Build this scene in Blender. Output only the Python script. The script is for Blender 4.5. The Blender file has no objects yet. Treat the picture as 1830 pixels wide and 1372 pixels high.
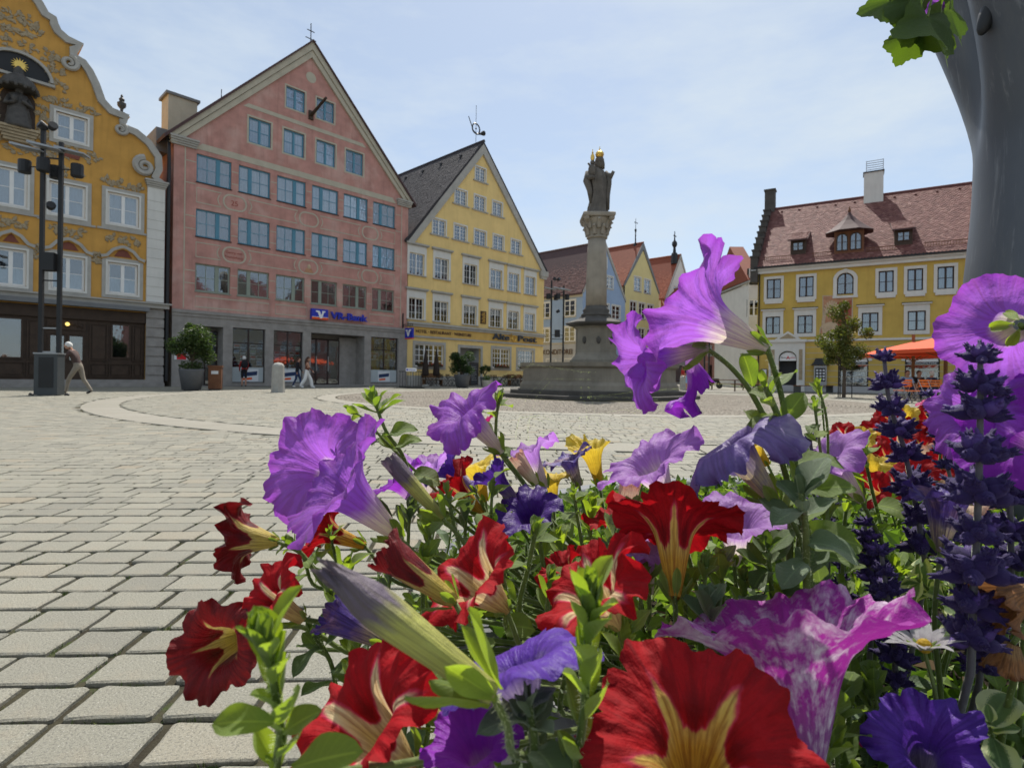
import bpy, bmesh, math, random
from mathutils import Vector, Matrix, Euler, noise
from mathutils.geometry import tessellate_polygon
PI=math.pi; R_=math.radians
SC=bpy.context.scene; COL=SC.collection
# ------------------------------------------------------------------ camera
F=1000.; CX,CY=915.,686.; HOR=672.; EYE=0.8; ROLL=R_(.75)
cam=bpy.data.cameras.new('camera'); camo=bpy.data.objects.new('camera',cam); COL.objects.link(camo)
camo.location=(0,0,EYE); camo.rotation_mode='XYZ'
camo.rotation_euler=(Matrix.Rotation(R_(90),3,'X')@Matrix.Rotation(ROLL,3,'Z')).to_euler()
cam.sensor_width=36; cam.lens=36*F/1830; cam.shift_y=-(CY-HOR)/1830; cam.clip_start=.01; cam.clip_end=3000
cam.dof.use_dof=True; cam.dof.focus_distance=.62; cam.dof.aperture_fstop=19
SC.camera=camo; SC.render.resolution_x=1024; SC.render.resolution_y=767
def ray(px,py):
    dx,dy=px-CX,py-CY; c,s=math.cos(ROLL),math.sin(ROLL)
    return Vector(((dx*c+dy*s)/F,1,-((-dx*s+dy*c)+CY-HOR)/F))
def at(px,py,Y): return ray(px,py)*Y+Vector((0,0,EYE))
def gnd(px,py,z=0):
    r=ray(px,py); return r*((z-EYE)/r.z)+Vector((0,0,EYE))
# ------------------------------------------------------------------ light
SUN_EL=R_(57); SH=Vector((.15,.989))           # horizontal direction towards the sun
w=bpy.data.worlds.new('World'); SC.world=w; w.use_nodes=True
nt=w.node_tree; bg=nt.nodes['Background']; bg.inputs[1].default_value=.104
sk=nt.nodes.new('ShaderNodeTexSky'); sk.sky_type='NISHITA'; sk.sun_disc=False
sk.sun_elevation=SUN_EL; sk.sun_rotation=math.atan2(SH.x,SH.y); sk.air_density=1.0; sk.dust_density=.5; sk.ozone_density=1.2
tc=nt.nodes.new('ShaderNodeTexCoord'); mp=nt.nodes.new('ShaderNodeMapping'); mp.inputs['Scale'].default_value=(1,1.3,3.2)
nz=nt.nodes.new('ShaderNodeTexNoise'); nz.inputs['Scale'].default_value=2.1; nz.inputs['Detail'].default_value=6; nz.inputs['Roughness'].default_value=.62
cr=nt.nodes.new('ShaderNodeValToRGB'); cr.color_ramp.elements[0].position=.40; cr.color_ramp.elements[0].color=(.42,.42,.42,1); cr.color_ramp.elements[1].position=.66; cr.color_ramp.elements[1].color=(.88,.88,.88,1)
mx=nt.nodes.new('ShaderNodeMix'); mx.data_type='RGBA'; mx.inputs[7].default_value=(5.2,5.85,6.4,1)
L=nt.links.new
L(tc.outputs['Generated'],mp.inputs[0]); L(mp.outputs[0],nz.inputs['Vector']); L(nz.outputs[0],cr.inputs[0]); L(cr.outputs[0],mx.inputs[0]); L(sk.outputs[0],mx.inputs[6]); L(mx.outputs[2],bg.inputs[0])
sun=bpy.data.lights.new('sun','SUN'); sun.energy=4.6; sun.angle=R_(.6); sun.color=(1,.95,.87)
suno=bpy.data.objects.new('sun',sun); COL.objects.link(suno)
sv=Vector((SH.x*math.cos(SUN_EL),SH.y*math.cos(SUN_EL),math.sin(SUN_EL)))
suno.rotation_euler=sv.to_track_quat('Z','Y').to_euler(); suno.location=sv*60
vs=SC.view_settings; vs.view_transform='Standard'; vs.look='None'; vs.gamma=1; vs.exposure=.4; vs.use_curve_mapping=False
SC.render.engine='CYCLES'
try: SC.cycles.max_bounces=7; SC.cycles.transparent_max_bounces=8; SC.cycles.use_denoising=True
except Exception: pass
# ------------------------------------------------------------------ materials
def lin(c):
    c=c/255.; return c/12.92 if c<=.04045 else ((c+.055)/1.055)**2.4
def C(r,g,b): return (lin(r),lin(g),lin(b))
class NT:
    def __init__(s,name):
        s.m=bpy.data.materials.new(name); s.m.use_nodes=True; s.t=s.m.node_tree
        s.b=s.t.nodes['Principled BSDF']; s.out=s.t.nodes['Material Output']
    def n(s,ty,**kw):
        o=s.t.nodes.new('ShaderNode'+ty)
        for k,v in kw.items(): setattr(o,k,v)
        return o
    def set(s,sock,v):
        if hasattr(v,'links'): s.t.links.new(v,sock)
        elif isinstance(v,(tuple,list)) and len(v)==3 and sock.type=='RGBA': sock.default_value=(*v,1)
        else: sock.default_value=v
    def math(s,op,a,b=0,c=0,clamp=False):
        o=s.n('Math',operation=op,use_clamp=clamp); s.set(o.inputs[0],a); s.set(o.inputs[1],b); s.set(o.inputs[2],c); return o.outputs[0]
    def mix(s,f,a,b,bt='MIX'):
        o=s.n('Mix',data_type='RGBA',blend_type=bt); s.set(o.inputs[0],f); s.set(o.inputs[6],a); s.set(o.inputs[7],b); return o.outputs[2]
    def ramp(s,f,els):
        o=s.n('ValToRGB'); r=o.color_ramp
        while len(r.elements)<len(els): r.elements.new(.5)
        for e,(p,c) in zip(r.elements,els):
            e.position=p; e.color=(*c,1) if isinstance(c,(tuple,list)) else (c,c,c,1)
        s.set(o.inputs[0],f); return o.outputs[0]
    def coord(s,k='Object'): return s.n('TexCoord').outputs[k]
    def map(s,v,scale=(1,1,1),loc=(0,0,0),rot=(0,0,0)):
        o=s.n('Mapping'); s.set(o.inputs[0],v); o.inputs[1].default_value=loc; o.inputs[2].default_value=rot; o.inputs[3].default_value=scale; return o.outputs[0]
    def noise(s,v,scale,detail=3,rough=.55):
        o=s.n('TexNoise'); s.set(o.inputs['Vector'],v); o.inputs['Scale'].default_value=scale; o.inputs['Detail'].default_value=detail; o.inputs['Roughness'].default_value=rough; return o.outputs[0]
    def bump(s,h,st=.2,d=.02):
        o=s.n('Bump'); s.set(o.inputs['Height'],h); o.inputs['Strength'].default_value=st; o.inputs['Distance'].default_value=d
        s.t.links.new(o.outputs[0],s.b.inputs['Normal']); return o.outputs[0]
    def base(s,c,rough=.8,spec=.4,metal=0):
        s.set(s.b.inputs['Base Color'],c); s.set(s.b.inputs['Roughness'],rough); s.b.inputs['Specular IOR Level'].default_value=spec; s.b.inputs['Metallic'].default_value=metal
        return s.m
def sc3(c,k): return tuple(min(1,x*k) for x in c)
def M(name,c,rough=.85,var=.14,scale=1.6,bump=.12,bs=45,spec=.3,metal=0,streak=0,tint=None):
    t=NT(name); o=t.coord()
    n1=t.noise(o,scale,5,.6); col=t.ramp(n1,[(.3,sc3(c,1-var)),(.7,sc3(c,1+var*.7))])
    if tint: col=t.mix(t.ramp(t.noise(o,scale*.45,4),[(.48,0.),(.66,.55)]),col,tint)
    if streak: col=t.mix(t.ramp(t.noise(t.map(o,(2.2,2.2,.16)),1.6,4,.65),[(.52,0.),(.78,streak)]),col,sc3(c,.55))
    if bump: t.bump(t.noise(o,bs,3),bump,.02)
    return t.base(col,rough,spec,metal)
def rndmat(name,els,rough=.8,bs=60,bump=.15,var=.2,vs_=30,spec=.3,moss=None):
    "colour picked per piece from the UV map's first coordinate"
    t=NT(name); uv=t.n('UVMap').outputs[0]; sx=t.n('SeparateXYZ'); t.set(sx.inputs[0],uv)
    col=t.ramp(sx.outputs[0],els); o=t.coord()
    col=t.mix(t.ramp(t.noise(o,vs_,4,.65),[(.3,0.),(.72,1.)]),t.mix(1.,col,(1-var,)*3,'MULTIPLY'),col)
    if moss: col=t.mix(t.ramp(t.noise(o,moss[1],4,.6),[(.55,0.),(.75,moss[2])]),col,moss[0])
    if bump: t.bump(t.noise(o,bs,4),bump,.01)
    return t.base(col,rough,spec)
def glass_mat():
    t=NT('window_glass'); g=t.n('BsdfGlossy'); g.inputs['Roughness'].default_value=.03; g.inputs['Color'].default_value=(.93,.96,1,1)
    tr=t.n('BsdfTransparent'); tr.inputs[0].default_value=(.72,.78,.82,1)
    f=t.n('Fresnel'); f.inputs[0].default_value=1.75
    bn=t.n('Bump'); bn.inputs['Strength'].default_value=.12; bn.inputs['Distance'].default_value=.02; t.set(bn.inputs['Height'],t.noise(t.coord(),2.5,2)); t.set(g.inputs['Normal'],bn.outputs[0])
    m=t.n('MixShader'); t.set(m.inputs[0],t.math('MINIMUM',t.math('MULTIPLY_ADD',f.outputs[0],1.3,.06),.95)); t.set(m.inputs[1],tr.outputs[0]); t.set(m.inputs[2],g.outputs[0])
    t.t.links.new(m.outputs[0],t.out.inputs[0]); return t.m
def roofmat(name,c,light,dark):
    return rndmat(name,[(0,dark),(.35,c),(.8,c),(1,light)],.75,40,.2,.25,3.,.35)
MT={}
def mk(k,*a,**kw): MT[k]=M(k,*a,**kw); return MT[k]
mk('plaster_red',(.48,.25,.21),var=.22,scale=1.3,streak=.55,bump=.2,tint=(.60,.43,.37))
mk('plaster_orange',(.57,.31,.075),var=.16,scale=1.0,streak=.5,bump=.18)
mk('plaster_yellow',(.78,.57,.235),var=.10,scale=.9,streak=.4,bump=.12)
mk('plaster_ochre',(.55,.385,.095),var=.12,scale=.9,streak=.35,bump=.12)
mk('plaster_blue',(.30,.40,.56),var=.07,scale=.8,streak=.15)
mk('plaster_pale_yellow',(.70,.60,.28),var=.07,scale=.8,streak=.15)
mk('plaster_white',(.64,.63,.59),var=.07,scale=1.2,streak=.2)
mk('plaster_cream',(.46,.42,.33),var=.1,scale=2,streak=.15)
mk('plaster_pink',(.48,.24,.20),var=.1,scale=1); mk('plaster_green',(.45,.55,.38),var=.1,scale=1); mk('plaster_grey',(.42,.42,.42),var=.1,scale=1)
mk('trim_grey',(.40,.385,.35),var=.12,scale=2,streak=.25)
mk('stucco',(.36,.29,.19),var=.25,scale=5,bump=.3,bs=20)
mk('statue_bronze',(.075,.07,.065),var=.35,scale=5,rough=.6,bump=.3,bs=20)
mk('granite',(.30,.28,.26),var=.2,scale=2.2,bump=.15,bs=90,streak=.25)
mk('stone_fountain',(.235,.21,.17),var=.28,scale=1.1,bump=.25,bs=30,streak=.5)
mk('stone_column',(.33,.29,.235),var=.2,scale=1.5,bump=.2,bs=30,streak=.4)
mk('stone_dark',(.085,.078,.07),var=.3,scale=1.4,bump=.25,bs=30)
mk('stone_statue',(.13,.115,.10),var=.35,scale=3,bump=.4,bs=15)
mk('gold',(.75,.5,.13),rough=.3,metal=1,var=.1,bump=.05)
mk('wood_dark',(.055,.034,.022),rough=.55,var=.25,scale=4,bump=.15,bs=25)
mk('wood_mid',(.22,.11,.045),rough=.6,var=.25,scale=5); mk('wood_rust',(.16,.07,.035),rough=.7,var=.2,scale=4)
mk('frame_blue',(.085,.235,.33),rough=.5,var=.08,bump=.05); mk('frame_greygreen',(.25,.29,.24),rough=.6,var=.1,bump=.05)
mk('frame_white',(.78,.78,.76),rough=.5,var=.05,bump=.04); mk('frame_dark',(.035,.022,.02),rough=.45,var=.1,bump=.04)
mk('metal_black',(.02,.021,.023),rough=.45,var=.2,bump=.05); mk('metal_grey',(.32,.33,.34),rough=.4,var=.1,bump=.05,metal=.6)
mk('metal_anthracite',(.055,.062,.066),rough=.5,var=.15,bump=.05); mk('lead',(.17,.175,.18),rough=.55,var=.15,scale=2)
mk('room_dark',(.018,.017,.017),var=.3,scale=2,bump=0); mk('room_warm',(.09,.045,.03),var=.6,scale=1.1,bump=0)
mk('curtain',(.78,.79,.80),var=.14,scale=3,bump=.25,bs=9); mk('curtain_blue',(.17,.23,.32),var=.2,scale=1.4,bump=.1,bs=6)
mk('blind',(.55,.60,.66),var=.06,scale=3,bump=0)
mk('sign_blue',(.012,.03,.42),rough=.35,var=.03,bump=0,spec=.5); mk('sign_white',(.8,.8,.8),rough=.4,var=.02,bump=0); mk('sign_orange',(.72,.10,.02),rough=.4,var=.02,bump=0)
mk('sign_red',(.55,.012,.02),rough=.4,var=.02,bump=0); mk('letter_brown',(.10,.055,.03),rough=.6,bump=0); mk('letter_slate',(.045,.055,.075),rough=.5,bump=0)
mk('umbrella_orange',(.72,.10,.035),rough=.8,var=.06,bump=.1,bs=200); mk('umbrella_brown',(.035,.025,.02),rough=.85,var=.2)
mk('plastic_orange',(.72,.17,.03),rough=.45,var=.06,bump=0); mk('pot_grey',(.11,.115,.125),rough=.6,var=.15); mk('concrete',(.36,.35,.32),var=.15,scale=4,bump=.2)
mk('skin',(.46,.25,.17),rough=.6,var=.05,bump=0); mk('hair_white',(.7,.69,.66),rough=.8,bump=.2); mk('hair_brown',(.065,.03,.018),rough=.6,bump=.2)
mk('cloth_brown',(.085,.055,.05),var=.2,scale=8); mk('cloth_khaki',(.27,.235,.19),var=.1,scale=8); mk('cloth_black',(.018,.018,.022),var=.2,scale=8)
mk('cloth_red',(.40,.03,.03),var=.1,scale=8); mk('cloth_white',(.74,.74,.73),var=.06,scale=8); mk('cloth_blue',(.25,.42,.62),var=.1,scale=8); mk('cloth_rust',(.13,.045,.03),var=.1,scale=8); mk('cloth_navy',(.03,.05,.12),var=.1,scale=8)
mk('tree_bark',(.11,.085,.065),var=.3,scale=9,bump=.5,bs=30); mk('print_dark',(.05,.05,.055),bump=0); mk('poster_white',(.66,.68,.70),bump=0,var=.04)
mk('fresco_cream',(.52,.40,.27),var=.25,scale=3); mk('fresco_red',(.33,.085,.06),var=.25,scale=3); mk('fresco_tan',(.45,.24,.14),var=.3,scale=2.5)
MT['glass']=glass_mat()
MT['tiles_red']=roofmat('tiles_red',(.235,.10,.085),(.36,.19,.16),(.15,.055,.05)); MT['tiles_orange']=roofmat('tiles_orange',(.36,.105,.05),(.46,.17,.09),(.26,.07,.035))
MT['tiles_grey']=roofmat('tiles_grey',(.075,.07,.075),(.12,.11,.11),(.045,.04,.045)); MT['tiles_brown']=roofmat('tiles_brown',(.17,.085,.075),(.25,.14,.13),(.09,.05,.05))
# ------------------------------------------------------------------ mesh helpers
class MB:
    def __init__(s): s.v=[]; s.f=[]; s.uv=[]; s.mi=[]; s.cu=None; s.cm=0; s.any=False
    def face(s,idx,uv=None):
        s.f.append(tuple(idx)); s.mi.append(s.cm)
        u=uv if uv is not None else ([s.cu]*len(idx) if s.cu else [(0,0)]*len(idx))
        if uv is not None or s.cu: s.any=True
        s.uv.append(u)
    def add(s,vs,fs,uvs=None):
        b=len(s.v); s.v+= [tuple(p) for p in vs]
        for i,q in enumerate(fs): s.face([b+k for k in q], uvs[i] if uvs else None)
        return s
    def box(s,x0,x1,y0,y1,z0,z1):
        return s.add([(x,y,z) for z in(z0,z1) for y in(y0,y1) for x in(x0,x1)],[(0,2,3,1),(4,5,7,6),(0,1,5,4),(2,6,7,3),(0,4,6,2),(1,3,7,5)])
    def prism(s,poly,y0,y1):
        "polygon of (x,z) extruded along y"
        n=len(poly); a=sum(poly[i][0]*poly[(i+1)%n][1]-poly[(i+1)%n][0]*poly[i][1] for i in range(n))
        if a<0: poly=poly[::-1]
        tri=tessellate_polygon([[Vector((x,z,0)) for x,z in poly]])
        b=len(s.v); s.v+=[(x,y0,z) for x,z in poly]+[(x,y1,z) for x,z in poly]
        for t in tri:
            i,j,k=t; p,q,r=poly[i],poly[j],poly[k]
            if (q[0]-p[0])*(r[1]-p[1])-(q[1]-p[1])*(r[0]-p[0])<0: i,k=k,i
            s.face((b+i,b+j,b+k)); s.face((b+n+k,b+n+j,b+n+i))
        for i in range(n): j=(i+1)%n; s.face((b+j,b+i,b+n+i,b+n+j))
        return s
    def strip(s,pts,wd,y0,y1,closed=False):
        "flat ribbon along (x,z) points, width wd, extruded y0..y1"
        n=len(pts); L_=[];R2=[]
        for i in range(n):
            a=pts[(i-1)%n] if (closed or i>0) else pts[i]; c=pts[(i+1)%n] if (closed or i<n-1) else pts[i]
            d=Vector((c[0]-a[0],c[1]-a[1])); d=d.normalized() if d.length>1e-9 else Vector((1,0))
            k=Vector((-d.y,d.x))*(wd/2); L_.append((pts[i][0]+k.x,pts[i][1]+k.y)); R2.append((pts[i][0]-k.x,pts[i][1]-k.y))
        m=n if closed else n-1
        for i in range(m):
            j=(i+1)%n; q=[L_[i],L_[j],R2[j],R2[i]]
            b=len(s.v); s.v+=[(x,y0,z) for x,z in q]+[(x,y1,z) for x,z in q]
            s.face((b,b+1,b+2,b+3)); s.face((b,b+4,b+5,b+1)); s.face((b+2,b+6,b+7,b+3))
        return s
    def tube(s,pts,rad,n=8,cap=True,uvv=False):
        pts=[Vector(p) for p in pts]; m=len(pts); rad=rad if isinstance(rad,(list,tuple)) else [rad]*m
        b=len(s.v); up=None
        for i in range(m):
            d=(pts[min(i+1,m-1)]-pts[max(i-1,0)]); d=d.normalized() if d.length>1e-12 else Vector((0,0,1))
            if up is None: up=d.orthogonal().normalized()
            else:
                up=up-d*up.dot(d); up=up.normalized() if up.length>1e-6 else d.orthogonal().normalized()
            e=d.cross(up)
            for k in range(n):
                a=2*PI*k/n; s.v.append(tuple(pts[i]+(up*math.cos(a)+e*math.sin(a))*rad[i]))
        for i in range(m-1):
            for k in range(n):
                k2=(k+1)%n; s.face((b+i*n+k,b+i*n+k2,b+(i+1)*n+k2,b+(i+1)*n+k))
        if cap: s.face([b+k for k in range(n)][::-1]); s.face([b+(m-1)*n+k for k in range(n)])
        return s
    def lathe(s,prof,c=(0,0,0),n=24,sx=1,sy=1,mod=None,ph=0):
        b=len(s.v); m=len(prof)
        for i,(r,z) in enumerate(prof):
            for k in range(n):
                a=2*PI*k/n+ph; q=r*(mod(a,z) if mod else 1); s.v.append((c[0]+q*math.cos(a)*sx,c[1]+q*math.sin(a)*sy,c[2]+z))
        for i in range(m-1):
            for k in range(n):
                k2=(k+1)%n; s.face((b+i*n+k,b+i*n+k2,b+(i+1)*n+k2,b+(i+1)*n+k))
        s.face([b+k for k in range(n)][::-1]); s.face([b+(m-1)*n+k for k in range(n)])
        return s
    def ball(s,c,r,n=10,m=7,sc=(1,1,1),rot=None):
        b=len(s.v); c=Vector(c)
        for i in range(m+1):
            th=PI*i/m
            for k in range(n):
                a=2*PI*k/n; p=Vector((math.sin(th)*math.cos(a)*sc[0],math.sin(th)*math.sin(a)*sc[1],math.cos(th)*sc[2]))*r
                if rot: p=rot@p
                s.v.append(tuple(c+p))
        for i in range(m):
            for k in range(n):
                k2=(k+1)%n; s.face((b+i*n+k,b+(i+1)*n+k,b+(i+1)*n+k2,b+i*n+k2))
        return s
    def mesh(s,name,mats,smooth=False):
        me=bpy.data.meshes.new(name); me.from_pydata(s.v,[],s.f)
        for m in (mats if isinstance(mats,(list,tuple)) else [mats]): me.materials.append(MT[m] if isinstance(m,str) else m)
        if s.any:
            l=me.uv_layers.new(name='UVMap'); flat=[]
            for u in s.uv:
                for q in u: flat+=[q[0],q[1]]
            l.data.foreach_set('uv',flat)
        if any(s.mi): me.polygons.foreach_set('material_index',s.mi)
        if smooth: me.polygons.foreach_set('use_smooth',[True]*len(s.f))
        me.update(); return me
    def build(s,name,mats,parent=None,smooth=False,**kw): return ob(name,s.mesh(name,mats,smooth),parent,**kw)
def ob(name,me,parent=None,loc=None,rot=None,kind=None,label=None,cat=None,group=None,scale=None):
    o=bpy.data.objects.new(name,me); COL.objects.link(o)
    if parent: o.parent=parent
    if loc is not None: o.location=loc
    if rot is not None: o.rotation_euler=rot
    if scale is not None: o.scale=scale if hasattr(scale,'__len__') else (scale,)*3
    for k,v in(('kind',kind),('label',label),('category',cat),('group',group)):
        if v: o[k]=v
    return o
def thing(name,label,cat,loc=(0,0,0),rz=0,group=None): return ob(name,None,None,loc,(0,0,rz),label=label,cat=cat,group=group)
def text_mesh(txt,size,depth,mat,bold=0.,sx=1.,font_align='LEFT'):
    cu=bpy.data.curves.new('txt','FONT'); cu.body=txt; cu.size=size; cu.extrude=depth; cu.offset=bold; cu.align_x=font_align; cu.resolution_u=3
    o=bpy.data.objects.new('txt',cu); COL.objects.link(o)
    me=bpy.data.meshes.new_from_object(o.evaluated_get(bpy.context.evaluated_depsgraph_get()))
    bpy.data.objects.remove(o); bpy.data.curves.remove(cu)
    for v in me.vertices: v.co.x*=sx
    me.materials.clear(); me.materials.append(MT[mat]); return me
def text(parent,txt,u,y,z,size,mat,depth=.02,bold=0.,width=None,name='lettering'):
    me=text_mesh(txt,size,depth,mat,bold)
    xs=[v.co.x for v in me.vertices]; x0,x1=min(xs),max(xs); k=(width/(x1-x0)) if width else 1
    for v in me.vertices: v.co.x=(v.co.x-x0)*k
    return ob(name,me,parent,(u,y,z),(PI/2,0,0))
def arc(cx,cz,rx,rz,a0,a1,n): return [(cx+rx*math.cos(R_(a0+(a1-a0)*i/n)),cz+rz*math.sin(R_(a0+(a1-a0)*i/n))) for i in range(n+1)]
def rect(u0,u1,z0,z1): return [(u0,z0),(u1,z0),(u1,z1),(u0,z1)]
def arch(u0,u1,z0,z1,n=10,k=.5):
    r=(u1-u0)/2; h=r*2*k; return [(u0,z0),(u1,z0)]+arc((u0+u1)/2,z1-h,r,h,0,180,n)
def wall(parent,outline,holes,mat,name='wall',y=0.,reveal=.2,thick=1.76):
    "front sheet with openings, their reveals, and outer edges"
    mb=MB(); loops=[outline]+[h if len(h)>4 or isinstance(h[0],(tuple,list)) else rect(*h) for h in holes]
    flat=[p for l in loops for p in l]; b=len(mb.v); mb.v+=[(p[0],y,p[1]) for p in flat]
    for i,j,k in tessellate_polygon([[Vector((p[0],p[1],0)) for p in l] for l in loops]):
        p,q,r=flat[i],flat[j],flat[k]
        if (q[0]-p[0])*(r[1]-p[1])-(q[1]-p[1])*(r[0]-p[0])<0: i,k=k,i
        mb.face((b+i,b+j,b+k))
    for li,l in enumerate(loops):
        d=thick if li==0 else reveal; n=len(l)
        for i in range(n):
            p,q=l[i],l[(i+1)%n]; mb.add([(p[0],y,p[1]),(q[0],y,q[1]),(q[0],y+d,q[1]),(p[0],y+d,p[1])],[(0,1,2,3)])
    o=mb.build(name,mat,parent); return o
MC={}
def cmesh(key,fn):
    if key not in MC: MC[key]=fn()
    return MC[key]
WIN=random.Random(4)
def window(parent,u0,u1,z0,z1,lights,frame='frame_white',fw=.07,gw=.03,y=.12,back='room_dark',split=True,sill=None,name='window',curt=None,arched=False,mw=.75):
    "lights: list of (x0,x1,nx,ny) fractions of the opening; frame mesh is the part, panes are its sub-parts"
    w_,h=u1-u0,z1-z0; w_=round(w_,2); h=round(h,2); key=('w',w_,h,tuple(lights),frame,fw,gw,arched,mw)
    def mkf():
        mb=MB()
        if arched:
            o=arch(0,w_,0,h); i=arch(fw,w_-fw,fw,h-fw)
            for k in range(len(o)):
                k2=(k+1)%len(o); q=[o[k],o[k2],i[k2],i[k]]; mb.add([(a,0,b) for a,b in q]+[(a,.06,b) for a,b in q],[(0,1,2,3),(2,6,7,3)])
        else:
            for a in((0,w_,0,fw),(0,w_,h-fw,h),(0,fw,fw,h-fw),(w_-fw,w_,fw,h-fw)): mb.box(a[0],a[1],0,.06,a[2],a[3])
        for n_,(a,b,nx,ny) in enumerate(lights):
            xa,xb=a*w_,b*w_
            if a>0: mb.box(xa-fw*mw,xa+fw*mw,-.012,.05,fw,h-fw)
            for i in range(1,nx): x=xa+(xb-xa)*i/nx; mb.box(x-gw/2,x+gw/2,.008,.035,fw,h-fw)
            for j in range(1,ny): z=h*j/ny; mb.box(xa+.01,xb-.01,.011,.038,z-gw/2,z+gw/2)
        return mb.mesh('window_frame',frame)
    o=ob(name,cmesh(key,mkf),parent,(u0,y,z0))
    for (a,b,nx,ny) in lights:
        sx,sy=(nx,ny) if split else (1,1); pw,ph=round((b-a)*w_/sx,3),round(h/sy,3)
        for i in range(sx):
            for j in range(sy):
                if arched and j==sy-1 and split is False: pass
                me=cmesh(('p',pw,ph),lambda:MB().box(.008,pw-.008,0,.008,.008,ph-.008).mesh('pane','glass'))
                if arched and j==sy-1:
                    ou=[(x,min(z,h-.01)) for x,z in arch(.01,w_-.01,0,h-.01,16)]
                    pl=[p for p in ou[2:] if a*w_+i*pw-1e-3<=p[0]<=a*w_+(i+1)*pw+1e-3]
                    poly=[(a*w_+i*pw+.008,h*j/sy),(a*w_+(i+1)*pw-.008,h*j/sy)]+pl
                    ob('pane',MB().prism(poly,.02,.028).mesh('pane','glass'),o); continue
                ob('pane',me,o,(a*w_+i*pw,.02,j*ph))
    if curt:
        z=h*curt[1] if curt[1]>0 else h
        def mkc():
            mb=MB(); n=24; vs=[];fs=[]
            for i in range(n+1):
                x=.02+(w_-.04)*i/n; yy=.11+.012*math.sin(i*1.9)+.006*math.sin(i*.7); vs+=[(x,yy,.02),(x,yy,z-.02)]
            fs=[(2*i,2*i+2,2*i+3,2*i+1) for i in range(n)]; return mb.add(vs,fs).mesh('curtain',curt[0])
        ob('curtain',cmesh(('c',w_,h,curt),mkc),o)
    zt=h if not arched else h-.02
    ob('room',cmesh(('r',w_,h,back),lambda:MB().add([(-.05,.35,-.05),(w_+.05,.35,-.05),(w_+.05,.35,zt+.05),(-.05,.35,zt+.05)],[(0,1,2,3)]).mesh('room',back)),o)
    if sill: 
        ov,hh,out,mt=sill; ob('sill',cmesh(('s',w_,sill),lambda:MB().box(-ov,w_+ov,-y-out,.0,-hh,-.002).mesh('sill',mt)),o)
    return o
def surround(win,w_,h,b,mat,proud=.04,y=.12,bl=None,bt=None,bb=None,name='surround'):
    bl=b if bl is None else bl; bt=b if bt is None else bt; bb=b if bb is None else bb
    def f():
        mb=MB()
        for q in((-bl,0,-bb,h+bt),(w_,w_+bl,-bb,h+bt),(0,w_,h,h+bt),(0,w_,-bb,0)):
            if q[3]>q[2]+1e-6: mb.box(q[0],q[1],-y-proud,-y+.02,q[2],q[3])
        return mb.mesh(name,mat)
    return ob(name,cmesh(('sr',round(w_,2),round(h,2),b,mat,proud,bl,bt,bb),f),win)
def tile_roof(parent,p0,uv_,vv,w_,h,tw,th,mat,name='tile_courses',seed=1,lift=.03):
    "overlapping rounded tiles, in courses from eave p0 upwards; geometry joined as stuff"
    rnd=random.Random(seed); mb=MB(); u=Vector(uv_).normalized(); v=Vector(vv).normalized(); n=u.cross(v)
    if n.z<0: n=-n
    p0=Vector(p0); nc=int(h/th); nr=int(w_/tw)
    for j in range(nc):
        off=.5*tw if j%2 else 0
        for i in range(-1 if j%2 else 0,nr):
            x0=max(0,i*tw+off); x1=min(w_,(i+1)*tw+off)
            if x1-x0<.02: continue
            z0=j*th; z1=min(h,z0+th*1.25); l0=lift*(.8+.5*rnd.random()); g=.006
            a,b,c_,d=x0+g,x0+(x1-x0)*.3,x0+(x1-x0)*.7,x1-g; dz=th*.22
            P_=lambda x,z,l:p0+u*x+v*z+n*l
            mb.cu=(rnd.random(),rnd.random())
            pts=[P_(a,z0+dz,l0),P_(b,z0,l0),P_(c_,z0,l0),P_(d,z0+dz,l0),P_(d,z1,.004),P_(a,z1,.004),P_(a,z0+dz,0),P_(b,z0,0),P_(c_,z0,0),P_(d,z0+dz,0)]
            mb.add(pts,[(0,1,2,3,4,5),(6,7,1,0),(7,8,2,1),(8,9,3,2)])
    return mb.build(name,mat,parent,kind='stuff')
# ================================================================== ground and paving
RING=Vector((3.3,22.)); GA=R_(3.4)
t=NT('far_paving'); o=t.map(t.coord(),(1,1,1),(0,0,0),(0,0,-GA)); bk=t.n('TexBrick'); t.set(bk.inputs[0],o)
bk.inputs['Scale'].default_value=1; bk.inputs['Brick Width'].default_value=.235; bk.inputs['Row Height'].default_value=.157; bk.inputs['Mortar Size'].default_value=.007
bk.inputs['Color1'].default_value=(.24,.226,.19,1); bk.inputs['Color2'].default_value=(.215,.203,.173,1); bk.inputs['Mortar'].default_value=(.09,.085,.06,1)
colr=t.mix(t.ramp(t.noise(o,.35,4),[(.35,0.),(.7,.5)]),bk.outputs[0],(.20,.19,.162)); t.bump(bk.outputs[1],-.3,.01); MT['far_paving']=t.base(colr,.8,.3)
g=MB(); N_=36; RR=900
g.add([(RR*math.cos(2*PI*i/N_),RR*math.sin(2*PI*i/N_),-.022) for i in range(N_)],[list(range(N_))])
ground=g.build('ground','far_paving',kind='structure')
t=NT('paving_joints'); o=t.coord(); c1=t.ramp(t.noise(o,7,5,.7),[(.35,(.035,.03,.022)),(.55,(.06,.055,.035)),(.68,(.05,.085,.02))]); t.bump(t.noise(o,180,4),.6,.01); MT['paving_joints']=t.base(c1,.95,.1)
g=MB(); g.add([(-40,.3,-.013),(30,.3,-.013),(30,33,-.013),(-40,33,-.013)],[(0,1,2,3)]); g.build('joint_bed','paving_joints',ground)
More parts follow.
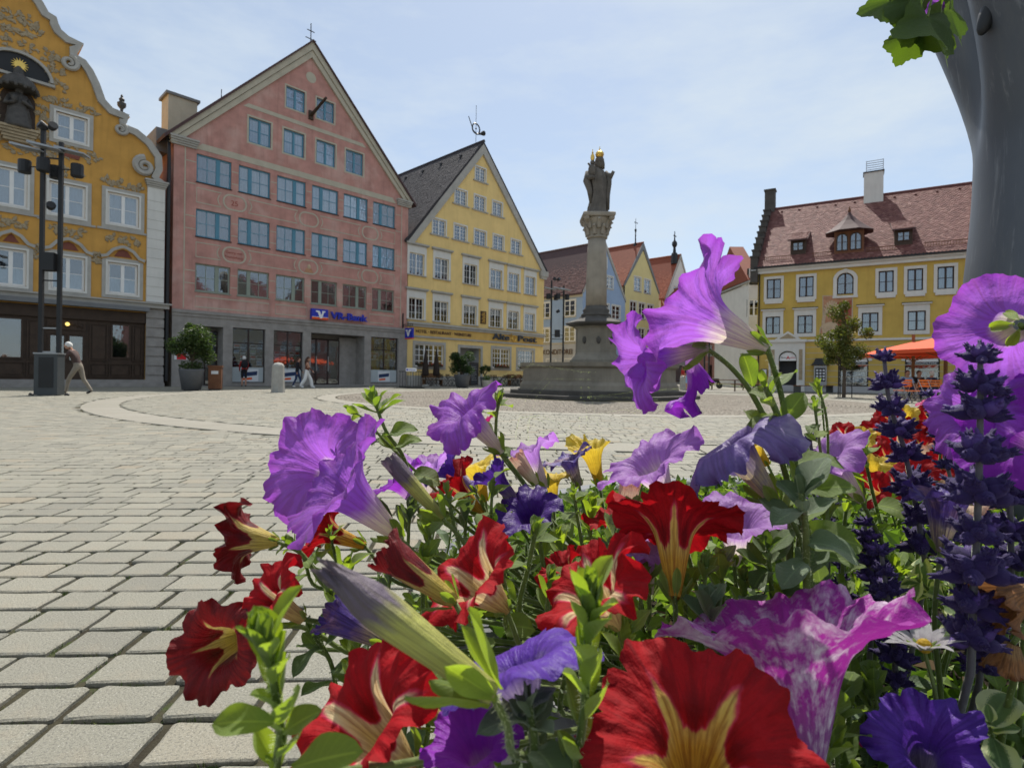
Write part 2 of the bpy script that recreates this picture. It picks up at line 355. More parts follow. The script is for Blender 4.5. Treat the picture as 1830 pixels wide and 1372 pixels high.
def paver_mat(name,els,var,vs_):
    t=NT(name); uv=t.n('UVMap').outputs[0]; sx=t.n('SeparateXYZ'); t.set(sx.inputs[0],uv); o=t.coord()
    col=t.ramp(sx.outputs[0],els)
    col=t.mix(t.ramp(t.noise(o,170,3,.8),[(.36,.8),(.5,0.)]),col,(.075,.072,.064))        # granite speckle
    col=t.mix(t.ramp(t.noise(o,210,3,.75),[(.58,0.),(.68,.75)]),col,(.47,.455,.41))
    col=t.mix(t.ramp(t.noise(o,1.1,5,.65),[(.4,0.),(.75,.42)]),col,(.21,.19,.15))
    col=t.mix(t.ramp(t.noise(t.n('TexCoord').outputs['Object'],23.,2,.5),[(.70,0.),(.76,.45)]),col,(.10,.095,.08))
    col=t.mix(t.ramp(t.noise(o,6.,4,.6),[(.55,0.),(.8,.3)]),col,(.34,.265,.175))
    t.bump(t.noise(o,170,4,.75),.7,.005); return t.base(col,.78,.35)
MT['paver']=paver_mat('paver_granite',[(0,(.19,.183,.148)),(.25,(.228,.219,.175)),(.62,(.245,.235,.186)),(.88,(.275,.26,.205)),(1,(.26,.22,.155))],.2,50)
MT['cobble']=paver_mat('cobble_granite',[(0,(.17,.138,.104)),(.5,(.225,.187,.143)),(1,(.265,.23,.182))],.2,50)
MT['slab']=paver_mat('slab_granite',[(0,(.25,.235,.19)),(1,(.285,.265,.22))],.2,50)
rnd=random.Random(11)
def paver(mb,q,z,bev=.007,deep=.02,tilt=(0,0),chip=False):
    "q: four ground corners counter-clockwise"
    if chip:
        q8=[]
        for i in range(4):
            p=Vector(q[i]); a=Vector(q[i-1])-p; b=Vector(q[(i+1)%4])-p; q8.append(tuple(p+a.normalized()*rnd.uniform(.003,.014))); q8.append(tuple(p+b.normalized()*rnd.uniform(.003,.014)))
            m=p+b*rnd.uniform(.35,.65); nn=Vector((-b.y,b.x)).normalized()*rnd.uniform(-.001,.0035); q8.append(tuple(m+nn))
        q=q8
    K=len(q); c=sum((Vector(p) for p in q),Vector((0,0)))/K; top=[]
    for p in q:
        d=Vector(p)-c; k=1-bev/max(d.length,.02)*1.3; e=c+d*k; top.append((e.x,e.y,z+d.x*tilt[0]+d.y*tilt[1]))
    mid=[(p[0],p[1],z-bev*.75+(Vector(p)-c).x*tilt[0]) for p in q]; lo=[(p[0],p[1],z-deep) for p in q]
    fs=[tuple(range(K))]+[(K+i,K+(i+1)%K,(i+1)%K,i) for i in range(K)]+[(2*K+i,2*K+(i+1)%K,K+(i+1)%K,K+i) for i in range(K)]
    mb.cu=(rnd.random(),rnd.random()); mb.add(top+mid+lo,fs)
ca,sa=math.cos(GA),math.sin(GA); RP=.157
cand=[]
def pxof(x,y):
    dx=x/y*F; dy=EYE/y*F-(CY-HOR); c,s=math.cos(ROLL),math.sin(ROLL); return CX+dx*c-dy*s, CY+dx*s+dy*c
for j in range(-4,215):
    y=.55+j*RP; x=-36-rnd.random()*.3
    while x<26:
        l=rnd.choice((.19,.21,.22,.24,.26)) if rnd.random()<.9 else .17
        gp=.0045+rnd.random()*.004 if y>2.8 else .0065+rnd.random()*.0055; ge=gp*.8
        jt=lambda:rnd.uniform(-.0035,.0035)
        q=[(x+gp+jt(),y+ge+jt()),(x+l-gp+jt(),y+ge+jt()),(x+l-gp+jt(),y+RP-ge+jt()),(x+gp+jt(),y+RP-ge+jt())]
        x+=l
        q=[(a*ca-b*sa,a*sa+b*ca) for a,b in q]; cx=sum(p[0] for p in q)/4; cy=sum(p[1] for p in q)/4
        if cy<.5 or abs(cx)>1.12*cy+1.3 or cy>32: continue
        d=math.hypot(cx-RING.x,cy-RING.y)
        if d<10.42 or 15.28<d<16.12: continue
        cand.append((cx,cy,q))
vis=[]
for k,(cx,cy,q) in enumerate(cand):
    px,py=pxof(cx,cy)
    if -60<px<480 and py<1420 or (480<=px<1000 and py<800): vis.append((cy,k))
near=set(k for _,k in sorted(vis)[:300])
rest=MB()
for k,(cx,cy,q) in enumerate(cand):
    if k in near:
        mb=MB(); qq=[(a-cx,b-cy) for a,b in q]; paver(mb,qq,0,.0055,.02,(rnd.uniform(-.008,.008),rnd.uniform(-.008,.008)),True)
        ob('paver',mb.mesh('paver','paver'),ground,(cx,cy,rnd.uniform(-.0025,.002)))
    else: paver(rest,q,rnd.uniform(-.003,.002),.0045,.02,(rnd.uniform(-.006,.006),rnd.uniform(-.005,.005)))
rest.build('paving','paver',ground,kind='stuff')
for R0,R1,n in((15.34,16.05,84),(9.78,10.36,56)):
    for i in range(n):
        a0=2*PI*i/n+.0008; a1=2*PI*(i+1)/n-.0008
        pts=[RING+Vector((math.cos(a),math.sin(a)))*r for a,r in((a0,R1),(a1,R1),(a1,R0),(a0,R0))]
        c=sum(pts,Vector((0,0)))/4
        if c.y<.5 or abs(c.x)>1.15*c.y+1.5: continue
        mb=MB(); paver(mb,[((p-c).x,(p-c).y) for p in pts],0,.006,.02); ob('band_slab',mb.mesh('band_slab','slab'),ground,(c.x,c.y,.001))
cob=MB(); r=3.6
while r<9.66:
    n=int(2*PI*r/.135); ph=rnd.random()
    for i in range(n):
        a0=2*PI*(i+ph)/n+.009/r; a1=2*PI*(i+1+ph)/n-.009/r; w_=.12
        q=[tuple(RING+Vector((math.cos(a),math.sin(a)))*(rr+rnd.uniform(-.008,.008))) for a,rr in((a0,r),(a0,r+w_-.014),(a1,r+w_-.014),(a1,r))][::-1]
        paver(cob,q,rnd.uniform(-.008,.006),.018,.02)
    r+=.125
cob.build('cobbles','cobble',ground,kind='stuff')
# moss and tiny grass in the near joints
gr=MB(); rg=random.Random(3)
for k in sorted(near):
    cx,cy,q=cand[k]
    if cy>4.5: continue
    for e in range(4):
        if rg.random()<.42: continue
        a,b=Vector(q[e]),Vector(q[(e+1)%4]); m=rg.random()
        for i in range(rg.randint(6,30)):
            tt=min(1,max(0,m+rg.gauss(0,.12))); p=a.lerp(b,tt)+Vector((rg.uniform(-.008,.008),rg.uniform(-.008,.008))); h=rg.uniform(.004,.016); an=rg.random()*6.28; dx,dy=math.cos(an)*.0016,math.sin(an)*.0016; lx,ly=rg.uniform(-.006,.006),rg.uniform(-.006,.006)
            gr.cu=(rg.random(),0); gr.add([(p.x-dx,p.y-dy,-.012),(p.x+dx,p.y+dy,-.012),(p.x+lx,p.y+ly,-.012+h)],[(0,1,2)])
MT['moss']=rndmat('moss',[(0,(.06,.10,.02)),(.6,(.11,.16,.035)),(1,(.17,.16,.06))],.9,60,0,.1)
gr.build('joint_moss','moss',ground,kind='stuff')
# ================================================================== houses on the left: one facade line, u along it, z up
FO=Vector((-18.4,30.2,0)); FR=math.atan2(.725,.689)
def fac(u): return FO+Vector((.689,.725,0))*u
def body(parent,outline,y0,y1,mat,name='house_body'): return MB().prism(outline,1.75,y1).build(name,mat,parent)
# ---------------- red bank house (local x = u)
red=thing('gabled_house','tall dusty red gabled house with blue window frames and granite ground floor','house',FO,FR)
W_=15.36; AP=(7.7,21.62); EV=13.5; c0=[1.12,3.36,5.61,7.87,10.11,12.38]; ww=1.84
up=[(0,4.0),(W_,4.0),(W_,EV),AP,(0,EV)]
wh=[]
for zt,zb in((12.92,11.35),(9.87,8.33),(6.85,5.3)): wh+=[(u,u+ww,zb,zt) for u in c0]
r0=[(3.89,5.2),(5.98,7.31),(8.12,9.45),(10.22,11.54)]; wh+=[(a,b,14.42,15.92) for a,b in r0]
rt=[(6.1,7.32),(8.1,9.33)]; wh+=[(a,b,17.28,18.6) for a,b in rt]
wall(red,up,wh,'plaster_red','wall',0,.2)
body(red,[(0,0),(W_,0),(W_,EV-.05),(AP[0],AP[1]-.1),(0,EV-.05)],.36,20,'plaster_red')
for ri,(zt,zb) in enumerate(((12.92,11.35),(9.87,8.33),(6.85,5.3))):
    for i,u in enumerate(c0):
        lg=[(0,.62,2,2),(.62,1,1,2)] if i%2==0 else [(0,.36,1,2),(.36,1,2,2)]
        fr='frame_blue' if ri<2 else 'frame_greygreen'
        cu=('curtain',1) if ri==0 and i>0 else (('curtain_blue',1) if ri==1 or (ri==0) else None)
        window(red,u,u+ww,zb,zt,lg,fr,.085,.032,.1,'room_warm' if ri==2 else 'room_dark',True,(.04,.05,.05,'frame_dark' if ri<2 else 'frame_greygreen'),curt=cu,mw=1.25)
for i,(a,b) in enumerate(r0):
    o=window(red,a,b,14.42,15.92,[(0,.5,1,2),(.5,1,1,2)],'frame_blue',.09,.035,.1,'room_dark',True,curt=(('curtain',1),('curtain',1),('curtain',.55),('curtain_blue',1))[i])
    surround(o,b-a,1.5,.1,'plaster_cream',.012,.1)
for a,b in rt:
    o=window(red,a,b,17.28,18.6,[(0,.5,1,2),(.5,1,1,2)],'frame_blue',.08,.035,.1,'room_dark',True,curt=('curtain_blue',1)); surround(o,b-a,1.32,.09,'plaster_cream',.012,.1)
sl=(AP[1]-EV)/AP[0]
MB().prism([(1.0,13.16),(14.3,13.16),(13.95,13.52),(1.4,13.52)],-.02,.01).build('painted_band','plaster_cream',red)
MB().prism([(3.55,16.42),(11.75,16.42),(11.5,16.66),(3.85,16.66)],-.018,.01).build('painted_band','plaster_cream',red)
mb=MB()
for sgn in(0,1):
    x=lambda u:u if not sgn else W_-u
    for off,wd,pr in((0,.34,.2),(.36,.3,.13)):
        dz=off*1.5; poly=[(x(-.32+off*.2),EV-.02-dz*.6),(AP[0],AP[1]+.32-dz),(AP[0],AP[1]+.32-dz-wd*1.5),(x(-.32+off*.2+.35),EV-.02-dz*.6)]
        mb.prism(poly,-pr,.05)
mb.build('gable_cornice','plaster_cream',red)
for a,b in((-.25,1.18),(14.28,W_+.22)):
    mb=MB()
    for k in range(4): mb.box(a+.06*(3-k)*0.6,b-.03*(3-k),-.30+.06*(3-k),.02,13.1+.11*k,13.2+.11*k)
    mb.build('eave_stone','trim_grey',red)
mb=MB()
for sgn in(0,1):
    x=lambda u:u if not sgn else W_-u
    mb.prism([(x(-.55),EV-.1),(AP[0],AP[1]+.42),(AP[0],AP[1]+.3),(x(-.5),EV-.25)],-.3,20)
mb.build('roof','tiles_brown',red)
# painted lines
def pl(pts,closed=False,w_=.06,nm='painted_line'): MB().strip(pts,w_,-.012,.004,closed).build(nm,'plaster_cream',red)
for u in(.55,14.78): pl([(u,4.3),(u,13.1)])
for zc in(10.62,7.6):
    for cu in(3.17,7.68,12.17):
        pl([(cu+dx,zc+dz) for dx,dz in arc(.25,0,.38,.42,-90,90,8)+arc(-.25,0,.38,.42,90,270,8)],True,.09,'painted_cartouche')
    for a,b,l,r in((1.14,2.42,0,1),(3.92,6.93,1,1),(8.43,11.42,1,1),(12.92,14.2,1,0)):
        p=[(a,zc-.4),(b,zc-.4)]
        if r: p+=[(b-.13,zc-.2),(b-.19,zc),(b-.13,zc+.2)]
        p+=[(b,zc+.4),(a,zc+.4)]
        if l: p+=[(a+.13,zc+.2),(a+.19,zc),(a+.13,zc-.2)]
        pl(p,True)
for a,b in((1.14,5.2),(5.6,7.6),(12.2,14.2)): pl(rect(a,b,4.42,5.0),True)
for i in range(5):
    for z in(12.4,11.7,9.4,8.7,6.4,5.7): pl([(c0[i]+ww+.02,z),(c0[i+1]-.02,z)],False,.05)
for z in(12.4,9.4,8.7,6.4,5.7,11.2): pl([(.55,z),(1.1,z)],False,.05); pl([(14.24,z),(14.78,z)],False,.05)
text(red,'25',2.95,-.008,10.45,.42,'fresco_red',.004)
mb=MB(); mb.ball((7.72,-.01,7.62),.12,10,6,(1,.15,1.25)); mb.build('painted_portrait','fresco_cream',red); MB().prism([(7.42,7.24),(8.02,7.24),(7.92,7.5),(7.52,7.5)],-.016,.004).build('painted_portrait','fresco_tan',red)
text(red,'Georg von',2.7,-.008,7.66,.2,'fresco_red',.003,0,.9); text(red,'Frundsberg',2.66,-.008,7.4,.2,'fresco_red',.003,0,1.0)
MB().prism([(7.55+a,19.6+b) for a,b in arc(.15,.1,.34,.34,0,350,14)],-.014,.004).build('painted_disc','plaster_cream',red)
# granite ground floor
gh=[(1.0,2.6,.02,3.38),(3.12,5.0,.2,3.41),(5.5,7.37,.2,3.41),(7.9,11.8,.02,3.43),(12.32,14.6,.2,3.43)]
wall(red,rect(0,W_,0,4.03),gh,'granite','ground_floor',-.06,.3)
MB().box(-.04,W_+.03,-.17,-.05,4.03,4.2).build('cornice','granite',red); MB().box(-.02,W_+.015,-.11,-.05,3.86,4.028).build('cornice','granite',red)
rp=random.Random(8)
for k,u in enumerate([0,1.0,2.6,3.12,5.0,5.5,7.37,7.9,11.8,12.32,14.6,W_]): pass
for (a,b,z0,z1) in(gh[1],gh[2],gh[4]):
    w_=b-a; o=window(red,a,b,z0,z1,[(0,.5,1,1),(.5,1,1,1)],'frame_dark',.05,.04,.1,'room_dark',True,name='shop_window')
    MB().box(.05,w_-.05,-.01,.03,2.3,2.36).build('transom','frame_dark',o)
    MB().box(.05,w_-.05,-.012,.004,.05,.92).build('lower_panel',M('frosted_panel',(.42,.47,.49),.4,.05,bump=0),o)
    pw=.98; q=MB().box(w_*.3,w_*.3+pw*1.0,-.022,-.013,.08,.82).build('poster','poster_white',o)
    MB().prism([(w_*.3+.08,.36),(w_*.3+pw-.08,.46),(w_*.3+pw-.06,.70),(w_*.3+.06,.60)],-.028,-.0225).build('print','cloth_navy',q)
    MB().prism([(w_*.3+.1,.16),(w_*.3+.62,.2),(w_*.3+.6,.33),(w_*.3+.1,.28)],-.028,-.0225).build('print','sign_orange',q)
    if a<12:
        for i in range(2):
            for j in range(4):
                for k in range(2):
                    x=.14+i*w_*.5+k*.36; z=1.05+j*.32
                    if rp.random()<.12: continue
                    q=MB().box(x,x+.32,.045,.052,z,z+.27).build('notice','poster_white',o)
                    MB().box(x+.02,x+.3,.037,.0445,z+.1,z+.24).build('print',rp.choice(['cloth_blue','fresco_tan','plaster_green','print_dark','sign_red']),q)
    else:
        for x in(.12,1.3):
            q=MB().box(x,x+.62,.045,.052,1.2,2.15).build('poster','poster_white',o); MB().box(x+.02,x+.6,.037,.0445,1.72,2.13).build('print','fresco_red',q); MB().ball((x+.31,.036,1.85),.14,10,6,(1,.04,1)).build('print','poster_white',q); MB().box(x+.02,x+.6,.037,.0445,1.22,1.6).build('print','frame_greygreen',q)
# recessed entrance and side door
def recess(par,a,b,z0,z1,d,y,mat): MB().add([(a,y,z0),(b,y,z0),(b,y,z1),(a,y,z1),(a,y+d,z0),(b,y+d,z0),(b,y+d,z1),(a,y+d,z1)],[(0,3,7,4),(1,5,6,2),(3,2,6,7),(4,7,6,5),(0,4,5,1)]).build('entrance_recess',mat,par)
recess(red,7.9,11.8,.02,3.43,1.3,.24,'granite'); recess(red,1.0,2.6,.02,3.38,.9,.24,'granite')
o=window(red,7.95,10.5,.06,3.1,[(0,.333,1,1),(.333,.667,1,1),(.667,1,1,1)],'frame_dark',.06,.04,1.0,'room_warm',True,name='glass_door')
for x in(.84,1.7): MB().box(x-.03,x+.03,-.06,-.02,.9,1.9).build('handle','metal_grey',o)
MB().box(10.5,11.8,1.05,1.2,.05,3.3).build('door_side_panel','granite',red)
o=window(red,1.9,2.58,.06,3.2,[(0,1,1,2)],'frame_dark',.06,.04,.8,'room_dark',True,name='glass_door')
MB().box(.12,.75,-.09,-.065,1.45,2.05).build('notice_case','poster_white',red); MB().box(.24,.7,-.1,-.091,1.47,1.8).build('notice_print','sign_red',red)
MB().box(7.7,11.9,-.75,-.07,.0,.07).build('step','granite',red)
# signs
sg=ob('bank_sign',MB().box(7.8,8.92,-.32,-.1,4.28,4.95).mesh('bank_sign','sign_blue'),red)
MB().box(7.8,8.92,-.326,-.321,4.28,4.42).build('stripe','sign_orange',sg); MB().box(7.8,8.92,-.326,-.321,4.422,4.452).build('stripe','sign_white',sg)
vp_=[(8.06,4.84),(8.3,4.84),(8.36,4.78),(8.42,4.56),(8.5,4.72),(8.48,4.84),(8.72,4.84),(8.72,4.76),(8.62,4.74),(8.5,4.36),(8.34,4.36),(8.2,4.72),(8.06,4.76)]
MB().prism(vp_,-.338,-.33).build('emblem','sign_white',sg)
text(red,'VR-Bank',9.12,-.25,4.42,.62,'sign_blue',.07,.018,2.75,'sign_lettering')
ps=MB().box(14.95,15.0,-.1,.0,3.9,5.3).build('sign_bracket','metal_black',red); mb=MB()
for z in(4.3,4.45): mb.box(14.955,14.995,-1.3,-.1,z,z+.035)
for k in range(9): mb.box(14.95,15.0,-.1-.0,-.06,4.5+k*.09,4.53+k*.09)
for k in range(6): mb.box(14.96,14.99,-1.25+k*.22,-1.22+k*.22,4.3,4.48)
mb.build('sign_bracket','metal_black',red)
q=MB().box(14.9,15.05,-1.3,-.42,3.46,4.18).build('projecting_sign','sign_blue',red); MB().box(14.89,15.06,-1.3,-.42,3.38,3.458).build('stripe','sign_orange',q)
for sx in(14.884,15.058): MB().add([(sx,-.86+(a-8.39)*1.0,3.82+(b-4.6)) for a,b in vp_],[list(range(len(vp_)))]).build('emblem','sign_white',q)
# finial, hoist, chimney
mb=MB(); mb.tube([(7.7,.1,21.8),(7.7,.1,23.2)],.03,6); mb.box(7.35,8.05,.08,.12,22.18,22.22); mb.box(7.45,7.95,.08,.12,22.7,22.74); mb.lathe([(.12,0),(.08,.15),(.03,.35)],(7.7,.1,21.8),8); mb.build('finial_cross','metal_black',red)
mb=MB(); mb.box(7.55,7.85,-.12,.02,17.0,17.55); mb.tube([(7.7,-.05,17.25),(7.7,-2.0,17.75)],[.11,.08],6); mb.build('hoist_beam','wood_dark',red)
ch=MB().box(.25,1.75,2.1,3.4,13.6,16.6).build('chimney','plaster_cream',red); MB().box(.12,1.88,2.0,3.5,16.6,16.75).build('cap','lead',ch)
mb=MB(); mb.tube([(3.2,2.5,15.5),(3.2,2.5,18.1)],.025,5); mb.tube([(4.2,3.,16.5),(4.2,3.,18.2)],.02,5); mb.box(4.1,5.2,2.98,3.02,17.6,17.63); mb.box(4.1,5.2,2.98,3.02,17.85,17.88); mb.build('aerial','metal_black',red)
mb=MB(); mb.tube([(-.25,-.1,.3),(-.25,-.1,12.2),(-.2,.2,13.3)],.09,8); mb.build('downpipe','metal_black',red)
# dormer edge seen beside the chimney
MB().box(-.55,.35,1.2,3.4,12.9,14.2).build('roof_dormer','lead',red)
# ---------------- hotel
hot=thing('gabled_house','yellow gabled inn with white window surrounds and dark tiled roof','house',fac(15.42),FR)
HW=15.5; A2=(7.35,20.0); E2=10.75; U=15.42
hc=[(15.5,16.88),(17.9,19.28),(20.91,22.32),(23.9,25.28),(26.1,27.45),(28.28,29.64)]
wh=[(a-U+.02,b-U,z0,z1) for a,b in hc for z0,z1 in((8.28,9.9),(4.97,6.55))]
h3=[(17.61,18.98),(19.77,21.17),(21.95,23.35),(24.12,25.47),(26.35,27.66)]; h2=[(19.81,21.13),(21.9,23.23),(24.0,25.24)]; h1=[(21.98,23.2)]
gw_=[(a-U+.06,b-U-.06,z0,z1) for l,z0,z1 in((h3,11.66,12.86),(h2,14.52,15.7),(h1,16.95,18.08)) for a,b in l]
gf=[(.72,3.45,1.45,3.14),(5.15,7.45,.02,3.05),(8.85,10.95,1.5,3.16),(12.0,14.1,1.5,3.16)]
wall(hot,[(0,0),(HW,0),(HW,E2),A2,(0,E2)],[(a,b,c,d) for a,b,c,d in wh+gw_]+gf,'plaster_yellow','wall',0,.24)
body(hot,[(0,0),(HW,0),(HW,E2-.05),(A2[0],A2[1]-.12),(0,E2-.05)],.36,26,'plaster_yellow')
rw=random.Random(5)
for a,b,z0,z1 in wh:
    o=window(hot,a,b,z0,z1,[(0,.5,2,3),(.5,1,2,3)],'frame_white',.055,.024,.1,rw.choice(['room_dark','room_dark','room_warm']),False,(.2,.07,.12,'trim_grey'),curt=rw.choice([None,None,None,('curtain_blue',1),('curtain',.5)]))
    w_=b-a; h=z1-z0; surround(o,w_,h,.14,'plaster_white',.03,.1,bl=.2,bt=.62,bb=0.)
    MB().box(-.36,w_+.36,-.1-.2,-.09,h+.62,h+.74).build('hood','trim_grey',o); MB().box(-.28,w_+.28,-.1-.12,-.09,h+.55,h+.619).build('hood_moulding','trim_grey',o)
for a,b,z0,z1 in gw_:
    o=window(hot,a,b,z0,z1,[(0,.5,2,4),(.5,1,2,4)],'frame_white',.055,.024,.08,'room_dark',False,(.3,.09,.12,'trim_grey'),curt=rw.choice([('curtain_blue',1),('curtain_blue',1),None]))
    surround(o,b-a,z1-z0,.12,'plaster_white',.03,.08)
for i,(a,b,z0,z1) in enumerate(gf):
    if i==1: continue
    o=window(hot,a,b,z0,z1,[(0,.34,2,4),(.34,.66,2,4),(.66,1,2,4)] if i==0 else [(0,.5,3,4),(.5,1,3,4)],'frame_white',.08,.045,.1,'room_dark',False,(.1,.08,.1,'trim_grey'))
    surround(o,b-a,z1-z0,.22,'trim_grey',.03,.1)
    fb=MB(); fl=MB(); rr=random.Random(i)
    for k in range(60):
        x=.25+rr.random()*(b-a-.5); fb.ball((x,-.2-rr.random()*.12,.06+rr.random()*.14),.05,5,4); 
        if k%2: fl.ball((x,-.26-rr.random()*.1,.1+rr.random()*.15),.035,5,4)
    q=MB().box(.2,b-a-.2,-.33,-.12,.0,.1).build('flower_box','wood_dark',o); fb.build('greenery',M('box_green',(.04,.08,.025),bump=0),q); fl.build('blossoms','cloth_red',q)
recess(hot,5.15,7.45,.02,3.05,1.2,.2,'plaster_grey')
mb=MB(); [mb.box(*q) for q in((4.93,5.15,-.04,.02,.02,3.28),(7.45,7.67,-.04,.02,.02,3.28),(5.15,7.45,-.04,.02,3.05,3.28))]; mb.build('door_surround','trim_grey',hot)
d=MB().box(5.5,6.5,1.1,1.18,.05,2.4).build('door','wood_dark',hot); MB().box(5.6,6.4,1.08,1.099,1.0,2.3).build('pane','glass',d)
MB().box(-.03,HW+.12,-.22,.0,4.6,4.76).build('string_course','trim_grey',hot); MB().box(-.01,HW+.06,-.12,.0,4.42,4.597).build('string_course','trim_grey',hot)
MB().box(-.02,HW+.02,-.1,.0,3.62,3.76).build('string_course','trim_grey',hot); MB().box(.0,HW+.0,-.012,.0,3.765,4.415).build('sign_band',M('band_ochre',(.62,.40,.12),bump=.05),hot)
MB().box(.0,HW,-.05,.0,.0,.75).build('plinth','trim_grey',hot)
text(hot,'HOTEL · RESTAURANT · WEINSTUBE',.75,-.03,3.98,.33,'letter_brown',.015,.006,5.6)
text(hot,'Alte',8.7,-.12,3.93,.72,'letter_slate',.05,.012,2.05); text(hot,'Post',11.9,-.12,3.93,.72,'letter_slate',.05,.012,2.5)
mb=MB(); mb.tube([(11.35+.26*math.cos(a*.3),-.14,4.12+.26*math.sin(a*.3)) for a in range(22)],[.05]*22,6); mb.lathe([(.03,0),(.06,.2),(.2,.42)],(0,0,0),10); 
hb=len(mb.v)-30
for i in range(hb,len(mb.v)):
    x,y,z=mb.v[i]; mb.v[i]=(11.05+x-z*.4,-.14+y,4.55-z*.4+x*0)
mb.build('post_horn','gold',hot)
q=MB().box(7.36,7.98,-.06,-.0,5.15,6.2).build('name_board','wood_dark',hot)
for k in range(9): MB().box(7.46+.06*(k%3),7.88-.05*(k%2),-.068,-.061,5.25+k*.1,5.29+k*.1).build('inscription','gold',q)
# gable rake trim and corner stones
mb=MB()
for sg_ in(0,1):
    x=lambda u:u if not sg_ else HW-u
    ap=A2[0]; mb.prism([(x(-.12),E2-.1),(ap,A2[1]+.25),(ap,A2[1]-.75),(x(.45),E2-.1)],-.16,.03)
mb.build('gable_trim','trim_grey',hot)
mb=MB(); mb.box(HW-.75,HW+.28,-.3,.4,E2-.62,E2-.12); mb.box(HW-.65,HW+.15,-.22,.3,E2-.85,E2-.625); mb.build('eave_stone','trim_grey',hot)
sl=Vector((A2[0]+.35,0,A2[1]-E2+.35)); tile_roof(hot,(-.4,-.2,E2-.1),(0,1,0),sl,26,sl.length+.2,.2,.19,'tiles_grey',seed=2)
MB().prism([(-.4,E2-.12),(A2[0],A2[1]+.3),(A2[0],A2[1]+.12),(-.3,E2-.22)],-.18,26).build('roof','tiles_grey',hot)
MB().prism([(HW+.4,E2-.12),(A2[0],A2[1]+.3),(A2[0],A2[1]+.12),(HW+.3,E2-.22)],-.18,26).build('roof','tiles_grey',hot)
MB().tube([(A2[0],-.2,A2[1]+.32),(A2[0],26,A2[1]+.32)],.13,8).build('ridge','tiles_grey',hot)
for k in range(6): MB().box(-.09,.09,-.1,.1,0,.2).build('snow_hook','metal_black',hot).location=Vector((-.4,1.6+k*2.6,E2-.1))+sl*(.88)
mb=MB(); c=(A2[0]-.3,.5); mb.tube([(c[0],c[1],20.2),(c[0],c[1],23.4)],.02,6); mb.tube([(c[0]+.42*math.cos(a*.3),c[1],21.45+.42*math.sin(a*.3)) for a in range(22)],.06,6); mb.tube([(c[0]-.85,c[1],22.2),(c[0]-.3,c[1],21.2),(c[0]+.1,c[1],21.02),(c[0]+.55,c[1],21.2),(c[0]+.9,c[1],21.35)],[.03,.04,.06,.1,.22],8); mb.ball((c[0],c[1],21.45),.07); mb.build('weather_vane','metal_black',hot)
# ---------------- orange house
org=thing('baroque_house','orange baroque house with curled white gable, stucco ornaments and wooden shopfront','house',fac(0),FR)
AX=-6.35
half=[(-.42,0),(-.42,10.72),(-.30,10.75),(-.52,10.93),(-.73,11.12),(-.56,11.58),(-.6,12.23),(-1.04,12.84),(-1.6,13.2),(-2.18,13.3),(-2.18,13.59),(-2.01,13.84),(-2.68,13.93),(-3.07,14.3),(-3.33,15.05),(-3.58,15.56),(-3.83,15.88),(-4.2,16.02),(-4.2,16.35),(-3.96,16.69),(-4.44,16.72),(-4.8,16.95),(-4.95,17.25),(-4.98,17.46),(-5.27,17.55),(-5.5,17.95),(-5.8,18.3),(-6.35,18.45)]
outl=half+[(2*AX-u,z) for u,z in half[::-1][1:]]
wo=[(-6.92,-5.98,8.25,9.95),(-5.2,-3.82,8.2,9.75),(-2.92,-1.58,8.22,9.8),(-6.92,-5.98,4.62,6.28),(-5.1,-3.8,4.66,6.28),(-2.88,-1.6,4.72,6.28),(-4.98,-3.78,11.85,13.1)]
wo2=[(2*AX-b-.0,2*AX-a,z0,z1) for a,b,z0,z1 in wo[1:3]+wo[4:7]]; wo=[(-7.05,-5.98,q[2],q[3]) if q[0]==-6.92 else q for q in wo]+wo2
gs=[(-11.9,-1.2,.35,3.85)]
wall(org,outl,wo+gs,'plaster_orange','wall',0,.22); body(org,[(p[0],p[1]-.05) for p in outl[1:-1]]+[(outl[-1][0],0),(-.42,0)],.36,2.2,'plaster_orange')
MB().prism([(-.42,0),(2*AX+.42,0),(2*AX+.42,10.6),(AX,17),(-.42,10.6)],2.2,20).build('house_body','plaster_orange',org)
for i,(a,b,z0,z1) in enumerate(wo):
    lo=z0<6
    o=window(org,a,b,z0,z1,[(0,.5,1,2),(.5,1,1,2)] if not lo else [(0,.5,1,2),(.5,1,1,2)],'frame_white',.1,.03,.06,'room_dark',True,curt=('curtain',.52) if lo else ('curtain',1))
    surround(o,b-a,z1-z0,.24,'trim_grey',.05,.06); surround(o,b-a,z1-z0,.09,'plaster_white',.07,.06,name='inner_surround')
    if z0<9 and not lo: MB().box(-.42,b-a+.42,-.13,-.03,-.34,-.24).build('sill_moulding','trim_grey',o)
